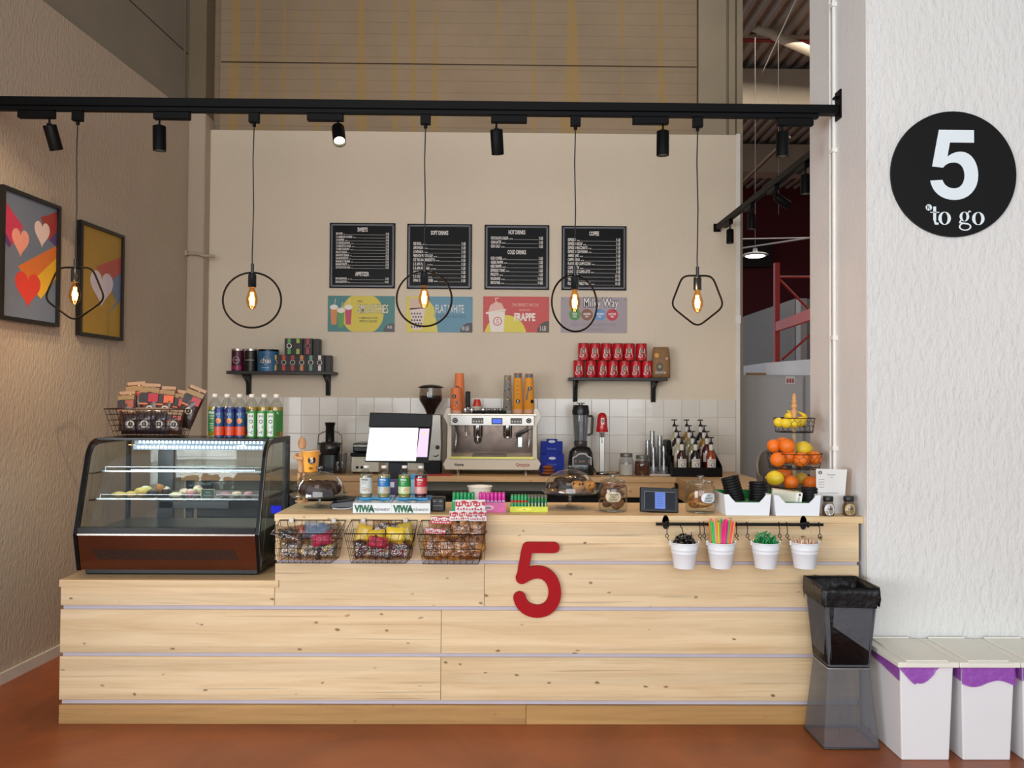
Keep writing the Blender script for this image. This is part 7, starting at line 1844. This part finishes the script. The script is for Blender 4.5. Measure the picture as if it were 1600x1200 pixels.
# =================================================================== ON THE COUNTER FRONT
# red numeral
c = U(840, 905, YC-.02)
P5 = lambda pts: [(c.x(a)+0, c.z(b)) for a, b in pts]
v = W(840, 905, YC-.02)
t = thing('red_numeral', 'big red cut-out numeral 5 mounted on the pine counter front', 'sign', (v.x, YC, v.z))
path = [(865.5, 856), (824.5, 856), (822.3, 864), (815.5, 903)]
arc = bez((815.5, 903), (820, 900), (829, 894), (840, 894), 7) + bez((840, 894), (856, 894), (867, 908), (867, 926), 9) + bez((867, 926), (867, 943), (856, 955), (840, 955), 9) + bez((840, 955), (826, 955), (815, 947), (812, 934), 8)
n = MB(); RD = mat('#a00a12', .6, var=.04, spec=.2)
n.stroke(P5(path[:2]), 17*c.u, -.022, -.002); n.stroke(P5(path[1:]), 17*c.u, -.0219, -.0021); n.stroke(P5([path[-1]]+arc), 19.5*c.u, -.0221, -.0019)
n.build('numeral', RD, t)
n = MB()
for a, b_ in ((830, 856), (845, 955)): n.cyl((c.x(a), -.002, c.z(b_)), (c.x(a), 0, c.z(b_)), .006, n=8)
n.build('spacer', CHROME(), t)

# hanging snack baskets
def hang_basket(br, fr, bo, lab, key):
    YBk, YFr = YC-.012, 4.05
    zr = W(br[0], br[2], YBk).z; zf = W(fr[0], fr[2], YFr).z; zb_ = W(bo[0], bo[2], 4.09).z
    X = lambda px, Y: W(px, 840, Y).x
    cx = (X(br[0], YBk)+X(br[1], YBk))/2
    t = thing('wire_basket', lab, 'basket', (cx, YC, zb_), group='wire baskets hung on the counter front')
    wire_basket(t, (X(br[0], YBk)-cx, X(br[1], YBk)-cx, YBk-YC, zr-zb_), (X(fr[0], YFr)-cx, X(fr[1], YFr)-cx, YFr-YC, zf-zb_),
                (X(bo[0], 4.09)-cx+.01, X(bo[1], 4.09)-cx+.012, YBk-YC-.01, 0), (X(bo[0], 4.09)-cx, X(bo[1], 4.09)-cx, 4.09-YC, 0), 9, 4, 5)
    for s in (.18, .82):
        x = X(br[0], YBk)-cx + s*(X(br[1], YBk)-X(br[0], YBk))
        MB().cyl((x, -.020, zr-zb_), (x, 0, zr-zb_), .007, n=10).cyl((x, -.022, zr-zb_), (x, -.020, zr-zb_), .012, n=12).build('hook', mat('#b9b4ac', .3, .6), t)
    return t, cx, zb_, zr, zf
B1 = hang_basket((437, 540, 812.5), (426, 528, 834), (432, 517, 879.5), 'wire basket of mixed wrapped snacks, leftmost on the counter front', 0)
B2 = hang_basket((549, 652, 812.5), (538, 648, 834), (549, 634, 879.5), 'wire basket of yellow and magenta snacks, middle of the three', 1)
B3 = hang_basket((658.5, 759, 813), (652, 757, 835), (661, 747.5, 881), 'wire basket of cookie bags, right of the three', 2)
FILM = glass('#f1e9e0', .10, .10, 1.0)
def filled(t, w, h, th, cols, n, seed, r=.016, name='pieces'):
    d = MB(); rr = random.Random(seed)
    for i in range(n):
        d.ell((rr.uniform(-.34, .34)*w, rr.uniform(-.18, .18)*th, h*rr.uniform(.14, .84)), (r*rr.uniform(.7, 1.3), r*.6, r*rr.uniform(.6, 1.1)), i % len(cols), 8, 5, .3, i)
    tag(d.build(name, [mat(k, .5, bump=.4, bscale=60) for k in cols], t), kind='stuff')
def flat_patch(t, col, w, h, th, x0, x1, z0, z1, txt=None, tc='#222222'):
    l = MB().face([(x0*w, z0*h), (x1*w, z0*h), (x1*w, z1*h), (x0*w, z1*h)], -th/2-.003, 0)
    if txt: l.txt(txt, (x0+x1)/2*w, (z0+z1)/2*h, (z1-z0)*h*.5, -th/2-.004, sx=.7, m=1, bold=.03)
    l.build('label', [mat(col, .4), mat(tc, .4)], t)
# basket 1: film bags with dark dried bits, blue and magenta wrappers
def bag(B, x, y, z, w, h, th, lab, seed, cols, n, rx=0, ry=0, rz=0, patch=None, body=None, header=None, r=.016):
    cx, zb_ = B[1], B[2]
    def fn(t, w_, h_, th_):
        if patch: flat_patch(t, patch[0], w_, h_, th_, *patch[1:5], *(patch[5:]))
    return snack_bag((cx+x, YC+y, zb_+z), w, h, th, body or FILM, lab, seed, rx, ry, rz, fn, header, (lambda t, w_, h_, th_: filled(t, w_, h_, th_, cols, n, seed, r)) if n else None, group='wrapped snacks in the front baskets')
D = ['#3a2a26', '#5a4034', '#8a7a5a', '#4a3a3a']
bag(B1, -.09, -.115, .004, .12, .10, .05, 'clear bag of brown bits at the front left of the left basket', 1, D+['#a8863a'], 14, -.25)
bag(B1, .01, -.12, .004, .12, .09, .05, 'clear bag with yellowish bits at the front middle of the left basket', 2, D+['#c9a83a'], 14, -.2)
bag(B1, .095, -.11, .004, .10, .10, .05, 'clear bag of dark bits at the front right of the left basket', 3, D+['#b59a4a'], 12, -.2)
bag(B1, -.11, -.10, .10, .18, .07, .05, 'clear dark bag poking over the left edge of the left basket', 4, ['#2a2a30', '#3a3f52', '#4a4038'], 12, -.9, .35)
bag(B1, -.07, -.05, .085, .13, .085, .05, 'red-brown wrapped snack at the back left of the left basket', 5, ['#8f3a32', '#a8584a', '#6a4a44'], 10, -.5, -.1)
bag(B1, .025, -.05, .10, .15, .09, .05, 'blue wrapped snack at the back of the left basket', 6, ['#2a4468', '#35507a', '#4a4a58'], 11, -.6, .1, body=film('#7f93ad', .5, .08))
bag(B1, .10, -.05, .09, .11, .09, .045, 'red tinged clear snack at the back right of the left basket', 7, ['#8a2a3a', '#7a6a5a', '#55453d'], 9, -.5, -.15)
bag(B1, .075, -.13, .08, .10, .06, .045, 'magenta wrapped candy at the front right of the left basket', 8, ['#b8144a', '#8f1a3a', '#6a5a52'], 9, -.3, -.2, body=film('#c9385e', .55, .08))
D2 = ['#3a1f24', '#5a2230', '#4a3a3a']
bag(B2, -.09, -.11, .004, .11, .10, .05, 'clear dark bag at the front left of the middle basket', 11, D2+['#7a1a3c'], 14, -.2)
bag(B2, .0, -.12, .004, .12, .09, .05, 'clear magenta bag at the front centre of the middle basket', 12, D2+['#a01a48', '#8a2a50'], 14, -.2)
bag(B2, .09, -.11, .004, .11, .10, .05, 'clear magenta bag at the front right of the middle basket', 13, D2+['#9a1a44'], 14, -.2)
bag(B2, -.115, -.06, .07, .075, .10, .03, 'yellow wrapped bar at the left of the middle basket', 14, ['#4a3a20'], 0, -.15, .25, patch=None, body=mat('#cfa92c', .3, coat=.5, var=.15, scale=30, bump=.3))
bag(B2, -.04, -.07, .075, .11, .075, .035, 'yellow wrapped bar lying at centre left of the middle basket', 15, [], 0, -.4, -.08, body=mat('#d9b82e', .3, coat=.5, var=.15, scale=30, bump=.3))
bag(B2, .06, -.08, .075, .10, .085, .03, 'bright yellow wrapped bar at centre right of the middle basket', 16, [], 0, -.2, .1, body=mat('#e0bf2a', .3, coat=.5, var=.12, scale=30, bump=.3))
bag(B2, .125, -.06, .06, .07, .12, .03, 'olive yellow wrapped bar at the right of the middle basket', 17, [], 0, -.1, -.15, body=mat('#a88f2c', .3, coat=.5, var=.3, scale=30, bump=.3))
bag(B2, -.02, -.14, .07, .10, .055, .04, 'crimson wrapped candy at the front of the middle basket', 18, ['#b5183a', '#7a1a2a'], 9, -.2, .15, body=film('#c4304e', .5, .08))
bag(B2, -.01, -.04, .11, .10, .08, .04, 'clear bag of dark snacks at the back of the middle basket', 19, ['#3a2620', '#4a3428', '#6a5444'], 11, -.3)
bag(B2, .06, -.035, .12, .09, .06, .03, 'clear bag with a dark knot at the back right of the middle basket', 20, ['#4a3428', '#2a1a16'], 7, -.3, -.2)
CK = ['#a8702c', '#8a5420', '#b9843c', '#7a4a1c']
K3 = dict(body=glass('#f6ecdc', .08, .08, 1.0), r=.021)
hc = ('#d8d2d0', '#b5202a', .040)
bag(B3, -.105, -.11, .006, .10, .13, .05, 'cookie bag with a red header at the left front of the right basket', 21, CK, 20, -.2, .12, header=('#b5222c', '#d8d2d0', .028), **K3)
bag(B3, -.03, -.12, .006, .12, .12, .06, 'cookie bag low in the front centre left of the right basket', 22, CK, 24, -.1, **K3)
bag(B3, .045, -.12, .006, .11, .12, .06, 'cookie bag low in the front centre right of the right basket', 23, CK, 24, -.1, **K3)
bag(B3, .11, -.11, .006, .09, .13, .05, 'cookie bag at the front right of the right basket', 24, CK, 18, -.1, -.05, **K3)
bag(B3, -.055, -.055, .04, .13, .14, .045, 'cookie bag with a red and white header, back left of the right basket', 25, CK, 22, -.12, .03, header=('#b8262e', '#d8d2d0', .034), **K3)
bag(B3, .045, -.06, .055, .12, .145, .045, 'cookie bag with a red and white header, back centre of the right basket', 26, CK, 22, -.05, -.02, header=('#d8d2d0', '#b8262e', .045), **K3)
bag(B3, .085, -.04, .09, .15, .155, .04, 'cookie bag with the tallest red and white header, back right of the right basket', 27, CK, 20, -.02, .0, header=('#d8d2d0', '#b8262e', .055), **K3)
bag(B3, .125, -.075, .05, .085, .15, .045, 'cookie bag with a patterned white header at the right edge of the right basket', 28, CK, 16, -.05, .0, header=('#cfc8c8', '#a83038', .05), **K3)

# rail with buckets
YRa = 4.19
pr0 = W(1025, 818.5, YRa); pr1 = W(1286, 820, YRa); zr = (pr0.z+pr1.z)/2
t = thing('hanging_rail', 'black metal rail on the counter front carrying four white buckets', 'rail', ((pr0.x+pr1.x)/2, YC, zr))
hl = (pr1.x-pr0.x)/2; RB_ = mat('#0f0e0e', .35, .5)
MB().cyl((-hl, YRa-YC, 0), (hl, YRa-YC, 0), .008, n=16).build('bar', RB_, t)
for px in (1044, 1262.5):
    x = W(px, 820, YRa).x-t.location.x
    b = MB(); b.T = Matrix.Translation((x, -.001, 0)); T0 = b.T
    b.lathe([(0, 0), (0, 0)], n=4) if False else None
    vs = [(x+.018*math.cos(2*PI*i/20), y, .036*math.sin(2*PI*i/20)) for y in (-.001, -.008) for i in range(20)]
    b.T = None; b.add(vs, [tuple(range(19, -1, -1))[::-1], tuple(range(20, 40))] + [(i, (i+1) % 20, 20+(i+1) % 20, 20+i) for i in range(20)])
    b.cyl((x, -.008, 0), (x, YRa-YC, 0), .007, n=10).tube([(x, YRa-YC+.012*math.cos(a), .012*math.sin(a)) for a in [2*PI*i/12 for i in range(12)]], .0045, 6, closed=True)
    b.build('wall_mount', RB_, t)
def hook(px, pyb, lab):
    x = W(px, 830, YRa).x; z1 = W(px, pyb, YRa).z
    y = YRa
    pts = [(x, y+.010*math.cos(a), zr+.0105*math.sin(a)+.001) for a in [PI*1.15-PI*1.2*i/8 for i in range(9)]]
    b = MB().tube(pts+[(x, y-.011, zr-.015), (x, y-.011, z1+.022)], .0022, 6)
    b.tube([(x+.0075*math.sin(2*PI*i/10), y-.011, z1+.014+.0085*math.cos(2*PI*i/10)) for i in range(10)], .0022, 5, closed=True)
    b.tube([(x, y-.011, z1+.006), (x+.005, y-.013, z1-.004), (x+.010, y-.014, z1-.008)], .0022, 5)
    tag(b.build('hook', RB_), lab, 'hook', 'black hooks on the rail')
hk = [(1041.5, 'left hook of the bucket with black sachets'), (1093, 'right hook of the bucket with black sachets'), (1099.5, 'left hook of the bucket with straws'), (1150, 'right hook of the bucket with straws'), (1167, 'left hook of the bucket with green stirrers'), (1217, 'right hook of the bucket with green stirrers'), (1229, 'left hook of the bucket with wooden sticks'), (1279.5, 'right hook of the bucket with wooden sticks')]
for px, lab in hk: hook(px, 841, 'black '+lab)
BUC = mat('#e3e4e6', .35, var=.02)
bpx = [1069, 1126.5, 1196, 1257]; bl_ = ['white tin bucket of black sachets, leftmost on the rail', 'white tin bucket of coloured straws on the rail', 'white tin bucket of green stirrers on the rail', 'white tin bucket of wooden sticks, rightmost on the rail']
YBu = 4.165; H = 39*YBu/F; r1 = 22*YBu/F; r0 = 15.8*YBu/F; bz = []
for i, px in enumerate(bpx):
    v = W(px, 886.5, YBu)
    if i == 0:
        bt = thing('bucket', bl_[0], 'bucket', v, group='white buckets on the rail')
        MB().lathe([(0, 0), (r0, 0), (r0*1.01, .003), (r0+(r1-r0)*.58, H*.58), (r0+(r1-r0)*.58+.0022, H*.60), (r0+(r1-r0)*.62, H*.62), (r0+(r1-r0)*.72, H*.72), (r0+(r1-r0)*.72+.0022, H*.74), (r0+(r1-r0)*.76, H*.76), (r1, H), (r1*.96, H), (r0*.96, .004), (0, .004)], n=36).build('pail', BUC, bt)
        MB().tube([(r1*math.cos(2*PI*k/32), r1*math.sin(2*PI*k/32), H) for k in range(32)], .0028, 6, closed=True).build('rim', BUC, bt)
        for s in (-1, 1): MB().box(s*r1-.004, s*r1+.004, -.006, .006, H-.012, H+.008).build('lug', BUC, bt)
    else: dup(bt, v, bl_[i])
    bz.append(v)
# contents
rr = random.Random(4)
b = MB()
for i in range(70):
    a = rr.uniform(0, 2*PI); q = r1*.72*math.sqrt(rr.random()); z = H*.86+.062*(1-(q/r1)**2)*rr.random(); 
    T = Matrix.Translation((q*math.cos(a), q*math.sin(a), z)) @ Euler((rr.uniform(-1.3, 1.3), rr.uniform(-1.3, 1.3), rr.uniform(0, 3))).to_matrix().to_4x4(); b.T = T
    b.ell((0, 0, 0), (.016, .006, .007), 0, 7, 5, .4, i)
b.T = None
b.tube([(0, 0, H*.9), (-.005, 0, H+.04), (-.012, -.005, H+.07), (-.022, -.005, H+.085)], .0025, 5); b.tube([(.03, 0, H*.9), (.036, 0, H+.045), (.038, 0, H+.052)], .0022, 5)
o = tag(b.build('black_sachets', mat('#0a0a0c', .25, coat=.4)), 'heap of small black wrapped sachets in the leftmost bucket', 'sachets', kind='stuff'); o.location = bz[0]
b = MB()
for i in range(95):
    a = rr.uniform(0, 2*PI); q = r1*.75*math.sqrt(rr.random()); z = H*.90+.060*(1-(q/r1)**2)*rr.random()
    b.T = Matrix.Translation((q*math.cos(a), q*math.sin(a), z)) @ Euler((rr.uniform(-1.5, 1.5), rr.uniform(-1.5, 1.5), rr.uniform(0, 3))).to_matrix().to_4x4()
    b.tube([(-.018, 0, 0), (-.006, 0, .004), (.006, 0, .004), (.018, 0, -.002)], .0032, 5)
o = tag(b.build('green_stirrers', mat('#118a4a', .2, coat=.5, var=.25, scale=60)), 'tangle of green plastic pieces in the third bucket', 'stirrers', kind='stuff'); o.location = bz[2]
b = MB()
for i in range(120):
    a = rr.uniform(0, 2*PI); q = r1*.80*math.sqrt(rr.random()); 
    b.T = Matrix.Translation((q*math.cos(a), q*math.sin(a), H*.40)) @ Euler((rr.uniform(-.1, .1), rr.uniform(-.1, .1), rr.uniform(0, 3))).to_matrix().to_4x4()
    b.box(-.003, .003, -.001, .001, 0, H*.64+.018*rr.random(), i % 3)
o = tag(b.build('wooden_sticks', [mat('#dcbd9c', .6), mat('#cfa88a', .6), mat('#e6caae', .6)]), 'bundle of pale wooden stirring sticks in the rightmost bucket', 'sticks', kind='stuff'); o.location = bz[3]
cols = [('green', '#3fbf5a'), ('green', '#3fbf5a'), ('pale pink', '#e8a9a0'), ('orange', '#ef8a3a'), ('yellow', '#e9c93a'), ('green', '#58b84a'), ('pink', '#ee3f8e'), ('hot pink', '#e8257c'), ('pink', '#ee3f8e'), ('hot pink', '#e8257c'), ('green', '#5fae6a'), ('orange', '#ef7a3a'), ('pink', '#f0558a'), ('orange', '#f0a050')]
cnt = {}
src = {}
for i in range(28):
    nm, hexc = cols[i % 14]; back_ = i >= 14
    x = -.036+.072*(i % 14)/13; y = -.020 if not back_ else .022
    y += rr.uniform(-.005, .005)
    y = math.copysign(min(abs(y), math.sqrt(max(0, .040**2-x*x))), y)
    if back_: nm, hexc = cols[(i*5+3) % 14]
    L = .232+rr.uniform(-.012, .010)
    lab = '%s drinking straw, %s from the left in the %s of the bucket' % (nm, ORD[i % 14], 'back' if back_ else 'front')
    t = MB().lathe([(.0046, 0), (.0046, L), (.0038, L), (.0038, 0)], n=8)
    o = tag(t.build('straw', mat(hexc, .3, coat=.3, var=.02)), lab, 'straw', 'coloured straws'); o.location = (bz[1].x+x*.85, bz[1].y+y*.72, bz[1].z+.006); o.rotation_euler = (-y*1.6, x*3.6+.02, 0)

# =================================================================== WASTE BASKETS AND BINS
q0 = onz(1288, 1171.5, 0); q1 = onz(1377, 1173, 0); q2 = onz(1260, 1136.5, 0)
s2_ = (q1.x-q0.x)/2; cyb = q0.y+s2_; xbk = (q0.x+q1.x)/2
zt5 = W(1333, 920, q0.y).z; zw = W(1328, 1043, q0.y+.04).z
MESH = film('#6b6d72', .50, .7)
STEEL = mat('#4c4a48', .35, .7)
def sqring(h, z, r, k=5):
    pts = []
    for sx, sy, a0 in ((1, 1, 0), (-1, 1, PI/2), (-1, -1, PI), (1, -1, 1.5*PI)):
        for i in range(k): a = a0+PI/2*i/(k-1); pts.append((sx*(h-r)+r*math.cos(a), sy*(h-r)+r*math.sin(a), z))
    return pts
def frustum(mb, h0, z0, h1, z1, r=.012, m=0, off=0):
    A = sqring(h0-off, z0, r); B = sqring(h1-off, z1, r); n = len(A)
    mb.add(A+B, [(i, (i+1) % n, n+(i+1) % n, n+i) for i in range(n)], m); return mb
hwst = s2_*.76
t = thing('waste_basket', 'dark mesh waste basket turned upside down on the floor by the counter', 'waste basket', (xbk, cyb, 0), group='mesh waste baskets')
frustum(MB(), s2_, .006, hwst, zw-.002).build('mesh_side', MESH, t)
MB().tube(sqring(s2_, .006, .012), .005, 6, closed=True).build('rim', STEEL, t)
MB().add(sqring(hwst, zw-.003, .012), [tuple(range(20))]).tube(sqring(hwst, zw-.004, .012), .0035, 6, closed=True).build('bottom_plate', mat('#a8a4a0', .3, .6), t)
t = thing('waste_basket', 'dark mesh waste basket standing upright on the inverted one', 'waste basket', (xbk, cyb, zw+.004), group='mesh waste baskets')
ht = zt5-zw-.004
frustum(MB(), hwst, .001, s2_*1.0, ht).build('mesh_side', MESH, t)
MB().add(sqring(hwst, .001, .012), [tuple(range(19, -1, -1))]).build('bottom_plate', mat('#55524f', .4, .5), t)
MB().tube(sqring(s2_, ht, .012), .005, 6, closed=True).build('rim', mat('#1c1a19', .4, .5), t)
# black liner
t = MB(); n = 40
def linring(h, z, jz, jr, sd):
    out = []
    base = sqring(h, 0, .02, 11)
    for i, p in enumerate(base):
        d = Vector((p[0], p[1], 0)).normalized(); nn = noise.noise(Vector((i*.9, sd, 0))); n2 = noise.noise(Vector((i*.45, sd+9, 3)))
        out.append((p[0]+d.x*jr*nn, p[1]+d.y*jr*nn, z+jz*n2))
    return out
lv = [(s2_*1.03, ht-.085, .05, .006), (s2_*1.05, ht-.05, .02, .012), (s2_*1.045, ht-.02, .008, .008), (s2_*1.04, ht+.006, .003, .003), (s2_*.98, ht+.004, .003, .003), (s2_*.93, ht-.06, .01, .012), (s2_*.86, ht-.18, .01, .015), (s2_*.78, .012, .0, .006), (s2_*.5, .008, 0, 0)]
vs = []
for i, (h, z, jz, jr) in enumerate(lv): vs += linring(h, z, jz, jr, i*2.3)
k = 44
t.add(vs, [(i*k+j, i*k+(j+1) % k, (i+1)*k+(j+1) % k, (i+1)*k+j) for i in range(len(lv)-1) for j in range(k)], 0, True)
o = tag(t.build('bin_liner', mat('#0b0b0c', .36, var=.05, bump=.7, bscale=22, spec=.45)), 'black plastic liner folded over the rim of the upper waste basket', 'bin liner'); o.location = (xbk, cyb, zw+.004)

# white recycling bins
WB = mat('#e4e2e2', .4, var=.015); LID = mat('#e9e5d8', .45, var=.015)
Yb0 = onz(1447, 1188, 0).y; 
xf0 = onz(1410, 1188, 0).x; xf1 = onz(1485, 1188.5, 0).x; zL = W(1450, 1037, Yb0-.03).z
u3 = Yb0/F; pitch = 96*u3
def bin_(cx, lab, cut, sd):
    t = thing('recycling_bin', lab, 'bin', (cx, Yb0, 0), group='white recycling bins')
    wb, wt = (xf1-xf0)/2, (xf1-xf0)/2*1.12; D = YP-.012-Yb0
    MB().hexa([(-wb, 0, 0), (wb, 0, 0), (wb, D-.03, 0), (-wb, D-.03, 0)], [(-wt, -.015, zL-.02), (wt, -.015, zL-.02), (wt, D-.005, zL-.02), (-wt, D-.005, zL-.02)]).build('bin_body', WB, t, bevel=.006, seg=2)
    hl_ = pitch/2-.0015
    MB().box(-hl_, hl_, -.035, D, zL-.018, zL+.006).build('lid', LID, t, bevel=.003)
    MB().box(-hl_+.045, hl_-.045, -.020, D-.02, zL+.0062, zL+.012).build('lid_panel', LID, t, bevel=.002)
    MB().box(-hl_+.04, hl_-.04, -.040, -.0352, zL-.006, zL+.004).build('lid_lip', LID, t)
    MB().tube([(-hl_+.05, D-.01, zL+.012), (hl_-.05, D-.01, zL+.012)], .006, 8).build('hinge', LID, t)
    # liner edge hanging out
    b = MB(); N_ = 26; vs = []
    for i in range(N_+1):
        s = i/N_; x = -wt*1.01+2*wt*1.01*s
        drop = cut(s)
        for k_ in range(5):
            z = zL-.02-drop*k_/4; y = -.0165-.006*abs(noise.noise(Vector((s*9, k_*.8, sd))))-.001*k_+.0
            vs.append((x, y+.0, z))
    b.add(vs, [(i*5+k_, (i+1)*5+k_, (i+1)*5+k_+1, i*5+k_+1)[::-1] for i in range(N_) for k_ in range(4)], 0, True)
    vs = []
    for i in range(9):
        s = i/8; y = -.017+(D)*s
        for k_ in range(4):
            z = zL-.02-(.045*(1-s)+.02)*k_/3*(1 if cut(0) > .01 else .6); vs.append((-wt*1.01-.004-.004*abs(noise.noise(Vector((s*6, k_, sd+5)))), y, z))
    b.add(vs, [(i*4+k_, (i+1)*4+k_, (i+1)*4+k_+1, i*4+k_+1) for i in range(8) for k_ in range(3)], 0, True)
    o = tag(b.build('bin_liner', film('#9a48b4', .82, .3)), 'purple liner edge hanging out of the ' + lab.split(',')[0], 'bin liner', 'purple bin liners'); o.location = t.location
    return t
xc0 = (onz(1447.5, 1188, 0).x)
lidx = W(1451.5, 1040, Yb0-.035).x
bin_(lidx, 'left white recycling bin, nearest the waste baskets', lambda s: max(.0, .012+.075*math.sin(min(1, s*1.35)*PI)**1.2*(1 if s < .62 else .75) - (0.0 if s < .3 else .012)), 1)
bin_(lidx+pitch, 'middle white recycling bin, with a broad purple liner edge', lambda s: .075+.015*math.sin(s*7), 7)
bin_(lidx+2*pitch, 'right white recycling bin, cut by the picture edge', lambda s: .06+.01*math.sin(s*6), 12)
